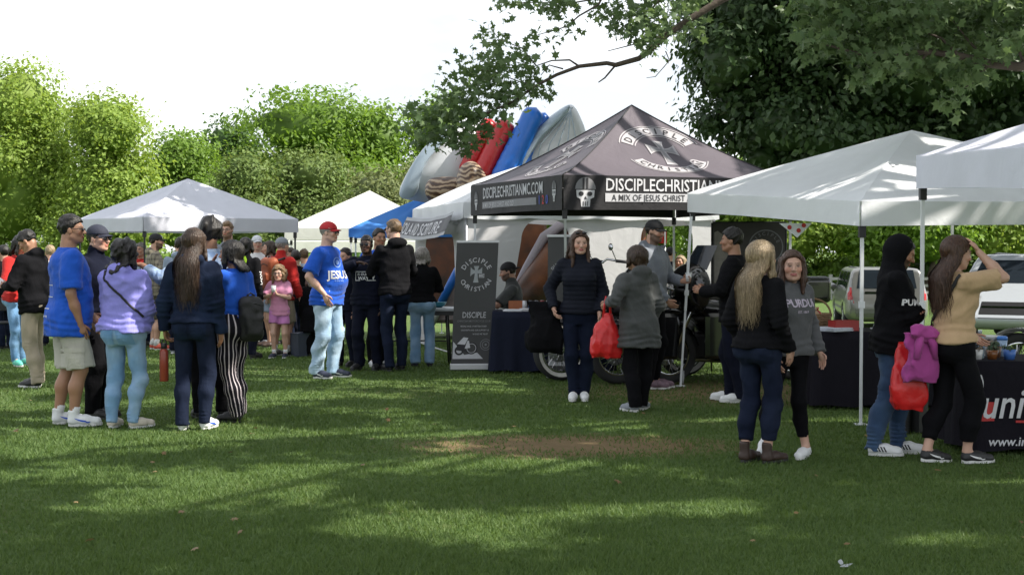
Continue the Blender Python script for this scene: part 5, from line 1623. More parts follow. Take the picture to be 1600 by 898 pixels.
# ---- white wall tent with arched openings and a lettered valance
def wall_tent():
    FL, FR = np.array((-.66, 20.3)), np.array((3.05, 21.3)); BL = np.array((-1.62, 23.9)); BR = FR + (BL - FL)
    z0 = gz(21); base = np.array((FL[0], FL[1], z0))
    root = empty('wall_tent', base); tag(root, 'white tent with side walls and arched openings behind the black canopy', 'tent')
    ez = 2.22
    # walls are cut-out sheets given a little thickness
    def sheet(name, o, dx, outline, holes=()):
        o = np.array((o[0], o[1], z0)); dx = np.array((dx[0], dx[1], 0.0)); n = np.cross(dx, (0, 0, 1.0))
        bm = bmesh.new()
        loops = []
        for lp in (outline,) + tuple(holes):
            vs_ = [bm.verts.new(tuple(o + dx * x + np.array((0, 0, z)) - base)) for x, z in lp]
            es = [bm.edges.new((vs_[i], vs_[(i + 1) % len(vs_)])) for i in range(len(vs_))]; loops += es
        bmesh.ops.triangle_fill(bm, edges=loops, use_beauty=True)
        geo = bmesh.ops.extrude_face_region(bm, geom=bm.faces[:])
        vv = [e for e in geo['geom'] if isinstance(e, bmesh.types.BMVert)]
        bmesh.ops.translate(bm, verts=vv, vec=tuple(n * .006))
        bmesh.ops.recalc_face_normals(bm, faces=bm.faces)
        me = bpy.data.meshes.new(name); bm.to_mesh(me); bm.free()
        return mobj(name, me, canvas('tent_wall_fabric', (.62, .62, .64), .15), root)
    def arch(x0, x1, zt, skew=0.0, zb=.02):
        pts = [(x0, zb)]
        for i in range(9):
            a = PI - PI * .5 * i / 8; pts.append((x0 + skew + .25 + .25 * math.cos(a) * 1.0, zt - .3 + .3 * math.sin(a)))
        for i in range(9):
            a = PI * .5 - PI * .5 * i / 8; pts.append((x1 - .25 + .25 * math.cos(a), zt - .3 + .3 * math.sin(a)))
        pts.append((x1, zb)); return pts
    d1 = unit(np.append(FR - FL, 0))[:2]; W1 = np.linalg.norm(FR - FL)
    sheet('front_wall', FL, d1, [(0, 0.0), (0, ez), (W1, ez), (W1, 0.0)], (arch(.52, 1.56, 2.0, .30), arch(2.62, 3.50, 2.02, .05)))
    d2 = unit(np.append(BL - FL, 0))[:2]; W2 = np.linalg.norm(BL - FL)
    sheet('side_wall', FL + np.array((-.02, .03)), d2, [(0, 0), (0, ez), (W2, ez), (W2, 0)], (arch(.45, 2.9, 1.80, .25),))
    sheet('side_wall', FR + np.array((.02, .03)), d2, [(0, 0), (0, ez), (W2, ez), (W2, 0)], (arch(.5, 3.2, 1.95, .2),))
    pk = (FL + FR + BL + BR) / 4
    cs = [np.append(FL, z0 + ez + .03), np.append(FR, z0 + ez + .03), np.append(BR, z0 + ez + .03), np.append(BL, z0 + ez + .03)]
    for k in range(4):
        a, b = cs[k], cs[(k + 1) % 4]; V = []; n = 14
        for j in range(n + 1):
            for i in range(n + 1):
                u, v = i / n, j / n; e = a + (b - a) * u; p = e + (np.append(pk, z0 + 3.05) - e) * v
                out = unit(e - np.append(pk, e[2])) * .07; p = p + out * (1 - v)
                p[2] += .10 * math.sin(PI * v) - .05 * math.sin(PI * u) * math.sin(PI * v) + .006 * math.sin(u * 23 + v * 9)
                V.append(p - base)
        F = [(j * (n + 1) + i, j * (n + 1) + i + 1, (j + 1) * (n + 1) + i + 1, (j + 1) * (n + 1) + i) for j in range(n) for i in range(n)]
        mobj('roof_panel', np_mesh('roof_panel', np.array(V), [np.array(F)], True), cv_white, root)
        V = []
        for j in range(4):
            for i in range(25):
                u = i / 24; e = a + (b - a) * u; out = unit(e - np.append(pk, e[2])) * (.075 + .012 * j * math.sin(u * 26) * .5)
                V.append(e + out - np.array((0, 0, .075 * j * (1 + .12 * abs(math.sin(u * 4 * PI))))) - base)
        F = [(j * 25 + i, j * 25 + i + 1, (j + 1) * 25 + i + 1, (j + 1) * 25 + i) for j in range(3) for i in range(24)]
        mobj('valance', np_mesh('valance', np.array(V), [np.array(F)], True), cv_white, root)
    for c in cs:
        mb = MB(); mb.tube([np.array((c[0], c[1], z0)) - base, c - base], .022, 8); mb.build('pole', steel_grey, root, True)
    # printed banner tied under the eave on the near side, sagging
    A, B = np.append(BL, 0), np.append(FL, 0); n = np.array((-.965, -.262, 0)); V = []
    def bp(u, t): return A + (B - A) * u + n * (.16 + .16 * t + .02 * math.sin(u * 21)) + np.array((0, 0, z0 + ez - .10 - .34 * t - .06 * math.sin(PI * u)))
    for j in range(7):
        for i in range(25): V.append(bp(i / 24, j / 6) - base)
    F = [(j * 25 + i, j * 25 + i + 1, (j + 1) * 25 + i + 1, (j + 1) * 25 + i) for j in range(6) for i in range(24)]
    bn = mobj('hanging_banner', np_mesh('hanging_banner', np.array(V), [np.array(F)], True), canvas('grey_white_banner', (.52, .53, .56), .3), root)
    L = np.linalg.norm(B - A)
    decal('banner_lettering', text_mesh('SOLA AND SCRIPTURE', .33, .012, 'LEFT', 1.0, sx=.86), ink_white, lambda x, y: bp((x + .12) / L, .80 - y / .42) - base + n * .012, bn)
    V2 = []
    for j in range(3):
        for i in range(25): V2.append(bp(i / 24, .15 + .34 * j) - base + n * .006)
    decal_me = np_mesh('banner_stripe', np.array(V2), [np.array([(j * 25 + i, j * 25 + i + 1, (j + 1) * 25 + i + 1, (j + 1) * 25 + i) for j in range(2) for i in range(24)])], True)
    mobj('banner_stripe', decal_me, simple('dark_banner_print', (.09, .09, .10), .7), bn)
wall_tent()

# ------------------------------------------------------------------ inflatable slide
def pillow(outline, origin, ex, ey, thick, rings=6):
    """closed, puffed shape from an outline (x, y) in the plane ex, ey"""
    P = np.array(outline, float); n = len(P); c = P.mean(0)
    ex, ey = np.array(ex, float), np.array(ey, float); nn = unit(np.cross(ex, ey)); origin = np.array(origin, float)
    V = []; F = []
    for side in (1, -1):
        b0 = len(V)
        for j in range(rings):
            t = j / rings; q = P + (c - P) * t; h = thick * math.sqrt(1 - (1 - t) ** 2)
            for p in q: V.append(origin + ex * p[0] + ey * p[1] + nn * side * h)
        V.append(origin + ex * c[0] + ey * c[1] + nn * side * thick)
        for j in range(rings - 1):
            for i in range(n):
                a = b0 + j * n + i; b = b0 + j * n + (i + 1) % n
                F.append((a, b, b + n, a + n) if side > 0 else (a, a + n, b + n, b))
        for i in range(n):
            a = b0 + (rings - 1) * n + i; b = b0 + (rings - 1) * n + (i + 1) % n
            F.append((a, b, b0 + rings * n) if side > 0 else (b, a, b0 + rings * n))
    return V, F
def smooth_outline(pts, n=6):
    pts = np.array(pts, float); out = []; m = len(pts)
    for i in range(m):
        p0, p1, p2, p3 = pts[i - 1], pts[i], pts[(i + 1) % m], pts[(i + 2) % m]
        for k in range(n):
            t = k / n
            out.append(.5 * ((2 * p1) + (p2 - p0) * t + (2 * p0 - 5 * p1 + 4 * p2 - p3) * t * t + (3 * p1 - p0 - 3 * p2 + p3) * t ** 3))
    return np.array(out)
def vinyl(name, col, rough=.32): return simple(name, col, rough, 0, var=.10, scale=3, bump=.15, bscale=14, spec=.5)
vy_white = vinyl('white_vinyl', (.56, .58, .60)); vy_shade_seam = vinyl('shade_and_seam_vinyl', (.30, .37, .43)); vy_red = vinyl('red_vinyl', (.42, .012, .015)); vy_blue = vinyl('blue_vinyl', (.012, .13, .52))
def wood_vinyl():
    m = bpy.data.materials.new('printed_rock_vinyl'); nt, n, l, out = nodes_of(m)
    tc = n.new('ShaderNodeTexCoord').outputs['Object']
    w = n.new('ShaderNodeTexWave'); w.wave_type = 'BANDS'; w.bands_direction = 'Z'; w.inputs['Scale'].default_value = 3.4; w.inputs['Distortion'].default_value = 9; w.inputs['Detail'].default_value = 3
    l.new(tc, w.inputs['Vector'])
    c = ramp_n(n, l, w.outputs['Fac'], [(.1, (.055, .028, .016)), (.45, (.17, .095, .050)), (.85, (.36, .27, .18))])
    b = n.new('ShaderNodeBsdfPrincipled'); l.new(c, b.inputs['Base Color']); b.inputs['Roughness'].default_value = .4
    l.new(b.outputs[0], out.inputs['Surface']); return m
vy_rock = wood_vinyl()
def rust_vinyl():
    m = bpy.data.materials.new('printed_rust_vinyl'); nt, n, l, out = nodes_of(m)
    tc = n.new('ShaderNodeTexCoord').outputs['Object']
    f = noise_n(n, l, tc, 1.3, 4)
    c = ramp_n(n, l, f, [(.35, (.035, .020, .014)), (.5, (.12, .040, .015)), (.68, (.24, .078, .024))])
    b = n.new('ShaderNodeBsdfPrincipled'); l.new(c, b.inputs['Base Color']); b.inputs['Roughness'].default_value = .38
    l.new(b.outputs[0], out.inputs['Surface']); return m
vy_rust = rust_vinyl()
def inflatable():
    D = 27.0; sc = FPX / D; base = np.array(((770 - 800) / sc, D, gz(D)))
    root = empty('inflatable_slide', base); tag(root, 'big inflatable slide with grey fins and red and blue tubes rising over the tents', 'inflatable')
    def rel(px, py, d=0.0): return at(px, py, D + d) - base
    def shape(name, pix, d, thick, mat, depth_lean=0.0, n=5, parent=root):
        P = np.array([rel(px, py, d) for px, py in pix]); o = P.mean(0)
        V, F = pillow(smooth_outline((P - o)[:, (0, 2)], n), o, (1, 0, 0), (0, depth_lean, 1), thick)
        mb = MB().add(V, F); return mb.build(name, mat, parent, True)
    lf = shape('grey_fin', [(624, 304), (642, 260), (670, 222), (706, 196), (742, 182), (764, 212), (760, 262), (742, 300), (700, 319), (655, 315)], .7, .48, vy_white, .15, 3)
    shape('fin_shaded_edge', [(625, 304), (641, 262), (668, 225), (704, 199), (712, 204), (682, 232), (660, 268), (652, 300), (640, 310)], .30, .16, vy_shade_seam, .15, parent=lf)  # shade on the fin's left side, put in as a blue-grey strip
    rf = shape('grey_fin', [(893, 163), (908, 185), (917, 215), (915, 250), (880, 285), (820, 288), (798, 272), (815, 235), (842, 198), (868, 175)], .5, .55, vy_white, .1)
    shape('fin_shaded_edge', [(890, 164), (868, 176), (842, 199), (815, 236), (797, 272), (808, 275), (830, 240), (856, 208), (884, 180)], -.02, .20, vy_shade_seam, .1, parent=rf)  # side turned from the sun: its shade is coloured in blue-grey
    for i, px in enumerate(range(845, 915, 14)):      # seams sewn across the fin
        mb = MB(); mb.tube([rel(893 - (i - 2) * 1.0, 168, .0), rel(px, 225, -.14), rel(px - 12, 284, -.08)], .010, 5); mb.build('seam', vy_shade_seam, rf, True)
    def tube(name, a, b, r0, r1, mat, d):
        p, q = rel(*a, d), rel(*b, d); ax = q - p; L = np.linalg.norm(ax); ax = ax / L; pts = []; rad = []
        for t in np.linspace(-.0, 1, 26):
            e = min(1, math.sqrt(max(0, 1 - max(0, (abs(t - .5) - .40) / .10) ** 2)))
            rad.append(max(.004, (r0 + (r1 - r0) * t) * e) * (1 + .025 * math.sin(t * 60))); pts.append(p + ax * L * t + np.array((0, .10 * math.sin(PI * t), 0)))
        mb = MB(); mb.tube(pts, rad, 16); return mb.build(name, mat, root, True)
    tube('red_tube', (728, 275), (768, 186), .20, .17, vy_red, .1); tube('red_tube', (750, 282), (794, 188), .22, .19, vy_red, -.1)
    tube('blue_tube', (780, 290), (838, 168), .24, .20, vy_blue, -.25); tube('blue_tube', (806, 288), (852, 176), .18, .15, vy_blue, .05)
    rk = shape('rock', [(712, 300), (714, 275), (722, 258), (738, 252), (752, 262), (762, 285), (760, 318), (735, 326), (715, 320)], -.75, .34, vy_rock)
    shape('rock', [(664, 296), (672, 280), (700, 276), (728, 282), (736, 300), (722, 314), (690, 318), (670, 312)], -.35, .30, vy_rock)
    shape('rock', [(758, 300), (772, 282), (800, 276), (828, 280), (840, 296), (815, 312), (775, 316)], -.55, .30, vy_rock)
    # the slide body: two sloping side walls and the bed between them, running down towards the camera and to the left
    def slab(name, pix, d, th, mat):
        P = [rel(px, py, d) for px, py in pix]; n = len(P); off = np.array((0, th, 0))
        mb = MB(); mb.add(P + [p + off for p in P], [tuple(range(n)), tuple(range(2 * n - 1, n - 1, -1))] + [(i, (i + 1) % n, n + (i + 1) % n, n + i) for i in range(n)])
        return mb.build(name, mat, root, bevel=.06)
    slab('side_wall', [(640, 500), (655, 330), (705, 305), (800, 300), (850, 305), (865, 480), (860, 520)], .35, 2.4, vy_rust)
    root2 = root
    d2 = -3.2
    sl = slab('slide_wall', [(788, 505), (800, 470), (848, 372), (900, 335), (1010, 330), (1010, 505)], d2, 1.3, vy_rust)
    mb = MB(); pts = [rel(790, 500, d2 - .05), rel(800, 468, d2 - .05), rel(824, 418, d2 - .05), rel(850, 370, d2 - .05), rel(905, 332, d2 - .05)]
    mb.tube(pts, .085, 12); mb.build('edge_tube', vinyl('lavender_vinyl', (.36, .33, .40)), root, True)
    mb = MB(); mb.tube([rel(812, 505, d2 - .1), rel(835, 455, d2 - .1), rel(875, 405, d2 - .1), rel(930, 375, d2 - .1)], [.30, .34, .36, .36], 14); mb.build('orange_roll', vy_rust, root, True)
    d3 = -2.4
    slab('slide_wall', [(672, 505), (722, 398), (790, 392), (790, 505)], d3, .9, simple('printed_grey_vinyl', (.24, .20, .21), .5, var=.45, scale=9))
    mb = MB(); mb.tube([rel(690, 472, d3 - .05), rel(706, 440, d3 - .05), rel(735, 385, d3 - .05)], .075, 12); mb.build('edge_tube', vy_blue, root, True)
    mb = MB(); mb.tube([rel(674, 505, d3 - .05), rel(690, 473, d3 - .05)], .07, 12); mb.build('edge_tube', vinyl('pale_vinyl', (.45, .48, .50)), root, True)
inflatable()

# ------------------------------------------------------------------ roll-up banners
def rollup(label, pxc, py_base, D, width, height, yaw, tilt, seed):
    c = np.array(((pxc - 800) / FPX * D, D, gz(D)))
    root = empty('rollup_banner', c, R(yaw)); tag(root, label, 'banner', 'roll-up banners of the black canopy')
    MB().box((0, 0, .045), (width / 2 + .012, .075, .040)).build('base', simple('silver_base', (.52, .53, .55), .35, .5, var=.05), root, bevel=.012)
    def fn0(x, y, off=0.0): return np.array((x + tilt * y, -.012 - off + .010 * math.sin(y * 3 + seed) + .008 * math.cos(x * 7), .085 + y))
    V, F = grid2(-width / 2, width / 2, 0, height - .1, 10, 24)
    P = np.array([fn0(*p) for p in V]); back = P + np.array((0, .004, 0)); n = len(P)
    mobj('panel', np_mesh('panel', np.concatenate((P, back)), [np.concatenate((np.array(F), np.array(F)[:, ::-1] + n))], True), simple('charcoal_banner_print', (.050, .050, .052), .5, var=.2, scale=3), root)
    MB().box((tilt * height, -.010, height - .005), (width / 2 + .008, .014, .014)).build('top_rail', simple('silver_rail', (.55, .56, .58), .35, .5), root)
    MB().tube([(0, .03, .08), (tilt * height, .012, height - .02)], .010, 8).build('pole', black_steel, root, True)
    k = width / .53; cy_ = height * .69
    f = lambda x, y: fn0(x, y, .004); g = lambda x, y: fn0(x, y, .008)
    S = .185 * k
    for vf in arc_text('DISCIPLE', S, .085 * k, 90, 118, .012, False, True) + arc_text('CHRISTIAN', S, .080 * k, 270, 122, .012, True, True): decal('letter', vf, ink_pale, lambda x, y: f(x, cy_ + y), root)
    decal('cross', shiftvf(cross_shape(.175 * k, .20, .52), 0, .035 * k), simple('silver_print', (.34, .36, .38), .6, var=.3, scale=20), lambda x, y: f(x, cy_ + y), root)
    decal('letter_box', grid2(.035 * k, .105 * k, -.045 * k, .015 * k, 2, 2), ink_grey, lambda x, y: g(x, cy_ + y), root)
    decal('letter_box_text', shiftvf(text_mesh('MC', .05 * k, .01), .07 * k, -.032 * k), ink_pale, lambda x, y: fn0(x, cy_ + y, .011), root)
    decal('title', text_mesh('DISCIPLE', .105 * k, .004, sx=.74), ink_pale, lambda x, y: f(x, height * .355 + y), root)
    decal('subtitle', text_mesh('CHRISTIAN MOTORCYCLE CLUB', .036 * k, .003, sx=.80), ink_grey, lambda x, y: f(x, height * .322 + y), root)
    for i, (t, al) in enumerate((('PEOPLE HAVE A WRITTEN STORY', .0), ('OUR FAITH AND OUR SUPPORT US', .02), ('IN GOD WE TRUST', .09))):
        decal('verse_line', text_mesh(t, .027 * k, .004, sx=.82), ink_pale, lambda x, y, i=i, al=al: f(x + al * k, height * (.283 - .030 * i) + y), root)
    # the printed motorcycle on pale ground and a faint seal
    z = height * .055
    decal('printed_ground', poly2([(-.25 * k, z - .03), (.14 * k, z - .03), (.06 * k, z + .05), (-.10 * k, z + .02), (-.25 * k, z + .19)]), ink_pale, f, root)
    w = joinvf(shiftvf(annulus(.052, .078, 0, 360, 22), -.015 * k, z + .105, k), shiftvf(annulus(.036, .058, 0, 360, 20), -.17 * k, z + .075, k),
               poly2([(-.21 * k, z + .08), (-.07 * k, z + .06), (-.04 * k, z + .14), (-.09 * k, z + .22), (-.19 * k, z + .19)]))
    decal('printed_motorcycle', w, ink_dark, g, root)
    w = joinvf(shiftvf(annulus(.054, .060, 0, 360, 22), -.015 * k, z + .105, k), poly2([(-.20 * k, z + .16), (-.10 * k, z + .15), (-.06 * k, z + .235), (-.12 * k, z + .245)]), poly2([(-.10 * k, z + .10), (-.07 * k, z + .20), (-.05 * k, z + .20), (-.03 * k, z + .11)]))
    decal('printed_motorcycle_highlight', w, ink_white, lambda x, y: fn0(x, y, .011), root)
    decal('seal', joinvf(shiftvf(annulus(.066, .072, 0, 360, 26), .165 * k, z + .15, k), shiftvf(annulus(.040, .047, 0, 360, 22), .165 * k, z + .15, k), shiftvf(annulus(.0, .014, 0, 360, 12), .165 * k, z + .15, k)), ink_grey, f, root)
rollup('charcoal roll-up banner with a silver cross standing in front of the navy table', 737, 577, 17.9, .53, 1.64, 4, .050, 0)
rollup('charcoal roll-up banner partly hidden behind the woman in the padded jacket', 875, 560, 16.75, .29, 1.70, -8, .0, 2)

# ------------------------------------------------------------------ tables and what lies on them
def draped_table(name, label, x0, x1, y0, y1, h, mat, seed=0, top_mat=None, group=None, low=.03, rot_=0.0):
    c = np.array(((x0 + x1) / 2, (y0 + y1) / 2, gz(y0))); hw, hd = (x1 - x0) / 2, (y1 - y0) / 2
    root = empty(name, c, rot_); tag(root, label, 'table', group)
    MB().box((0, 0, h - .02), (hw - .012, hd - .012, .018)).build('tabletop', simple('table_plastic', (.55, .55, .53), .5), root)
    for sx in (-1, 1):
        for sy in (-1, 1):
            MB().tube([(sx * (hw - .15), sy * (hd - .1), 0), (sx * (hw - .15), sy * (hd - .1), h - .04)], .014, 8).build('leg', steel_grey, root, True)
    # cloth: top sheet, then a skirt that falls in folds
    per = []; n = 26
    for i in range(n): per.append((-hw + 2 * hw * i / n, -hd))
    for i in range(10): per.append((hw, -hd + 2 * hd * i / 10))
    for i in range(n): per.append((hw - 2 * hw * i / n, hd))
    for i in range(10): per.append((-hw, hd - 2 * hd * i / 10))
    per = np.array(per); m = len(per); V = []; F = []
    r = np.random.default_rng(seed); ph = r.uniform(0, 6, 4)
    rows = 8
    for j in range(rows + 1):
        t = j / rows
        for i, p in enumerate(per):
            nrm = unit(p / np.array((hw, hd)) * (np.abs(p / np.array((hw, hd))) > .97)) if (np.abs(p / np.array((hw, hd))) > .97).any() else unit(p)
            q = i / m * 2 * PI
            f = .004 + t * (.030 + .022 * math.sin(q * 13 + ph[0]) + .014 * math.sin(q * 23 + ph[1]) + .010 * math.sin(q * 41 + ph[2]))
            V.append((p[0] + nrm[0] * f, p[1] + nrm[1] * f, h + .003 - (h - low) * t + .010 * t * math.sin(q * 9 + ph[3])))
    for j in range(rows):
        for i in range(m): F.append((j * m + i, j * m + (i + 1) % m, (j + 1) * m + (i + 1) % m, (j + 1) * m + i))
    F.append(tuple(range(m))[::-1])
    me = bpy.data.meshes.new('tablecloth'); me.from_pydata(V, [], F); me.polygons.foreach_set('use_smooth', [True] * (len(F) - 1) + [False])
    bm = bmesh.new(); bm.from_mesh(me); bmesh.ops.recalc_face_normals(bm, faces=bm.faces); bm.to_mesh(me); bm.free()
    cl = mobj('tablecloth', me, mat, root)
    return root, cl, c
navy_cloth = cloth('navy_tablecloth', (.012, .015, .030), rough=.8); black_cloth = cloth('black_tablecloth', (.010, .009, .014), rough=.8)
nt_, nt_cl, ntc = draped_table('draped_table', 'table under a navy cloth where the man in the backward cap sits', -.24, 1.25, 17.4, 18.1, .76, navy_cloth, 1)
t1_, t1_cl, t1c = draped_table('draped_table', 'table under a black cloth holding a basket and a red box', 2.92, 4.5, 13.5, 14.2, .74, black_cloth, 2)
t2_, t2_cl, t2c = draped_table('draped_table', 'table under a black cloth printed with big white and red lettering', 3.40, 5.4, 10.45, 11.15, .70, black_cloth, 3, low=.04)
def front_print(root, cl, c, name, vf, mat, x, z, off):
    bv = bvh_of([cl])
    o = Vector((x - c[0], -1.2, z))
    return decal(name, vf, mat, shrink_fn(bv, o, (1, 0, 0), (0, 0, 1), off, 1.4), cl)
# printed cloth: pixel columns of the photo at the cloth's distance
tD = 10.42; ts = FPX / tD
def tx(px): return (px - 800) / ts
def tz(py): return CH + (HZ - py) / ts
front_print(t2_, t2_cl, t2c, 'red_block', grid2(0, .165, 0, .14, 6, 5), ink_red, tx(1521), tz(658), .010)
front_print(t2_, t2_cl, t2c, 'lettering', text_mesh('in', .27, .022, 'LEFT', sx=.9), ink_white, tx(1504), tz(611), .008)
front_print(t2_, t2_cl, t2c, 'lettering', text_mesh('uniform', .315, .010, 'LEFT', shear=.25, sx=.84), ink_white, tx(1532), tz(653), .014)
front_print(t2_, t2_cl, t2c, 'underline', grid2(0, .8, 0, .018, 20, 1), ink_red, tx(1590), tz(661), .012)
front_print(t2_, t2_cl, t2c, 'web_address', text_mesh('www.in2uniform.com', .095, .012, 'LEFT', shear=.15), ink_white, tx(1546), tz(697), .008)

def paper_stack(label, loc, n, size, mat, seed, rz=0.0):
    root = empty('paper_stack', loc, rz); tag(root, label, 'papers', 'papers on the tables')
    r = np.random.default_rng(seed)
    for i in range(n): MB().box((r.normal() * .006, r.normal() * .006, .004 + .007 * i), (size[0] / 2, size[1] / 2, .003), r.normal() * .05).build('sheet', mat, root)
    return root
paper = simple('white_paper', (.74, .75, .78), .8, var=.04); paper2 = simple('printed_paper', (.55, .58, .66), .7, var=.4, scale=40)
paper_stack('stack of white leaflets on the navy table beside the seated man', (.32, 17.6, .765), 4, (.42, .26), paper, 1, .1)
paper_stack('second pile of white leaflets at the end of the navy table', (.02, 17.55, .765), 3, (.24, .22), paper, 2, -.1)
paper_stack('pile of white cards beside the near leg of the white canopy', (3.72, 13.7, .745), 7, (.22, .16), paper, 3, .2)
paper_stack('printed leaflets next to the red box on the black table', (3.10, 13.62, .745), 5, (.24, .32), paper2, 4, .5)
def can(label, loc, mat, r=.030, h=.12):
    root = empty('drink_can', loc); tag(root, label, 'can', 'cans on the navy table')
    MB().lathe([(r * .8, 0), (r, .008), (r, h - .012), (r * .82, h)], (0, 0, 0), n=16).build('body', mat, root, True)
    MB().lathe([(r * .78, h - .002), (r * .80, h + .003), (r * .70, h + .001)], (0, 0, 0), n=16).build('rim', steel_grey, root, True)
can_m = [simple('can_blue', (.05, .14, .35), .3, .4), simple('can_white', (.6, .6, .62), .3, .3), simple('can_red', (.40, .03, .03), .3, .4), simple('can_silver', (.45, .47, .5), .25, .8)]
CANW = ['first', 'second', 'third', 'fourth', 'fifth', 'sixth']
for i in range(6):
    can('%s small can in the row on the navy table counting from the seated man' % CANW[i], (.16 + .075 * i, 17.86 + .02 * (i % 2), .763), can_m[(i * 3 + 1) % 4])
MB_ = MB
def crate():
    root = empty('open_box', (.06, 17.95, .763)); tag(root, 'orange-brown box behind the cans on the navy table', 'box')
    m = simple('orange_card', (.36, .12, .05), .7)
    for c, h in (((0, 0, .005), (.10, .07, .004)), ((0, -.07, .06), (.10, .004, .055)), ((0, .07, .06), (.10, .004, .055)), ((-.10, 0, .06), (.004, .066, .055)), ((.10, 0, .06), (.004, .066, .055))):
        MB().box(c, h).build('side_panel', m, root)
crate()
# folding table with the teal bowl, left of the first banner
def fold_table():
    D = 19.2; c = np.array((-1.35, D, gz(D))); root = empty('folding_table', c); tag(root, 'plain folding table left of the first roll-up banner', 'table')
    MB().box((0, 0, .735), (.62, .34, .020)).build('tabletop', simple('pale_tabletop', (.50, .52, .54), .5), root, bevel=.006)
    MB().box((0, -.33, .69), (.60, .012, .028)).build('apron', black_steel, root)
    for sx in (-1, 1):
        for sy in (-1, 1): MB().tube([(sx * .5, sy * .28, 0), (sx * .46, sy * .27, .715)], .014, 8).build('leg', black_steel, root, True)
    MB().tube([(-.48, .0, .30), (.48, .0, .30)], .010, 6).build('brace', black_steel, root, True)
    b = empty('bowl', c + np.array((.34, -.05, .756))); tag(b, 'teal bowl on the plain folding table', 'bowl')
    MB().lathe([(.05, 0), (.10, .03), (.125, .075), (.118, .075), (.092, .035), (.0, .015)], (0, 0, 0), n=24).build('bowl_shell', simple('teal_plastic', (.02, .17, .24), .35), b, True)
    p = empty('paper_stack', c + np.array((-.05, -.1, .756))); tag(p, 'flyers spread on the plain folding table', 'papers', 'papers on the tables')
    for i in range(4): MB().box((-.3 + .18 * i, .02 * (i % 2), .004), (.075, .10, .003), .1 * i).build('sheet', paper, p)
fold_table()
def basket():
    root = empty('wicker_basket', (2.98, 13.95, .745)); tag(root, 'wicker basket with goods on the black table behind the red box', 'basket')
    wk = simple('wicker', (.22, .14, .075), .85, var=.35, scale=40, bump=.6, bscale=80)
    mb = MB()
    for k in range(9):
        z = .012 + k * .017; r = .12 + .028 * k / 8
        mb.tube([((r + .004 * (-1) ** (i + k)) * math.cos(2 * PI * i / 32) * 1.25, (r + .004 * (-1) ** (i + k)) * math.sin(2 * PI * i / 32), z) for i in range(33)], .0095, 5)
    mb.build('woven_side', wk, root, True)
    MB().lathe([(.0, .004), (.13, .004), (.13, .012), (0, .012)], (0, 0, 0), n=20).build('bottom', wk, root)
    mb = MB(); mb.tube([(.18 * math.cos(a), 0, .14 + .16 * math.sin(a)) for a in np.linspace(0, PI, 14)], .010, 6); mb.build('handle', wk, root, True)
    for i, (x, y, r, m) in enumerate(((-.06, 0, .055, can_m[1]), (.05, .03, .05, can_m[2]), (.02, -.05, .045, simple('tan_fill', (.35, .25, .16), .8)))):
        o = empty('wrapped_item', (2.98 + x, 13.95 + y, .745 + .05)); tag(o, ('white wrapped item in the wicker basket', 'red wrapped item in the wicker basket', 'tan wrapped item in the wicker basket')[i], 'package', 'goods in the wicker basket')
        MB().sphere((0, 0, .08), (r, r, r * 1.2), 10, 7).build('wrapper', m, o, True); MB().lathe([(.012, .13), (.022, .165), (.0, .16)], (0, 0, 0), n=8).build('tied_end', m, o, True)
    b = empty('red_box', (3.22, 13.66, .745), .25); tag(b, 'open red box standing on the black table', 'box')
    rm = simple('red_plastic', (.30, .022, .020), .4)
    for c, h in (((0, 0, .004), (.12, .075, .004)), ((0, -.075, .05), (.124, .004, .05)), ((0, .075, .05), (.124, .004, .05)), ((-.122, 0, .05), (.004, .071, .05)), ((.122, 0, .05), (.004, .071, .05))):
        MB().box(c, h).build('side_panel', rm, b)
    st = empty('sign_stand', (3.62, 13.9, .745)); tag(st, 'slanted white stand on the black table beside the cards', 'stand')
    MB().tube([(-.05, 0, 0), (.06, 0, .30)], .012, 6).build('strut', steel_white, st, True); MB().tube([(.12, 0, 0), (.06, 0, .30)], .010, 6).build('strut', steel_white, st, True); MB().box((.03, 0, .008), (.10, .05, .006)).build('base', steel_white, st)
basket()
# goods on the lettered table
def bottle(label, loc):
    root = empty('water_bottle', loc); tag(root, label, 'bottle', 'water bottles on the lettered table')
    g = bpy.data.materials.get('bottle_plastic')
    if g is None:
        g = bpy.data.materials.new('bottle_plastic'); nt, n, l, out = nodes_of(g)
        b = n.new('ShaderNodeBsdfPrincipled'); b.inputs['Base Color'].default_value = (.55, .72, .85, 1); b.inputs['Roughness'].default_value = .12; b.inputs['Transmission Weight'].default_value = .55; b.inputs['IOR'].default_value = 1.3
        l.new(b.outputs[0], out.inputs['Surface'])
    MB().lathe([(.028, 0), (.033, .01), (.033, .05), (.030, .055), (.033, .06), (.033, .135), (.028, .155), (.014, .180), (.013, .195)], (0, 0, 0), n=18).build('bottle_body', g, root, True)
    MB().lathe([(.015, .193), (.015, .212), (.012, .215)], (0, 0, 0), n=14).build('cap', simple('cap_white', (.62, .68, .75), .4), root, True)
    MB().lathe([(.0338, .07), (.0338, .125)], (0, 0, 0), n=18).build('label', simple('bottle_label', (.25, .42, .62), .5), root, True)
TZ = .704
bottle('clear water bottle nearest the woman in tan on the lettered table', (tx(1535) + .02, 10.75, TZ)); bottle('clear water bottle second from the woman in tan', (tx(1547) + .03, 10.72, TZ))
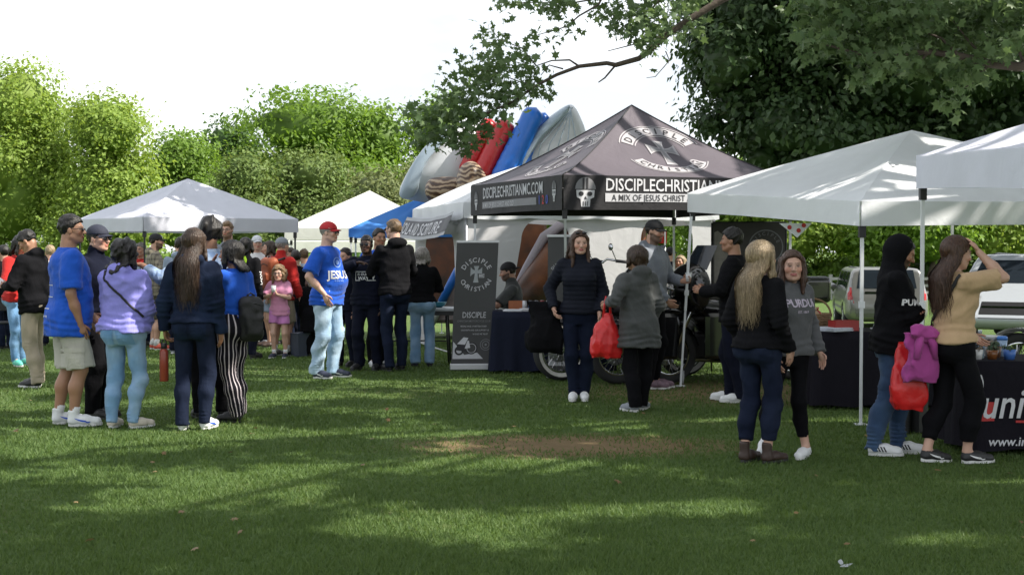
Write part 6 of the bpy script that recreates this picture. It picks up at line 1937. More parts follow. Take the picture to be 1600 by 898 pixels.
def pot(label, loc, mat, r, h, plant, seed):
    root = empty('planter', loc); tag(root, label, 'planter', 'small planters on the lettered table')
    MB().lathe([(r * .75, 0), (r, h), (r * .9, h), (r * .85, h * .75), (0, h * .75)], (0, 0, 0), n=18).build('pot', mat, root, True)
    rr = np.random.default_rng(seed); n = 46
    d = rr.normal(size=(n, 3)); d[:, 2] = np.abs(d[:, 2]) + .3; d /= np.linalg.norm(d, axis=1)[:, None]
    C = np.array((0, 0, h * .85)) + d * rr.uniform(.2, 1.0, (n, 1)) * np.array((r * 1.15, r * 1.15, r * 1.1))
    V, Fs = leaf_cloud(C, d, r * .75, *KITE, seed=seed); mobj('plant', np_mesh('plant', V, Fs), plant, root)
gp = leafmat('succulent', (.05, .09, .05), (.13, .17, .09), .2); rp = leafmat('dry_flowers', (.16, .13, .10), (.28, .24, .20), .2)
pot('white planter at the front corner of the lettered table', (tx(1541), 10.60, TZ), simple('white_ceramic', (.66, .67, .68), .3), .042, .075, rp, 1)
pot('brown glass planter beside the white planter', (tx(1566), 10.62, TZ), simple('amber_glass', (.20, .075, .025), .2), .045, .070, gp, 2)
pot('second brown planter with green sprigs', (tx(1574) + .05, 10.80, TZ), simple('brown_ceramic', (.14, .07, .04), .4), .045, .085, gp, 3)
pot('dark round planter with grey flowers', (tx(1582), 10.88, TZ), simple('grey_ceramic', (.20, .20, .21), .4), .050, .090, rp, 4)
pot('blue square-looking planter at the photo edge', (tx(1592), 10.60, TZ), simple('blue_plastic', (.06, .16, .48), .35), .050, .075, gp, 5)
def bluecup():
    o = empty('cup', (tx(1602), 10.9, TZ)); tag(o, 'blue-lidded cup behind the blue planter', 'cup')
    MB().lathe([(.03, 0), (.04, .13), (0, .13)], (0, 0, 0), n=16).build('cup_body', simple('pale_blue_cup', (.35, .48, .68), .4), o, True); MB().lathe([(.042, .128), (.042, .15), (.03, .158), (0, .158)], (0, 0, 0), n=16).build('lid', simple('blue_lid', (.05, .20, .60), .4), o, True)
    p = empty('plate', (tx(1588), 11.0, TZ + .0)); tag(p, 'white dish at the back of the lettered table', 'dish')
    MB().lathe([(.05, 0), (.055, .12), (.11, .15), (.105, .155), (.0, .13)], (0, 0, 0), n=24).build('dish_bowl', simple('white_ceramic', (.66, .67, .68), .3), p, True); MB().lathe([(.06, 0), (.06, .006), (.05, .008)], (0, 0, 0), n=20).build('foot', simple('white_ceramic', (.66, .67, .68), .3), p, True)
bluecup()
# black bin behind the hooded man, stacked cases
def bin_(label, px, py, D, w, h, mat, cat='bin'):
    c = np.array(((px - 800) / FPX * D, D, gz(D))); root = empty('black_bin', c); tag(root, label, cat, 'dark bins on the grass')
    MB().lathe([(w * .85, 0), (w, h), (w * .93, h), (w * .80, .02), (0, .02)], (0, 0, 0), n=4).build('shell', mat, root, bevel=.01)
    MB().lathe([(w * 1.02, h - .02), (w * 1.05, h), (w * 1.0, h + .006)], (0, 0, 0), n=4).build('rim', mat, root)
bin_('black bin beside the leg of the nearest white canopy', 1410, 680, 11.75, .11, .42, black_plastic)
bin_('second black bin touching the first one behind the woman in tan', 1433, 680, 11.8, .11, .43, black_plastic)
bin_('dark blue bin on the grass beside the girl in pink', 468, 560, 20.6, .15, .34, simple('navy_plastic', (.03, .04, .07), .5))
# printed backdrop behind the person in black
def backdrop():
    D = 17.6; s_ = FPX / D; c = np.array(((1170 - 800) / s_, D, gz(D))); root = empty('printed_backdrop', c, R(-6)); tag(root, 'dark printed backdrop with a round emblem behind the person in black', 'backdrop')
    w = 112 / s_ / 2; h = CH + (HZ - 348) / s_
    MB().box((0, 0, h / 2 + .1), (w, .006, h / 2 - .1)).build('panel', simple('dark_backdrop_print', (.060, .055, .050), .6, var=.5, scale=3), root)
    for sx in (-1, 1): MB().tube([(sx * (w + .01), .01, 0), (sx * (w + .01), .01, h)], .012, 8).build('pole', black_steel, root, True)
    MB().tube([(-w, .01, h + .005), (w, .01, h + .005)], .012, 8).build('top_bar', black_steel, root, True)
    f = plane_fn((0, -.010, 0), (1, 0, 0), (0, 0, 1), 0)
    decal('pale_figure', poly2([(-w + .02, h - .75), (-w + .16, h - .78), (-w + .25, h - .52), (-w + .19, h - .20), (-w + .06, h - .10), (-w + .02, h - .12)]), simple('faded_print', (.28, .26, .23), .7, var=.5, scale=10), f, root)
    decal('emblem', joinvf(shiftvf(annulus(.20, .215, 0, 360, 30), w - .24, h - .30), shiftvf(arc_text('DISCIPLE', .165, .06, 90, 130), w - .24, h - .30), shiftvf(cross_shape(.14, .2, .5), w - .24, h - .28)), ink_grey, f, root)
backdrop()
def bunting():
    c = np.array((2.42, 14.4, 2.0)); o = empty('cloth_pennant', c); tag(o, 'white pennant with red dots hanging under the white canopy edge', 'pennant')
    p = bt  # hangs from the valance
    q = at(1243, 352, 13.75)
    o.location = q
    V = [(-.16, 0, .02), (.16, 0, .02), (.02, .01, -.12)]; mobj('cloth', np_mesh('cloth', np.array(V + [(x, y + .004, z) for x, y, z in V]), [np.array([(0, 1, 2), (3, 5, 4)])]), cv_white, o)
    decal('red_dot', joinvf(*[shiftvf(annulus(0, .022, 0, 360, 12), x, z) for x, z in ((-.06, -.02), (.03, -.05), (.08, .0))]), ink_red, lambda x, y: np.array((x, -.006, y)), o)
bunting()
def red_flag():
    D = 22.5; s_ = FPX / D; c = np.array(((1036 - 800) / s_, D, gz(D))); root = empty('flag_pole', c); tag(root, 'small red flag on a white pole seen through the white tent opening', 'flag')
    h = CH + (HZ - 352) / s_
    MB().tube([(.03, 0, 0), (.03, 0, h)], .014, 8).build('pole', steel_white, root, True)
    V = [(x, .02 * math.sin(x * 30), h - .02 - .20 * j) for j in (0, 1) for x in np.linspace(-.10, .06, 7)]
    mobj('flag_cloth', np_mesh('flag_cloth', np.array(V), [np.array([(i, i + 1, i + 8, i + 7) for i in range(6)])], True), canvas('red_flag_cloth', (.55, .03, .03), .3), root)
red_flag()
print('tents', round(time.time() - T0, 1))

# ------------------------------------------------------------------ parked vehicles
car_glass = glassmat('car_glass', (.018, .024, .032)); tyre_m = simple('tyre_rubber', (.022, .022, .023), .85, var=.2); chrome = simple('chrome', (.62, .63, .65), .12, 1.0, var=.04)
tail_red = simple('tail_lamp', (.42, .012, .012), .15, var=.1, coat=.6); lamp_clear = simple('head_lamp', (.55, .57, .60), .1, .4); amber = simple('amber_lamp', (.60, .22, .02), .2)
def wheel(root, x, y, r=.34, w=.11):
    sg = 1 if x > 0 else -1
    t = MB().lathe([(r * .62, -w), (r * .92, -w), (r, -w * .7), (r, w * .7), (r * .92, w), (r * .62, w)], (x, y, r), (1, 0, 0), 28).build('wheel', tyre_m, root, True)
    mb = MB(); mb.lathe([(0, .02), (r * .16, .02), (r * .2, 0), (r * .6, -.01), (r * .64, .02), (r * .64, -.06)], (x + sg * w * .8, y, r), (sg, 0, 0), 24)
    for k in range(5):
        a = 2 * PI * k / 5; mb.box((x + sg * (w * .8 + .012), y + math.cos(a) * r * .38, r + math.sin(a) * r * .38), (.012, .03 + .06 * abs(math.cos(a)), .03 + .06 * abs(math.sin(a))))
    mb.build('rim', simple('alloy', (.42, .43, .45), .3, .8), t, True)
def minivan(label, loc, rz, paint):
    root = empty('minivan', loc, rz); tag(root, label, 'minivan', 'cars parked behind the stalls')
    F = Fld((-1.15, -2.75, .1), (1.15, 2.75, 1.9), .045)
    F.box((0, 0, .72), (.98, 2.52, .42), .26, k=.05)
    F.box((0, -.35, 1.18), (.94, 2.12, .42), .30, k=.14)
    # slope the windscreen, tail and sides
    def carve(fn): F.put(fn, (-1.2, -2.8, .0), (1.2, 2.8, 2.0), .06, 's')
    carve(lambda X, Y, Z: -(((Y - 1.15) * .60 + (Z - 1.12) * .80) - .32) + 0 * X)
    carve(lambda X, Y, Z: -((-(Y + 2.42) * .93 + (Z - 1.0) * .34) - .02) * np.where(Z > .95, 1, 1) + 0 * X)
    for sg in (-1, 1): carve(lambda X, Y, Z, sg=sg: -((sg * X - .96) * .95 + (Z - 1.0) * .26) + 0 * Y)
    for y in (-1.48, 1.52):
        for sg in (-1, 1): F.cone((sg * .75, y, .34), (sg * 1.2, y, .34), .41, .41, .02, op='s')
    V, Q = F.mesh('body'); body = mobj('body', np_mesh('body', V, [Q], True), paint, root)
    bv = bvh_of([body])
    rear = shrink_fn(bv, (0, -4.0, 0), (1, 0, 0), (0, 0, 1), .008, 3.5)
    g = decal('rear_window', grid2(-.70, .70, 1.12, 1.56, 12, 6, taper=.14), car_glass, rear, root)
    for sg in (-1, 1):
        decal('tail_lamp', grid2(sg * .90 - .075, sg * .90 + .075, .84, 1.14, 3, 4), tail_red, rear, root)
    p = decal('number_plate', grid2(-.22, .22, .84, .98, 4, 2), simple('number_plate', (.58, .60, .62), .5, var=.15, scale=25), rear, root)
    decal('bumper_strip', grid2(-.86, .86, .42, .62, 12, 2), simple('grey_bumper', (.15, .15, .155), .6), rear, root)
    decal('plate_recess', grid2(-.52, .52, .99, 1.04, 8, 1), chrome, rear, root)
    for sg in (-1, 1):
        side = shrink_fn(bv, (sg * 3.0, 0, 0), (0, sg, 0), (0, 0, 1), .008, 2.8)
        for y0, y1 in ((-2.0, -1.12), (-1.05, -.10), (-.03, .92)):
            decal('side_window', grid2(sg * y0, sg * y1, 1.10, 1.50, 8, 5, taper=.08 * sg), car_glass, side, root)
        decal('door_gap', joinvf(*[grid2(sg * y, sg * y + .012, .45, 1.06, 1, 6) for y in (-1.08, -.06, .96)]), black_plastic, side, root)
        decal('rub_strip', grid2(-1.0, 1.0, .58, .63, 12, 1), simple('grey_bumper', (.15, .15, .155), .6), side, root)
    fr = shrink_fn(bv, (0, 4.0, .0), (-1, 0, 0), (0, 0, 1), .008, 3.8)
    decal('windscreen', grid2(-.78, .78, 1.10, 1.50, 12, 6, taper=.2), car_glass, fr, root)
    decal('grille', grid2(-.50, .50, .50, .78, 8, 3), black_plastic, fr, root); decal('grille_bar', grid2(-.48, .48, .68, .71, 8, 1), chrome, shrink_fn(bv, (0, 4.0, .0), (-1, 0, 0), (0, 0, 1), .016, 3.8), root)
    for sg in (-1, 1): decal('head_lamp', grid2(sg * .70 - .17, sg * .70 + .17, .72, .88, 4, 3), lamp_clear, fr, root); decal('indicator', grid2(sg * .82 - .05, sg * .82 + .05, .70, .76, 2, 1), amber, shrink_fn(bv, (0, 4.0, .0), (-1, 0, 0), (0, 0, 1), .018, 3.8), root)
    for sg in (-1, 1):
        mb = MB(); mb.tube([(sg * .66, -2.0, 1.585), (sg * .68, -.2, 1.615), (sg * .66, .7, 1.585)], .018, 6); mb.build('roof_rail', black_steel, root, True)
        MB().sphere((sg * 1.06, .95, 1.08), (.12, .07, .085)).build('door_mirror', paint, root, True)
        for y in (-1.48, 1.52): wheel(root, sg * .86, y)
    return root
silver = simple('silver_car_paint', (.25, .25, .245), .28, .55, var=.04, coat=.5); white_p = simple('white_car_paint', (.46, .49, .53), .3, .1, var=.03, coat=.5)
dD = 34.0; c_ = np.array(((1383 - 800) / FPX * dD + .4, dD + 2.3, -.52))
minivan('silver minivan seen from behind beyond the black table', c_, R(-9), silver)
minivan('white van facing the camera behind the woman in tan, cut by the photo edge', (9.75, 26.3, gz(26)), R(150), white_p)
def far_car(label, px, D, rz, paint):
    root = empty('red_car', ((px - 800) / FPX * D, D, gz(D)), rz); tag(root, label, 'car', 'cars parked behind the stalls')
    F = Fld((-1.0, -2.4, .1), (1.0, 2.4, 1.6), .06)
    F.box((0, 0, .62), (.90, 2.2, .30), .16, k=.05); F.box((0, -.15, 1.08), (.78, 1.15, .34), .24, k=.14)
    for y in (-1.3, 1.35):
        for sg in (-1, 1): F.cone((sg * .7, y, .32), (sg * 1.1, y, .32), .37, .37, .02, op='s')
    V, Q = F.mesh('body'); body = mobj('body', np_mesh('body', V, [Q], True), paint, root); bv = bvh_of([body])
    for sg in (-1, 1):
        side = shrink_fn(bv, (sg * 3.0, 0, 0), (0, sg, 0), (0, 0, 1), .010, 2.8)
        for y0, y1 in ((-1.0, -.12), (-.02, .72)): decal('side_window', grid2(sg * y0, sg * y1, .98, 1.32, 6, 4, taper=.2 * sg), car_glass, side, root)
        for y in (-1.3, 1.35): wheel(root, sg * .80, y, .32, .10)
far_car('red car far off at the photo edge behind the woman in red', -6, 40, R(88), simple('red_car_paint', (.42, .02, .02), .3, .2, coat=.5))

# ------------------------------------------------------------------ motorcycles
bike_black = simple('black_bike_paint', (.012, .012, .014), .12, .2, coat=.8, var=.1); leather = simple('black_leather', (.014, .013, .013), .5, bump=.3, bscale=90); whitewall = simple('whitewall', (.55, .54, .50), .7)
def bike_wheel(root, y, r, w, white=False):
    t = MB().lathe([(r * .72, -w * .6), (r * .88, -w), (r * .97, -w * .7), (r, 0), (r * .97, w * .7), (r * .88, w), (r * .72, w * .6)], (0, y, r), (1, 0, 0), 36, False).build('tyre', tyre_m, root, True)
    if white:
        for sg in (-1, 1): MB().lathe([(r * .74, w * .66), (r * .86, w * 1.0), (r * .87, w * 1.01)], (0, y, r), (sg, 0, 0), 36, False).build('whitewall_band', whitewall, t, True)
    mb = MB(); mb.lathe([(r * .66, -w * .5), (r * .74, -w * .62), (r * .74, w * .62), (r * .66, w * .5), (r * .70, 0), (r * .66, -w * .5)], (0, y, r), (1, 0, 0), 36, False); mb.build('rim', chrome, t, True)
    mb = MB()
    for k in range(24):
        a = 2 * PI * k / 24; b = a + (.5 if k % 2 else -.5); sg = 1 if k % 4 < 2 else -1
        mb.tube([(sg * .03, y + .04 * math.cos(b), r + .04 * math.sin(b)), (0, y + r * .68 * math.cos(a), r + r * .68 * math.sin(a))], .0035, 4)
    mb.build('spokes', chrome, t)['kind'] = 'stuff'
    MB().lathe([(.045, -.05), (.045, .05)], (0, y, r), (1, 0, 0), 16).build('hub', chrome, t, True)
    MB().lathe([(.06, .055), (.13, .055), (.13, .063), (.06, .063), (.06, .055)], (0, y, r), (1, 0, 0), 24, False).build('brake_disc', steel_grey, t, True)
def motorcycle(label, loc, rz, bars='high', fairing=False, white=True):
    root = empty('motorcycle', loc, rz); tag(root, label, 'motorcycle', 'motorcycles parked under the canopies')   # faces +y
    bike_wheel(root, .82, .34, .065, white); bike_wheel(root, -.78, .33, .085, white)
    for sg in (-1, 1): MB().tube([(sg * .10, .82, .34), (sg * .11, .55, .92), (sg * .11, .48, 1.05)], [.030, .030, .026], 10).build('fork', chrome, root, True)
    def fender(y, r, a0, a1, w):
        V = []; F = []; n = 14
        for i in range(n + 1):
            a = a0 + (a1 - a0) * i / n
            for k in range(7):
                b = (k - 3) / 3; rr = r * (1 - .10 * b * b); V.append((w * b, y + rr * math.cos(a), .335 + rr * math.sin(a)))
        for i in range(n):
            for k in range(6): F.append((i * 7 + k, i * 7 + k + 1, i * 7 + k + 8, i * 7 + k + 7))
        V2 = [(x * .93, y_ + (y - y_) * .03, z) for x, y_, z in V]
        mb = MB(); mb.add(V, F); mb.add(V2, [f[::-1] for f in F]); return mb.build('fender', bike_black, root, True)
    fender(.82, .40, R(20), R(165), .085); fender(-.78, .42, R(10), R(190), .12)
    F = Fld((-.35, -1.2, .15), (.35, .75, 1.2), .018)
    F.ell((0, .20, .84), (.155, .34, .13), rot('X', 8), .03); V, Q = F.mesh('tank'); mobj('tank', np_mesh('tank', V, [Q], True), bike_black, root)
    F = Fld((-.35, -1.1, .4), (.35, .2, 1.2), .018)
    F.ell((0, -.28, .74), (.17, .26, .065), None, .03); F.ell((0, -.68, .84), (.14, .24, .06), None, .05); F.ell((0, -.93, 1.0), (.12, .05, .14), None, .04)
    V, Q = F.mesh('seat'); mobj('seat', np_mesh('seat', V, [Q], True), leather, root)
    MB().box((0, .02, .42), (.13, .24, .14)).build('engine_block', black_steel, root, bevel=.02)
    for sg in (-1, 1):
        mb = MB()
        d = np.array((0, .55 * sg, .83))
        for k in range(8):
            c = np.array((0, .06, .52)) + d * (.035 * k); mb.lathe([(.075, -.006), (.095, -.004), (.095, .004), (.075, .006)], c, d, 18)
        mb.lathe([(.072, -.02), (.072, .30), (.05, .33)], (0, .06, .52), d, 16); mb.build('cylinder_head', steel_grey, root, True)
        MB().tube([(.15, .10 + .1 * sg, .62), (.19, .22 + .05 * sg, .40), (.19, .0, .26), (.19, -.55, .24), (.19, -1.12, .27)], [.026, .026, .028, .042, .048], 12).build('exhaust_pipe', chrome, root, True)
        MB().box((sg * .235, -.80, .56), (.085, .26, .15)).build('saddlebag', bike_black, root, bevel=.05)
    MB().lathe([(.11, 0), (.11, .035), (.09, .05)], (.13, .02, .42), (1, 0, 0), 22).build('primary_cover', chrome, root, True)
    MB().tube([(0, .50, 1.0), (0, .30, .72), (0, .22, .30), (0, -.35, .30), (0, -.55, .62), (0, .25, .88)], .022, 8).build('frame_tube', bike_black, root, True)
    MB().lathe([(.0, -.10), (.07, -.085), (.095, -.02), (.095, .03)], (0, .60, .92), (0, 1, 0), 22).build('head_lamp', chrome, root, True)
    MB().lathe([(.088, .031), (.05, .045), (0, .05)], (0, .60, .92), (0, 1, 0), 22).build('lamp_glass', lamp_clear, root, True)
    h = 1.42 if bars == 'high' else 1.10
    for sg in (-1, 1):
        MB().tube([(sg * .05, .46, 1.04), (sg * .20, .44, h - .08), (sg * .30, .36, h), (sg * .40, .14, h - .04)], .014, 8).build('handlebar', chrome, root, True)
        MB().tube([(sg * .34, .27, h - .02), (sg * .41, .10, h - .04)], .020, 8).build('grip', black_plastic, root, True)
        m = MB(); m.sphere((sg * .40, .36, h + .14), (.062, .014, .042)); m.tube([(sg * .34, .27, h), (sg * .40, .35, h + .12)], .006, 5); m.build('mirror', chrome, root, True)
    if fairing:
        F = Fld((-.55, .2, .6), (.55, 1.0, 1.6), .02)
        F.ell((0, .52, 1.08), (.42, .24, .30), None, .03, clip=lambda x, y, z: -y - .02); V, Q = F.mesh('fairing'); mobj('fairing', np_mesh('fairing', V, [Q], True), bike_black, root)
        V = []; n = 8
        for j in range(5):
            for i in range(n + 1):
                a = -1 + 2 * i / n; V.append((a * .30 * (1 - .06 * j), .60 - .10 * a * a - .045 * j, 1.30 + .07 * j))
        mobj('windshield', np_mesh('windshield', np.array(V), [np.array([(j * 9 + i, j * 9 + i + 1, j * 9 + i + 10, j * 9 + i + 9) for j in range(4) for i in range(n)])], True), car_glass, root)
        F = Fld((-.4, -1.4, .8), (.4, -.5, 1.4), .02); F.box((0, -1.02, 1.06), (.26, .20, .16), .06); V, Q = F.mesh('top_case'); mobj('top_case', np_mesh('top_case', V, [Q], True), bike_black, root)
        for sg in (-1, 1): MB().box((sg * .26, .34, .55), (.05, .16, .26)).build('leg_shield', bike_black, root, bevel=.04)
    MB().tube([(-.10, .05, .22), (-.24, .12, .012)], .012, 6).build('kick_stand', steel_grey, root, True)
    MB().box((0, -1.17, .60), (.06, .03, .035)).build('tail_lamp', tail_red, root, bevel=.01)
g_ = G(876, 594); motorcycle('black motorcycle with white-walled wheel behind the woman in the padded jacket', (g_[0] + .77, g_[1] + .28, 0), R(110), 'high')
g_ = G(965, 600); motorcycle('black touring motorcycle with fairing behind the man in the grey hoodie', (g_[0] + .79, g_[1] + .24, 0), R(106), 'low', True, False)
motorcycle('black touring motorcycle parked by the inner leg of the white canopy', (2.55, 16.35, 0), R(112), 'low', True, False)
motorcycle('black motorcycle behind the lettered table at the photo edge', (6.0, 14.6, 0), R(100), 'low', False, False)
print('vehicles', round(time.time() - T0, 1))

# ------------------------------------------------------------------ people
c_royal = cloth('royal_blue_cotton', (.012, .085, .48)); c_khaki = cloth('stone_cotton', (.46, .44, .39)); c_beige = cloth('khaki_cotton', (.34, .29, .22))
c_black = cloth('black_cotton', (.0055, .0055, .007)); c_blackp = cloth('black_trouser', (.0045, .0045, .006)); c_purple = cloth('periwinkle_fleece', (.26, .25, .66))
c_ljean = cloth('light_denim', (.16, .29, .46), 'denim', (.34, .46, .60)); c_mjean = cloth('mid_denim', (.115, .24, .42), 'denim', (.22, .37, .55)); c_pjean = cloth('pale_denim', (.27, .40, .54), 'denim', (.45, .56, .66))
c_djean = cloth('dark_denim', (.008, .012, .028), 'denim', (.015, .022, .044)); c_djack = cloth('denim_jacket', (.008, .013, .030), 'denim', (.016, .028, .062)); c_navy = cloth('navy_cotton', (.006, .0075, .017))
c_bjean = cloth('blue_denim', (.026, .055, .12), 'denim', (.06, .11, .20)); c_red = cloth('red_fleece', (.42, .018, .016)); c_grey = cloth('grey_fleece', (.16, .175, .205)); c_charc = cloth('charcoal_softshell', (.060, .064, .064), rough=.7)
c_sweat = cloth('grey_sweatshirt', (.105, .108, .115)); c_tan = cloth('tan_cotton', (.48, .33, .19)); c_pink = cloth('pink_cotton', (.60, .26, .40)); c_mag = cloth('magenta_cotton', (.36, .06, .25)); c_pinks = cloth('pink_shorts', (.56, .22, .50))
c_puff = simple('navy_padded_nylon', (.006, .008, .016), .75, 0, var=.15, bump=.25, bscale=30, spec=.2); c_stripe = cloth('pinstripe', (.010, .009, .013), 'stripe', (.52, .46, .48)); c_plaid = cloth('plaid_shirt', (.27, .24, .18), 'plaid', (.085, .075, .065)); c_blueplaid = cloth('blue_plaid', (.16, .24, .40), 'plaid', (.30, .38, .50))
c_white = cloth('white_cotton', (.70, .70, .70)); c_paleblue = cloth('pale_blue_grey', (.24, .29, .38)); c_hiviz = cloth('lime_vest', (.38, .62, .03)); c_brown = cloth('brown_camo', (.17, .14, .09), 'camo', (.07, .06, .04))
h_black = hairmat('black_hair', (.010, .008, .007), (.028, .022, .020)); h_dark = hairmat('dark_brown_hair', (.018, .011, .008), (.055, .035, .025)); h_brown = hairmat('brown_hair', (.040, .022, .013), (.10, .06, .038)); h_blonde = hairmat('blonde_hair', (.26, .19, .11), (.50, .40, .26))
h_lbrown = hairmat('light_brown_hair', (.12, .075, .04), (.24, .16, .09)); h_grey = hairmat('grey_hair', (.24, .22, .20), (.50, .48, .45)); h_auburn = hairmat('auburn_hair', (.060, .028, .016), (.14, .075, .045)); h_ginger = hairmat('sandy_hair', (.20, .12, .06), (.36, .25, .14))
s_white = simple('white_shoe', (.70, .71, .72), .55, var=.06); s_cream = simple('cream_shoe', (.55, .50, .42), .6); s_black = simple('black_shoe', (.014, .014, .015), .5); s_grey = simple('grey_shoe', (.24, .26, .29), .7); s_teal = simple('teal_shoe', (.10, .50, .38), .5)
s_brown = simple('brown_boot', (.040, .022, .016), .5); s_red = simple('red_shoe', (.45, .07, .04), .6); so_white = simple('white_sole', (.66, .66, .65), .6); so_dark = simple('dark_sole', (.03, .03, .03), .7); s_multi = simple('patterned_shoe', (.16, .10, .13), .6, var=.9, scale=30); s_navy = simple('navy_shoe', (.02, .025, .05), .6)
ac_blue = simple('blue_mark', (.02, .09, .55), .5); ac_black = simple('black_mark', (.01, .01, .012), .5); ac_white = simple('white_mark', (.7, .7, .7), .5)
k_black = simple('black_cap', (.012, .012, .014), .8, bump=.3, bscale=90); k_navy = simple('navy_cap', (.015, .018, .035), .8, bump=.3, bscale=90); k_red = simple('red_cap', (.42, .015, .02), .75, bump=.3, bscale=90); k_grey = simple('grey_cap', (.22, .24, .27), .8); k_white = simple('white_cap', (.6, .62, .65), .8)
NEAR, MID, FAR = .0105, .0125, .0155
def txt(s_, size, **k): return text_mesh(s_, size, k.get('bold', .015), k.get('align', 'CENTER'), sx=k.get('sx', 1.0))

# ---- front group on the left
p = Person('tall man in a royal blue T-shirt and stone cargo shorts, back half-turned', 110, 664, -62, 338, build=1.20, belly=.5, skin='tan', hyaw=-22, feet=((-.070, -.02, 2), (.060, .03, -12)), larm='low', res=NEAR, brows=(.02, .015, .012), bare_legs=True)
p.top('t_shirt', c_royal, 'short', .435, .026, .9, .010, fold=.008, sleeve_ease=.030, sleeve_to=.86)
p.bottom('cargo_shorts', c_khaki, 'shorts', .56, .026, cut=.98, fold=.007)
p.hair('short', h_black, thick=.020); p.glasses(True); p.shoes(s_white, so_white, 'high', (ac_blue, 'tick'), c_white, 1.05)
p.print_on('t_shirt', 'back_print', joinvf(*[shiftvf(grid2(-.09, .09, 0, .006, 8, 1), 0, -.10 * i) for i in range(3)], shiftvf(txt('we love our city', .030), 0, -.27)), ac_white, (-.02, -.4, 1.22), (1, 0, 0), (0, 0, 1))
for sg in (-1, 1):
    bv_ = bvh_of([p.parts['cargo_shorts']]); decal('cargo_pocket', grid2(-.075, .075, -.09, .085, 6, 6), c_khaki, shrink_fn(bv_, (sg * .5, .0, .60), (0, sg, 0), (0, 0, 1), .012, .5), p.parts['cargo_shorts'])
    decal('pocket_flap', grid2(-.08, .08, .05, .095, 6, 2), c_khaki, shrink_fn(bv_, (sg * .5, .0, .60), (0, sg, 0), (0, 0, 1), .018, .5), p.parts['cargo_shorts'])

p = Person('man in black with a navy cap and sunglasses behind the purple hoodie', 152, 652, -105, 353, build=1.04, skin='light', hyaw=-5, feet=((-.055, 0, 6), (.055, .03, -6)), larm='pocket', rarm='pocket', res=NEAR)
p.top('jacket', c_navy, 'long', .50, .022, .7, collar=.010, fold=.008); p.bottom('trousers', c_blackp, ease=.020, ankle=.022); p.hair('short', h_black, thick=.006); p.cap(k_navy); p.glasses(True); p.shoes(s_black, so_dark)

p = Person('woman in a periwinkle hoodie and light jeans seen from behind', 196, 668, -18, 377, sex='f', build=1.26, skin='tan', hyaw=-25, feet=((-.066, -.01, 10), (.062, .02, -30)), larm='low', rarm='low', res=NEAR)
p.top('hoodie', c_purple, 'long', .525, .028, .75, -.006, hood='down', fold=.011, sleeve_ease=.030, cuff=True); p.bottom('jeans', c_ljean, ease=.006, ankle=.010, fold=.007); p.hair('bob', h_black, .15, .030, curl=.9); p.shoes(s_cream, so_white)
bv_ = bvh_of([p.parts['jeans']])
for sg in (-1, 1): decal('back_pocket', grid2(-.062, .062, -.075, .065, 5, 5, taper=-.02), c_mjean, shrink_fn(bv_, (sg * .085, -.5, .80), (1, 0, 0), (0, 0, 1), .004, .5), p.parts['jeans'])
strap_w = p.wpos; PC = p

p = Person('woman in a dark denim jacket with long brown hair holding a bottle, seen from behind', 304, 670, -6, 358, sex='f', build=1.12, skin='tan', hyaw=-15, feet=((-.055, -.015, 12), (.058, .02, -10)), larm=dict(w=(.155, .015, .50), h=(.6, -1, 0), c=.9), rarm='hang', res=NEAR)
p.top('denim_jacket', c_djack, 'long', .535, .022, .45, .0, hood='down', collar=.006, fold=.008); p.bottom('jeans', c_djean, ease=.005, ankle=.010, fold=.006); p.hair('long', h_brown, .49, .018); p.strands(h_brown, 420, .50, width=.0024); p.shoes(s_white, so_white, 'sneaker', (ac_blue, 'tick'))
bv_ = bvh_of([p.parts['jeans']])
for sg in (-1, 1): decal('back_pocket', grid2(-.060, .060, -.07, .06, 5, 5, taper=-.02), c_djack, shrink_fn(bv_, (sg * .080, -.5, .84), (1, 0, 0), (0, 0, 1), .004, .5), p.parts['jeans'])
PD = p

p = Person('man with dark curly hair pointing past the woman in the denim jacket', 330, 652, 20, 343, build=1.0, skin='brown', larm=dict(w=(.33, .10, .775), h=(.2, -.6, -1), d=(1, .25, .02), n=(0, 0, -1), c=.25), rarm='hang', res=NEAR)
p.top('shirt', c_blueplaid, 'long', .50, .018, .7, fold=.007, sleeve_to=.70); p.bottom('trousers', c_blackp, ease=.014, ankle=.018); p.hair('curly', h_black, thick=.022, curl=.8); p.shoes(s_black, so_dark)

p = Person('woman in a blue T-shirt and pinstriped trousers with a hand to her cheek', 366, 657, 62, 377, sex='f', build=1.08, skin='tan', hyaw=15, feet=((-.05, -.03, 10), (.05, .03, -6)), larm=dict(w=(.028, .135, .845), h=(1, .1, -1), d=(-.1, -.15, 1), n=(-.4, -.8, .1), c=.3), rarm='hang', res=NEAR)
p.top('t_shirt', c_royal, 'short', .555, .016, .6, fold=.006, sleeve_ease=.022, sleeve_to=.75); p.bottom('trousers', c_stripe, ease=.020, ankle=.034, fold=.006, stripe=True, waist=.60); p.hair('bob', h_black, .16, .020); p.shoes(s_black, so_dark, 'flat')
PF = p

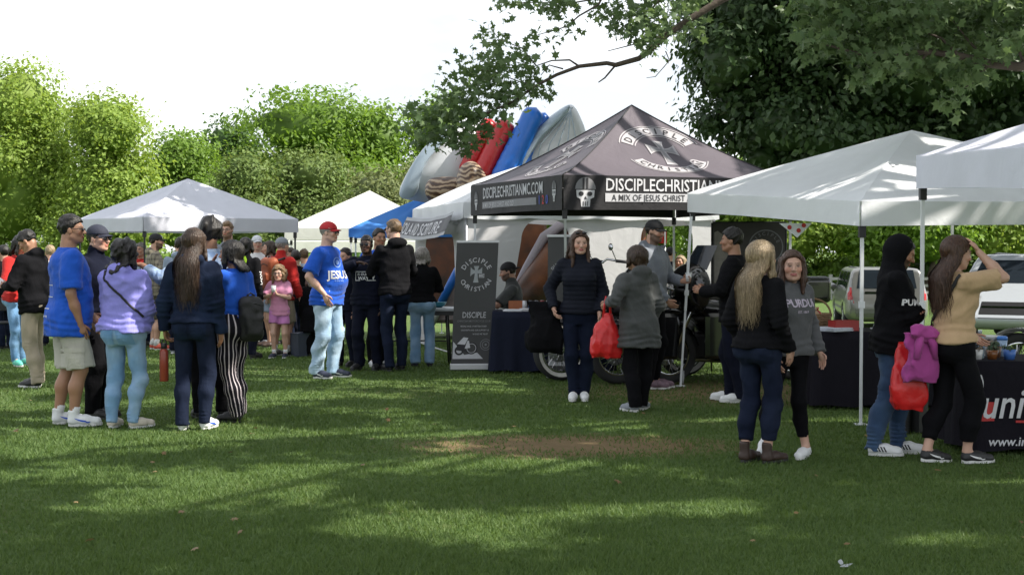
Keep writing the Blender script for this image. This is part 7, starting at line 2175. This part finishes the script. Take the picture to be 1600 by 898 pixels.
# ---- two people reading at the far left
p = Person('woman in a red jersey and blue jeans looking down at the photo edge', 28, 571, -120, 368, sex='f', build=1.02, skin='light', hpitch=28, lean=4, feet=((-.06, 0, 5), (.06, .06, -20)), larm='hold', rarm='hold', res=MID)
p.top('jersey', c_red, 'long', .50, .020, .6, fold=.007); p.bottom('jeans', c_mjean, ease=.004, ankle=.008); p.hair('bob', h_black, .17, .018); p.shoes(s_teal, so_white)
p.print_on('jersey', 'lettering', txt('BLESS', .105, bold=.02, sx=.9), ac_white, (.0, .5, 1.19), (-1, 0, 0), (0, 0, 1), .006)
bv_ = bvh_of([p.parts['jersey']])
PG = p
p = Person('man in a black hoodie and khaki trousers reading with bowed head', 56, 604, 78, 359, build=1.10, skin='tan', hpitch=30, lean=5, hyaw=8, feet=((-.06, -.02, 5), (.06, .04, -8)), larm='hold', rarm='hold', res=MID)
p.top('hoodie', c_black, 'long', .475, .026, .8, hood='down', fold=.009); p.bottom('trousers', c_beige, ease=.015, ankle=.030, fold=.008, waist=.54); p.hair('fade', h_black, thick=.010); p.shoes(s_black, so_white)
PH = p

# ---- middle-left crowd
p = Person('bearded man in a plaid shirt and dark cap with pale front panel', 243, 546, -75, 366, build=1.08, skin='light', beard=(.05, .035, .025), rarm='hold', larm='low', res=MID, bare_legs=True)
p.top('plaid_shirt', c_plaid, 'short', .47, .022, .8, fold=.007, sleeve_to=.9, sleeve_ease=.024, hood='down'); p.bottom('shorts', c_brown, 'shorts', .56, .022, cut=1.0); p.hair('short', h_dark, thick=.006); p.cap(k_black, panel=k_white); p.shoes(s_red, so_white, sock=c_white)
p = Person('man in a pale grey hoodie with dark hair, turned away under the grey canopy', 282, 552, 5, 372, build=1.0, skin='light', res=FAR)
p.top('hoodie', c_paleblue, 'long', .48, .022, .8, hood='down'); p.bottom('trousers', c_navy, ease=.016); p.hair('short', h_dark, thick=.012); p.shoes(s_grey, so_white)
p = Person('tall bearded man with glasses and sandy hair under the grey canopy', 357, 552, 170, 347, build=1.05, skin='fair', beard=(.16, .09, .05), brows=(.16, .10, .06), res=MID)
p.top('shirt', c_grey, 'long', .48, .018, .7); p.bottom('trousers', c_navy, ease=.018); p.hair('fade', h_ginger, thick=.012); p.glasses(False); p.shoes(s_black, so_dark)
p = Person('person in a lime and black riding jacket behind the pinstriped trousers', 384, 560, -20, 372, build=1.08, skin='tan', res=MID)
p.top('riding_jacket', c_black, 'long', .47, .022, .7, collar=.006); p.bottom('trousers', c_navy, ease=.018); p.hair('bob', h_black, .10, .016); p.shoes(s_black, so_dark)
bv_ = bvh_of([p.parts['riding_jacket']]); decal('lime_panel', grid2(-.11, .09, .95, 1.46, 6, 10), c_hiviz, shrink_fn(bv_, (0, -.6, 0), (1, 0, 0), (0, 0, 1), .006, .6), p.parts['riding_jacket'])
p.print_on('riding_jacket', 'sleeve_lettering', (txt('ICON', .075, bold=.02)[0][:, ::-1] * np.array((-1, 1)), txt('ICON', .075, bold=.02)[1]), ac_white, (.5, 0, 1.15), (0, 1, 0), (0, 0, 1), .006)
p = Person('older man in a pale cap facing the camera beyond the girl', 402, 540, 200, 369, build=1.0, skin='fair', res=FAR)
p.top('shirt', c_white, 'short', .48, .020, .7); p.bottom('trousers', c_navy, ease=.016); p.hair('short', h_grey, thick=.008); p.cap(k_white); p.shoes(s_grey, so_white)
p = Person('woman with brown hair tied back looking left beyond the girl', 424, 542, 105, 377, sex='f', build=1.05, skin='light', res=FAR, bare_legs=True)
p.top('blouse', c_pink, 'short', .49, .018, .6); p.bottom('shorts', c_paleblue, 'shorts', .58, .014, cut=.75); p.hair('bob', h_brown, .14, .016); p.shoes(s_brown, so_dark, 'flat')
p = Person('man in a red jacket and grey cap carrying a red rucksack', 440, 556, -35, 372, build=1.10, skin='light', res=MID, rarm=dict(w=(.17, .05, .50), h=(.6, -1, 0)), bare_legs=True)
p.top('jacket', c_red, 'long', .48, .024, .8, collar=.010, fold=.009); p.bottom('shorts', c_beige, 'shorts', .56, .02, cut=.95); p.hair('short', h_grey, thick=.010); p.cap(k_grey); p.shoes(s_black, so_white, sock=c_white)
PN = p
p = Person('girl in pink T-shirt and shorts sipping from a white cup', 437, 559, 172, 416, sex='f', build=.98, skin='fair', child=True, larm=dict(w=(.02, .16, .70), h=(1, -.2, -1), d=(-.3, .3, 1), n=(-1, .2, 0), c=.9), rarm=dict(w=(.035, .155, .705), h=(1, -.2, -1), d=(-.3, .3, 1), n=(-1, .2, 0), c=.9), res=MID, bare_legs=True)
p.top('t_shirt', c_pink, 'short', .47, .016, .8, fold=.005, sleeve_to=.8); p.bottom('shorts', c_pinks, 'shorts', .55, .016, cut=.55); p.hair('bob', h_ginger, .14, .026, curl=.6); p.glasses(False); p.shoes(s_navy, so_white, sock=c_white)
PO = p
for lb, px_, py_, hp, fc, tp, bt_, hr_ in (('fair-haired person standing far behind the man in the black hoodie', 80, 540, 384, 30, c_white, c_navy, h_blonde),
        ('person in a pale jacket far behind the navy cap', 204, 542, 386, 150, c_paleblue, c_djean, h_dark), ('person in a red top glimpsed beside the plaid shirt', 222, 540, 380, 160, c_red, c_djean, h_grey),
        ('dark-haired person in black just right of the red jacket', 463, 545, 392, 20, c_black, c_djean, h_dark), ('person in a tan top behind the grey canopy leg', 455, 538, 388, 140, c_tan, c_navy, h_brown), ('person in white glimpsed left of the tall bearded man', 306, 540, 378, 40, c_white, c_djean, h_brown),
        ('person in a grey top glimpsed right of the lime riding jacket', 412, 536, 380, 200, c_grey, c_djean, h_grey), ('person in pale blue seen between the girl and the red cap', 476, 536, 390, 30, c_paleblue, c_navy, h_lbrown), ('person in black at the photo edge beyond the red jersey', 8, 545, 384, 60, c_black, c_djean, h_black)):
    p = Person(lb, px_, py_, fc, hp, skin='light', res=.018); p.top('top', tp, 'long', .48, .02, .7); p.bottom('trousers', bt_, ease=.016); p.hair('short', hr_, thick=.014); p.shoes(s_black, so_dark)
p = Person('person in dark clothes with fair hair sitting out behind the man in the red cap', 489, 556, 25, 428, sex='f', build=1.15, skin='fair', res=FAR)
p.top('coat', c_blackp, 'long', .30, .026, .8, .02); p.bottom('trousers', c_blackp, ease=.02); p.hair('bob', h_grey, .10, .02); p.shoes(s_black, so_dark)

# ---- red cap and his neighbours
p = Person('older man in a red cap, blue lettered T-shirt and pale jeans', 512, 590, -108, 348, build=1.16, belly=1.0, skin='fair', feet=((-.07, .03, 6), (.06, -.03, -12)), larm=dict(w=(.13, .0, .535), h=(.7, -1, .1), d=(0, .4, -1)), rarm=dict(w=(.155, .055, .545), h=(.6, -1, .2), d=(0, .4, -1)), res=NEAR, brows=(.35, .33, .31))
p.top('t_shirt', c_royal, 'short', .475, .020, .8, fold=.007, sleeve_ease=.024, sleeve_to=.80); p.bottom('jeans', c_pjean, ease=.024, ankle=.030, fold=.009, waist=.56); p.hair('short', h_grey, thick=.008); p.cap(k_red, panel=simple('red_cap_front', (.5, .03, .03), .75)); p.glasses(True); p.shoes(s_navy, so_white, 'sneaker', (ac_white, 'tick'))
u_ = p.Ht
p.print_on('t_shirt', 'lettering', shiftvf(txt('JESUS', .13, bold=.03, sx=.92), 0, -.02), ac_white, (.15, .25, .655 * u_), (-.72, .69, 0), (0, 0, 1), .006)
p.print_on('t_shirt', 'small_print', joinvf(shiftvf(txt('is the way', .032), 0, -.055), shiftvf(annulus(.05, .062, 0, 360, 20), 0, .17), shiftvf(annulus(.0, .03, 0, 360, 9), 0, .17)), simple('faint_print', (.20, .32, .66), .8), (.15, .25, .655 * u_), (-.72, .69, 0), (0, 0, 1), .006)
p = Person('man in a navy sweatshirt and dark glasses gesturing with one hand', 574, 578, 168, 368, build=1.10, skin='dark', res=MID, rarm=dict(w=(.03, .16, .80), h=(1, 0, -.5), d=(-1, .2, .1), n=(0, .2, -1), c=.25), larm='hang', feet=((-.07, .0, 5), (.06, .04, -10)), brows=(.01, .008, .006))
p.top('sweatshirt', c_navy, 'long', .49, .024, .8, fold=.008); p.bottom('trousers', c_navy, ease=.020, ankle=.026); p.hair('short', h_black, thick=.005); p.glasses(True); p.shoes(s_black, so_dark)
u_ = p.Ht
p.print_on('sweatshirt', 'chest_print', joinvf(grid2(-.13, .13, .055, .062, 8, 1), grid2(-.13, -.06, -.055, -.048, 4, 1), grid2(.02, .13, -.055, -.048, 5, 1), grid2(-.13, -.124, -.05, .05, 1, 4), shiftvf(txt('IS OUR', .045), -.03, .01), shiftvf(txt('WAY', .06, bold=.02), -.02, -.045), shiftvf(poly2([(0, -.05), (.02, 0), (.028, .06), (.016, .085), (.0, .06), (-.01, 0)]), .10, 0)), ac_white, (-.02, .5, .70 * u_), (-1, 0, 0), (0, 0, 1), .006)
p = Person('dark-haired man in a blue T-shirt standing behind the man in the navy sweatshirt', 592, 572, -150, 358, build=1.0, skin='tan', res=FAR)
p.top('t_shirt', c_royal, 'short', .48, .018, .8); p.bottom('trousers', c_blackp, ease=.014); p.hair('short', h_black, thick=.014); p.shoes(s_white, so_white)
p = Person('tall man in a black hoodie and dark jeans with short sandy hair, back turned', 617, 579, 28, 344, build=1.02, skin='fair', res=MID, hyaw=25, larm='hold', rarm='hold', feet=((-.055, -.01, 6), (.055, .03, -6)))
p.top('hoodie', c_black, 'long', .505, .016, .6, hood='down', fold=.007); p.bottom('jeans', c_djean, ease=.010, ankle=.016, fold=.007); p.hair('fade', h_lbrown, thick=.010); p.glasses(True); p.shoes(s_black, so_dark)
p = Person('woman with grey hair in a black jacket and faded jeans, back turned', 660, 572, 8, 387, sex='f', build=1.06, skin='fair', hyaw=-20, res=MID, larm='hold', rarm='hold')
p.top('jacket', c_black, 'long', .545, .022, .5, collar=.006); p.bottom('jeans', c_ljean, ease=.014, ankle=.026, fold=.008); p.hair('bob', h_grey, .11, .018); p.shoes(s_navy, so_dark)
p = Person('person in a dark suit seen between the red cap and the navy sweatshirt', 541, 572, 150, 388, build=.95, skin='light', res=FAR)
p.top('jacket', c_navy, 'long', .47, .02, .7); p.bottom('trousers', c_navy, ease=.016); p.hair('short', h_dark, thick=.01); p.shoes(s_black, so_dark)

# ---- at the navy table
p = Person('man in a dark polo and backward black cap seated at the navy table', 806, 560, 88, Ht=1.78, D=18.45, z0=-.42, build=1.10, skin='light', beard=(.06, .045, .035), hpitch=6, lean=6, larm=dict(w=(.06, .19, .76), h=(1, .2, -1), d=(-.2, .3, 1)), rarm=dict(w=(.10, .20, .70), h=(1, .1, -1), d=(-.4, .8, .4)), res=MID, feet=((-.08, .26, 5, .42), (.08, .26, -5, .42)))
p.top('polo_shirt', c_charc, 'short', .46, .018, .7, collar=.006, sleeve_to=.85); p.bottom('trousers', c_blackp, ease=.018); p.hair('short', h_dark, thick=.006); p.cap(k_black, back=True); p.shoes(s_black, so_dark)
def chair(loc, rz, label):
    root = empty('folding_chair', loc, rz); tag(root, label, 'chair', 'folding chairs among the stalls')
    MB().box((0, 0, .45), (.21, .20, .015)).build('seat', black_plastic, root, bevel=.008); MB().box((0, -.20, .74), (.20, .012, .10)).build('backrest', black_plastic, root, bevel=.006)
    for sg in (-1, 1):
        MB().tube([(sg * .20, .22, 0), (sg * .20, -.20, .84)], .011, 8).build('leg', steel_grey, root, True); MB().tube([(sg * .18, -.24, 0), (sg * .18, .12, .45)], .011, 8).build('leg', steel_grey, root, True)
chair((.045, 18.45, 0), R(88), 'folding chair under the man in the backward cap')
chair(G(14, 548), R(30), 'folding chair behind the woman in the red jersey')

# ---- middle: padded jacket, grey coat, grey hoodie
p = Person('smiling woman in a navy padded jacket with sunglasses on her hair', 905, 625, 176, 362, sex='f', build=1.08, skin='fair', hyaw=14, hpitch=4, larm='pocket', rarm=dict(w=(.150, .045, .545), h=(.8, -1, 0), c=.6), feet=((-.030, .0, 4), (.034, .02, -4)), res=NEAR, lips=(.42, .13, .12), brows=(.08, .05, .03))
p.top('padded_jacket', c_puff, 'long', .515, .030, .55, collar=.016, quilt=.0065, fold=.005, sleeve_ease=.026); p.bottom('trousers', c_djean, ease=.008, ankle=.016, fold=.006); p.hair('long', h_auburn, .26, .018); p.strands(h_auburn, 220, .27, width=.0024); p.shoes(s_white, so_white)
g = MB()
for sg in (-1, 1): g.sphere(p.hc + p.HM @ (np.array((sg * .034, .060, .108)) * p.hs), np.array((.027, .020, .012)), 10, 6, p.HM)
g.build('raised_sunglasses', glassmat('dark_lens', (.012, .012, .015)), p.o, True)
PX_ = p
p = Person('youngster in a long grey coat holding a red carrier bag, back turned', 996, 641, 30, 385, build=.93, skin='light', hyaw=15, larm=dict(w=(.15, .10, .665), h=(.7, -1, -.4), d=(.5, .5, -.6), c=1.0), rarm='pocket', feet=((-.06, -.03, 10), (.06, .03, -55)), res=NEAR)
p.top('coat', c_charc, 'long', .395, .028, .8, .020, hood='down', fold=.010, sleeve_ease=.026); p.bottom('trousers', c_blackp, ease=.016, ankle=.030, fold=.007); p.hair('bob', h_brown, .085, .020); p.shoes(s_grey, so_white)
PY_ = p
p = Person('bearded man in a grey hoodie and black cap smiling to the right', 1019, 606, -118, 345, build=1.04, skin='light', beard=(.055, .038, .028), hyaw=-8, hpitch=8, larm='hold', rarm='low', feet=((-.06, .02, 0), (.06, .03, 25)), res=NEAR)
p.top('hoodie', c_grey, 'long', .50, .024, .7, hood='down', fold=.008); p.bottom('trousers', c_blackp, ease=.010, ankle=.012); p.hair('short', h_dark, thick=.008); p.cap(k_black); p.shoes(s_multi, so_white)
PZ_ = p
p = Person('man in a black cap far off beyond the touring motorcycle', 1046, 500, -60, 398, Ht=1.75, D=27.0, build=1.0, skin='light', res=FAR)
p.top('jacket', c_navy, 'long', .48, .02, .7); p.bottom('trousers', c_navy, ease=.016); p.hair('short', h_dark, thick=.008); p.cap(k_black); p.shoes(s_black, so_dark)
p = Person('fair-haired woman far off beyond the touring motorcycle', 1064, 500, 150, Ht=1.55, D=25.0, sex='f', skin='light', res=FAR)
p.top('cardigan', c_paleblue, 'long', .48, .02, .7); p.bottom('trousers', c_navy, ease=.016); p.hair('bob', h_blonde, .12, .016); p.shoes(s_black, so_dark)
p = Person('dark-haired person in black beside the printed backdrop, facing left', 1146, 627, 72, 358, build=1.06, skin='tan', larm='hold', rarm='hold', feet=((-.06, -.03, 8), (.06, .05, -6)), res=NEAR)
p.top('sweatshirt', c_black, 'long', .47, .026, .8, fold=.008); p.bottom('trousers', c_navy, ease=.026, ankle=.032, fold=.008); p.hair('short', h_black, thick=.020); p.shoes(s_white, so_white)

# ---- right: the pair walking
p = Person('woman with long blonde wavy hair in a black jacket and brown boots', 1186, 722, -48, 378, sex='f', build=1.08, skin='fair', hyaw=-14, feet=((-.05, -.02, 6), (.045, .03, -8)), larm='pocket', rarm='pocket', res=NEAR)
p.top('jacket', c_black, 'long', .525, .024, .5, fold=.008); p.bottom('jeans', c_djean, 'crop', ease=.007, ankle=.010, fold=.007); p.hair('long', h_blonde, .40, .024); p.strands(h_blonde, 800, .43, width=.0024); p.shoes(s_brown, so_dark, 'boot')
p = Person('woman in a grey lettered sweatshirt, black leggings and white sneakers walking', 1234, 713, -150, 388, sex='f', build=1.04, skin='fair', hyaw=-34, drop=.02, feet=((-.03, .07, -60), (.04, -.13, -55, .05, 25)), larm=dict(w=(.16, .03, .50), h=(.6, -1, 0)), rarm='hang', res=NEAR, lips=(.42, .14, .13))
p.top('sweatshirt', c_sweat, 'long', .505, .026, .7, hood='down', fold=.009, sleeve_ease=.026, cuff=True); p.bottom('leggings', c_blackp, 'crop', ease=.003, ankle=.005, fold=.003); p.hair('long', h_auburn, .20, .018); p.strands(h_auburn, 200, .22, width=.0024); p.shoes(s_white, so_white)
u_ = p.Ht
p.print_on('sweatshirt', 'lettering', txt('PURDUE', .080, bold=.025, sx=.95), simple('lilac_print', (.52, .46, .56), .8), (-.0, .5, .725 * u_), (-1, 0, 0), (0, 0, 1), .006)
p.print_on('sweatshirt', 'small_lettering', txt('EST. 1869', .026, bold=.02), simple('lilac_print', (.52, .46, .56), .8), (-.0, .5, .695 * u_), (-1, 0, 0), (0, 0, 1), .006)
p = Person('bearded man with his black hood up, blue jeans and white striped sneakers', 1393, 710, -98, 369, build=1.10, skin='tan', beard=(.025, .018, .014), hpitch=22, lean=3, larm='cross', rarm='cross', feet=((-.055, .06, -4), (.055, -.06, -8)), res=NEAR)
p.top('hoodie', c_black, 'long', .475, .024, .75, hood='up', fold=.009, sleeve_ease=.024); p.bottom('jeans', c_bjean, ease=.012, ankle=.012, fold=.010, stack=1.4); p.hair('short', h_black, thick=.006); p.shoes(s_white, so_white, 'sneaker', (ac_black, 'bars'), None, 1.05)
u_ = p.Ht
p.print_on('hoodie', 'chest_mark', joinvf(shiftvf(txt('PUMA', .062, bold=.03), -.02, -.02), poly2([(.03, .03), (.06, .035), (.10, .075), (.085, .08), (.045, .05)]), poly2([(.05, .035), (.09, .0), (.10, .005), (.075, .045)])), ac_white, (.16, .12, .705 * u_), (-.35, .937, 0), (0, 0, 1), .006)
p = Person('woman in a tan T-shirt and black trousers with a hand in her long brown hair', 1488, 722, -72, 367, sex='f', build=1.14, skin='fair', hpitch=10, hyaw=-5, rarm=dict(w=(.062, .085, .925), h=(.6, .8, -.9), d=(-.5, -.25, .8), n=(-.6, -.6, 0), c=.3), larm=dict(w=(.05, .13, .56), h=(1, -.5, -.3), d=(-.5, .5, -.6)), drop=.015, feet=((-.045, -.08, -4, .0, 4), (.045, .07, -12)), res=NEAR)
p.top('t_shirt', c_tan, 'short', .55, .018, .6, fold=.008, sleeve_ease=.022, sleeve_to=.82); p.bottom('trousers', c_blackp, 'crop', ease=.012, ankle=.010, fold=.006, waist=.61); p.hair('long', h_auburn, .40, .020, front=False); p.strands(h_auburn, 420, .41, width=.0024); p.shoes(s_black, so_white, 'sneaker', (ac_white, 'tick'))
PT = p
print('people', round(time.time() - T0, 1))

# ------------------------------------------------------------------ things people carry
def soft_bag(name, label, loc, size, mat, rz=0.0, seed=0, handles=None, cat='bag', pinch=.35):
    """a limp bag: sagging sack gathered at the top"""
    root = empty(name, loc, rz); tag(root, label, cat)
    w, d, h = size; F = Fld((-w, -d * 1.2, -h * 1.08), (w, d * 1.2, .12), .010)
    F.loft((0, 0, 0), np.eye(3), [(-h, 0, 0, w * .38, d * .55), (-h * .93, 0, 0, w * .47, d * .85), (-h * .7, 0, 0, w * .5, d), (-h * .4, 0, 0, w * .40, d * .75), (-h * .15, 0, 0, w * .5 * pinch * 1.3, d * .4), (0, 0, 0, w * .5 * pinch, d * .28)], n=2.2)
    F.displace(wrinkle(seed, .012, 26, (1.3, 1.3, .35))); F.displace(wrinkle(seed + 2, .003, 70, (1, 1, .5)))
    V, Q = F.mesh('sack'); mobj('sack', np_mesh('sack', V, [Q], True), mat, root)
    if handles:
        for sg in (-1, 1):
            MB().tube([(sg * w * .14, 0, -.05), (sg * w * .10, 0, handles * .5), (sg * .012, 0, handles)], [.016, .011, .008], 6).build('handle', mat, root, True)
    return root
red_plastic = simple('red_carrier_plastic', (.60, .018, .020), .35, bump=.4, bscale=25)
wp = PY_.wpos(PY_.wr[0] + PY_.hd[0] * .07)
soft_bag('carrier_bag', 'red plastic carrier bag hanging beside the long grey coat', wp - np.array((-.04, .06, .07)), (.27, .08, .40), red_plastic, .25, 3, .17, pinch=.34)
wp = PX_.wpos(PX_.wr[1] + PX_.hd[1] * .05)
soft_bag('shoulder_bag', 'black coat and bag hanging from the arm of the woman in the padded jacket', wp + np.array((-.10, .10, .10)), (.34, .12, .50), c_black, .1, 5, None, pinch=.7).children[0]
wp = PT.wpos(np.array((-.16, -.05, .0)) + PT.pel)
soft_bag('hand_bag', 'red bag hanging at the hip of the woman in tan', wp + np.array((-.20, -.04, .02)), (.27, .09, .46), red_plastic, .3, 8, None, pinch=.5)
soft_bag('tied_jacket', 'magenta jacket knotted over the bag of the woman in tan', wp + np.array((-.15, -.17, .10)), (.25, .065, .33), c_mag, .3, 9, None, cat='jacket', pinch=.6)
def knot():
    o = [x for x in bpy.data.objects if x.name == 'tied_jacket'][0]
    F = Fld((-.15, -.15, -.12), (.15, .15, .14), .009); F.ell((0, -.03, .0), (.075, .06, .05), None, .02); F.ell((-.05, -.04, .03), (.05, .04, .04), None, .02); F.ell((.05, -.04, .02), (.055, .04, .035), None, .02)
    F.displace(wrinkle(4, .010, 60)); V, Q = F.mesh('knot'); mobj('knot', np_mesh('knot', V, [Q], True), c_mag, o)
    for sg in (-1, 1): MB().tube([(sg * .03, -.05, -.01), (sg * .06, -.075, -.07), (sg * .075, -.07, -.17)], [.028, .032, .022], 8).build('sleeve', c_mag, o, True)
knot()
# crossbody strap of the woman in tan
def strap(label, person, pts, w, mat, name='shoulder_strap', parent_cat='strap'):
    parts = [o for n_, o in person.parts.items() if n_ in ('t_shirt', 'hoodie', 'sweatshirt', 'jacket')]
    bv = bvh_of(parts); V = []
    P = [np.array(q, float) * person.Ht for q in pts]; dense = []
    for a, b in zip(P[:-1], P[1:]):
        for t in np.linspace(0, 1, 8)[:-1]: dense.append(a + (b - a) * t)
    dense.append(P[-1]); out = []
    for q in dense:
        h = bv.find_nearest(Vector(q)); n = unit(np.array(q) - np.array((0, 0, q[2]))); nn = np.array(h[1]) if h[1] is not None else n
        if nn @ n < 0: nn = -nn
        out.append((np.array(h[0]) + nn * .006, nn))
    F = []
    for i, (q, n) in enumerate(out):
        t = unit(out[min(i + 1, len(out) - 1)][0] - out[max(i - 1, 0)][0]); sd = unit(np.cross(t, n)) * w / 2
        V += [q - sd, q + sd, q + sd + n * .005, q - sd + n * .005]
    for i in range(len(out) - 1):
        b = 4 * i
        for k in range(4): F.append((b + k, b + (k + 1) % 4, b + 4 + (k + 1) % 4, b + 4 + k))
    o = mobj(name, np_mesh(name, np.array(V), [np.array(F)], True), mat); o.location = person.loc; o.rotation_euler = (0, 0, person.face)
    return tag(o, label, parent_cat)
strap_m = simple('black_webbing', (.012, .012, .013), .7, bump=.4, bscale=120)
strap('black crossbody strap running down the back of the woman in tan', PT, [(.10, -.03, .82), (.06, -.09, .74), (-.03, -.10, .65), (-.11, -.03, .57)], .030, strap_m)
strap('black strap across the back of the periwinkle hoodie', PC, [(-.09, -.03, .83), (-.03, -.09, .77), (.06, -.10, .69), (.13, -.02, .60)], .020, strap_m)
def ruck(label, person, off, size, mat, trim, seed, rz=0.0):
    root = empty('rucksack', person.wpos(person.T(.70) + np.array(off)), person.face + rz); tag(root, label, 'rucksack', 'rucksacks worn in the crowd')
    w, d, h = size; F = Fld((-w * .8, -d * 2, -h * .7), (w * .8, d * 1.2, h * .7), .013)
    F.box((0, -d * .5, 0), (w / 2, d / 2, h / 2), .07); F.box((0, -d * 1.05, -h * .16), (w * .38, d * .22, h * .24), .04, k=.02); F.displace(wrinkle(seed, .008, 30)); V, Q = F.mesh('pack'); mobj('pack', np_mesh('pack', V, [Q], True), mat, root)
    for sg in (-1, 1): MB().tube([(sg * w * .30, -.01, h * .42), (sg * w * .38, .10, h * .50), (sg * w * .42, .20, h * .30), (sg * w * .44, .20, -.02), (sg * w * .42, .04, -h * .38)], .016, 6).build('strap', trim, root, True)
    MB().tube([(-w * .3, -d * 1.02, h * .28), (0, -d * 1.06, h * .34), (w * .3, -d * 1.02, h * .28)], .006, 5).build('zip', trim, root, True)
    MB().tube([(-.04, -d * .45, h * .5), (0, -d * .45, h * .56), (.04, -d * .45, h * .5)], .008, 6).build('grab_loop', trim, root, True)
ruck('rust-orange rucksack on the man in the red jacket', PN, (0, -.15, -.02), (.32, .17, .50), simple('rust_nylon', (.33, .075, .025), .6, bump=.3), black_plastic, 3, R(-12))
ruck('black rucksack hanging low behind the woman in pinstriped trousers', PF, (.05, -.12, -.20), (.24, .11, .40), simple('black_nylon', (.012, .012, .013), .6, bump=.3), black_plastic, 4, R(-20))
def flask():
    q = PD.wpos(PD.wr[0] + PD.hd[0] * .09); root = empty('drink_flask', q + np.array((-.01, -.02, -.36))); tag(root, 'rust-red flask held low by the woman in the denim jacket', 'flask')
    MB().lathe([(.033, 0), (.038, .006), (.038, .25), (.030, .275), (.022, .28)], (0, 0, 0), n=20).build('flask_body', simple('rust_enamel', (.26, .045, .025), .3), root, True)
    MB().lathe([(.026, .278), (.026, .32), (.020, .325)], (0, 0, 0), n=16).build('lid', black_plastic, root, True); MB().tube([(-.024, 0, .31), (-.012, 0, .355), (.012, 0, .355), (.024, 0, .31)], .006, 6).build('loop', black_plastic, root, True)
flask()
def cup(label, q, name='paper_cup'):
    root = empty(name, q); tag(root, label, 'cup', 'paper cups in hands'); MB().lathe([(.026, 0), (.036, .09), (.034, .09), (.024, .006), (0, .006)], (0, 0, 0), n=18).build('cup_body', s_white, root, True); MB().lathe([(.037, .087), (.038, .092), (.035, .095)], (0, 0, 0), n=18).build('rim', s_white, root, True)
cup('white cup at the lips of the girl in pink', PO.wpos((PO.wr[0] + PO.wr[1]) / 2 + np.array((0, .035, .03))))
cup('white cup in the hand of the man in the grey hoodie', PZ_.wpos(PZ_.wr[0] + PZ_.hd[0] * .09 + np.array((0, 0, -.02))))
def sheet_in_hand(label, person, i):
    q = person.wpos((person.wr[0] + person.wr[1]) / 2 + np.array((0, .10, .03))); o = empty('leaflet', q, person.face); tag(o, label, 'leaflet', 'papers held by readers')
    V = []
    for j in range(5):
        for k in range(5): V.append((-.075 + .0375 * k, -.05 + .028 * j, .02 * j - .006 * (k - 2) ** 2))
    mobj('page', np_mesh('page', np.array(V), [np.array([(j * 5 + k, j * 5 + k + 1, j * 5 + k + 6, j * 5 + k + 5) for j in range(4) for k in range(4)])], True), paper, o)
sheet_in_hand('white leaflet read by the woman in the red jersey', PG, 0); sheet_in_hand('leaflet read by the man in the black hoodie', PH, 1)
# fallen feather-like scrap near the camera
def scrap():
    q = G(1322, 886); o = empty('paper_scrap', q + np.array((0, 0, .03)), .4); tag(o, 'torn white scrap lying on the near grass', 'litter'); o.scale = (.7, .7, .5); o.location.z -= .02
    V, F = pillow(smooth_outline([(-.05, 0), (-.01, .02), (.06, .012), (.03, -.006), (.0, -.02)], 3), (0, 0, 0), (1, 0, .1), (0, .8, .4), .004, 3); MB().add(V, F).build('scrap_sheet', simple('grey_paper', (.36, .38, .40), .8), o, True)
    V, F = pillow(smooth_outline([(-.04, .01), (-.05, .05), (-.02, .06), (-.015, .02)], 3), (0, 0, .01), (1, 0, .2), (0, .5, .8), .003, 3); MB().add(V, F).build('scrap_fold', simple('grey_paper', (.36, .38, .40), .8), o, True)
scrap()
print('all', round(time.time() - T0, 1), 'tris', sum(sum(len(p.vertices) - 2 for p in m.polygons) if len(m.polygons) < 2000 else len(m.loops) - 2 * len(m.polygons) for m in bpy.data.meshes))
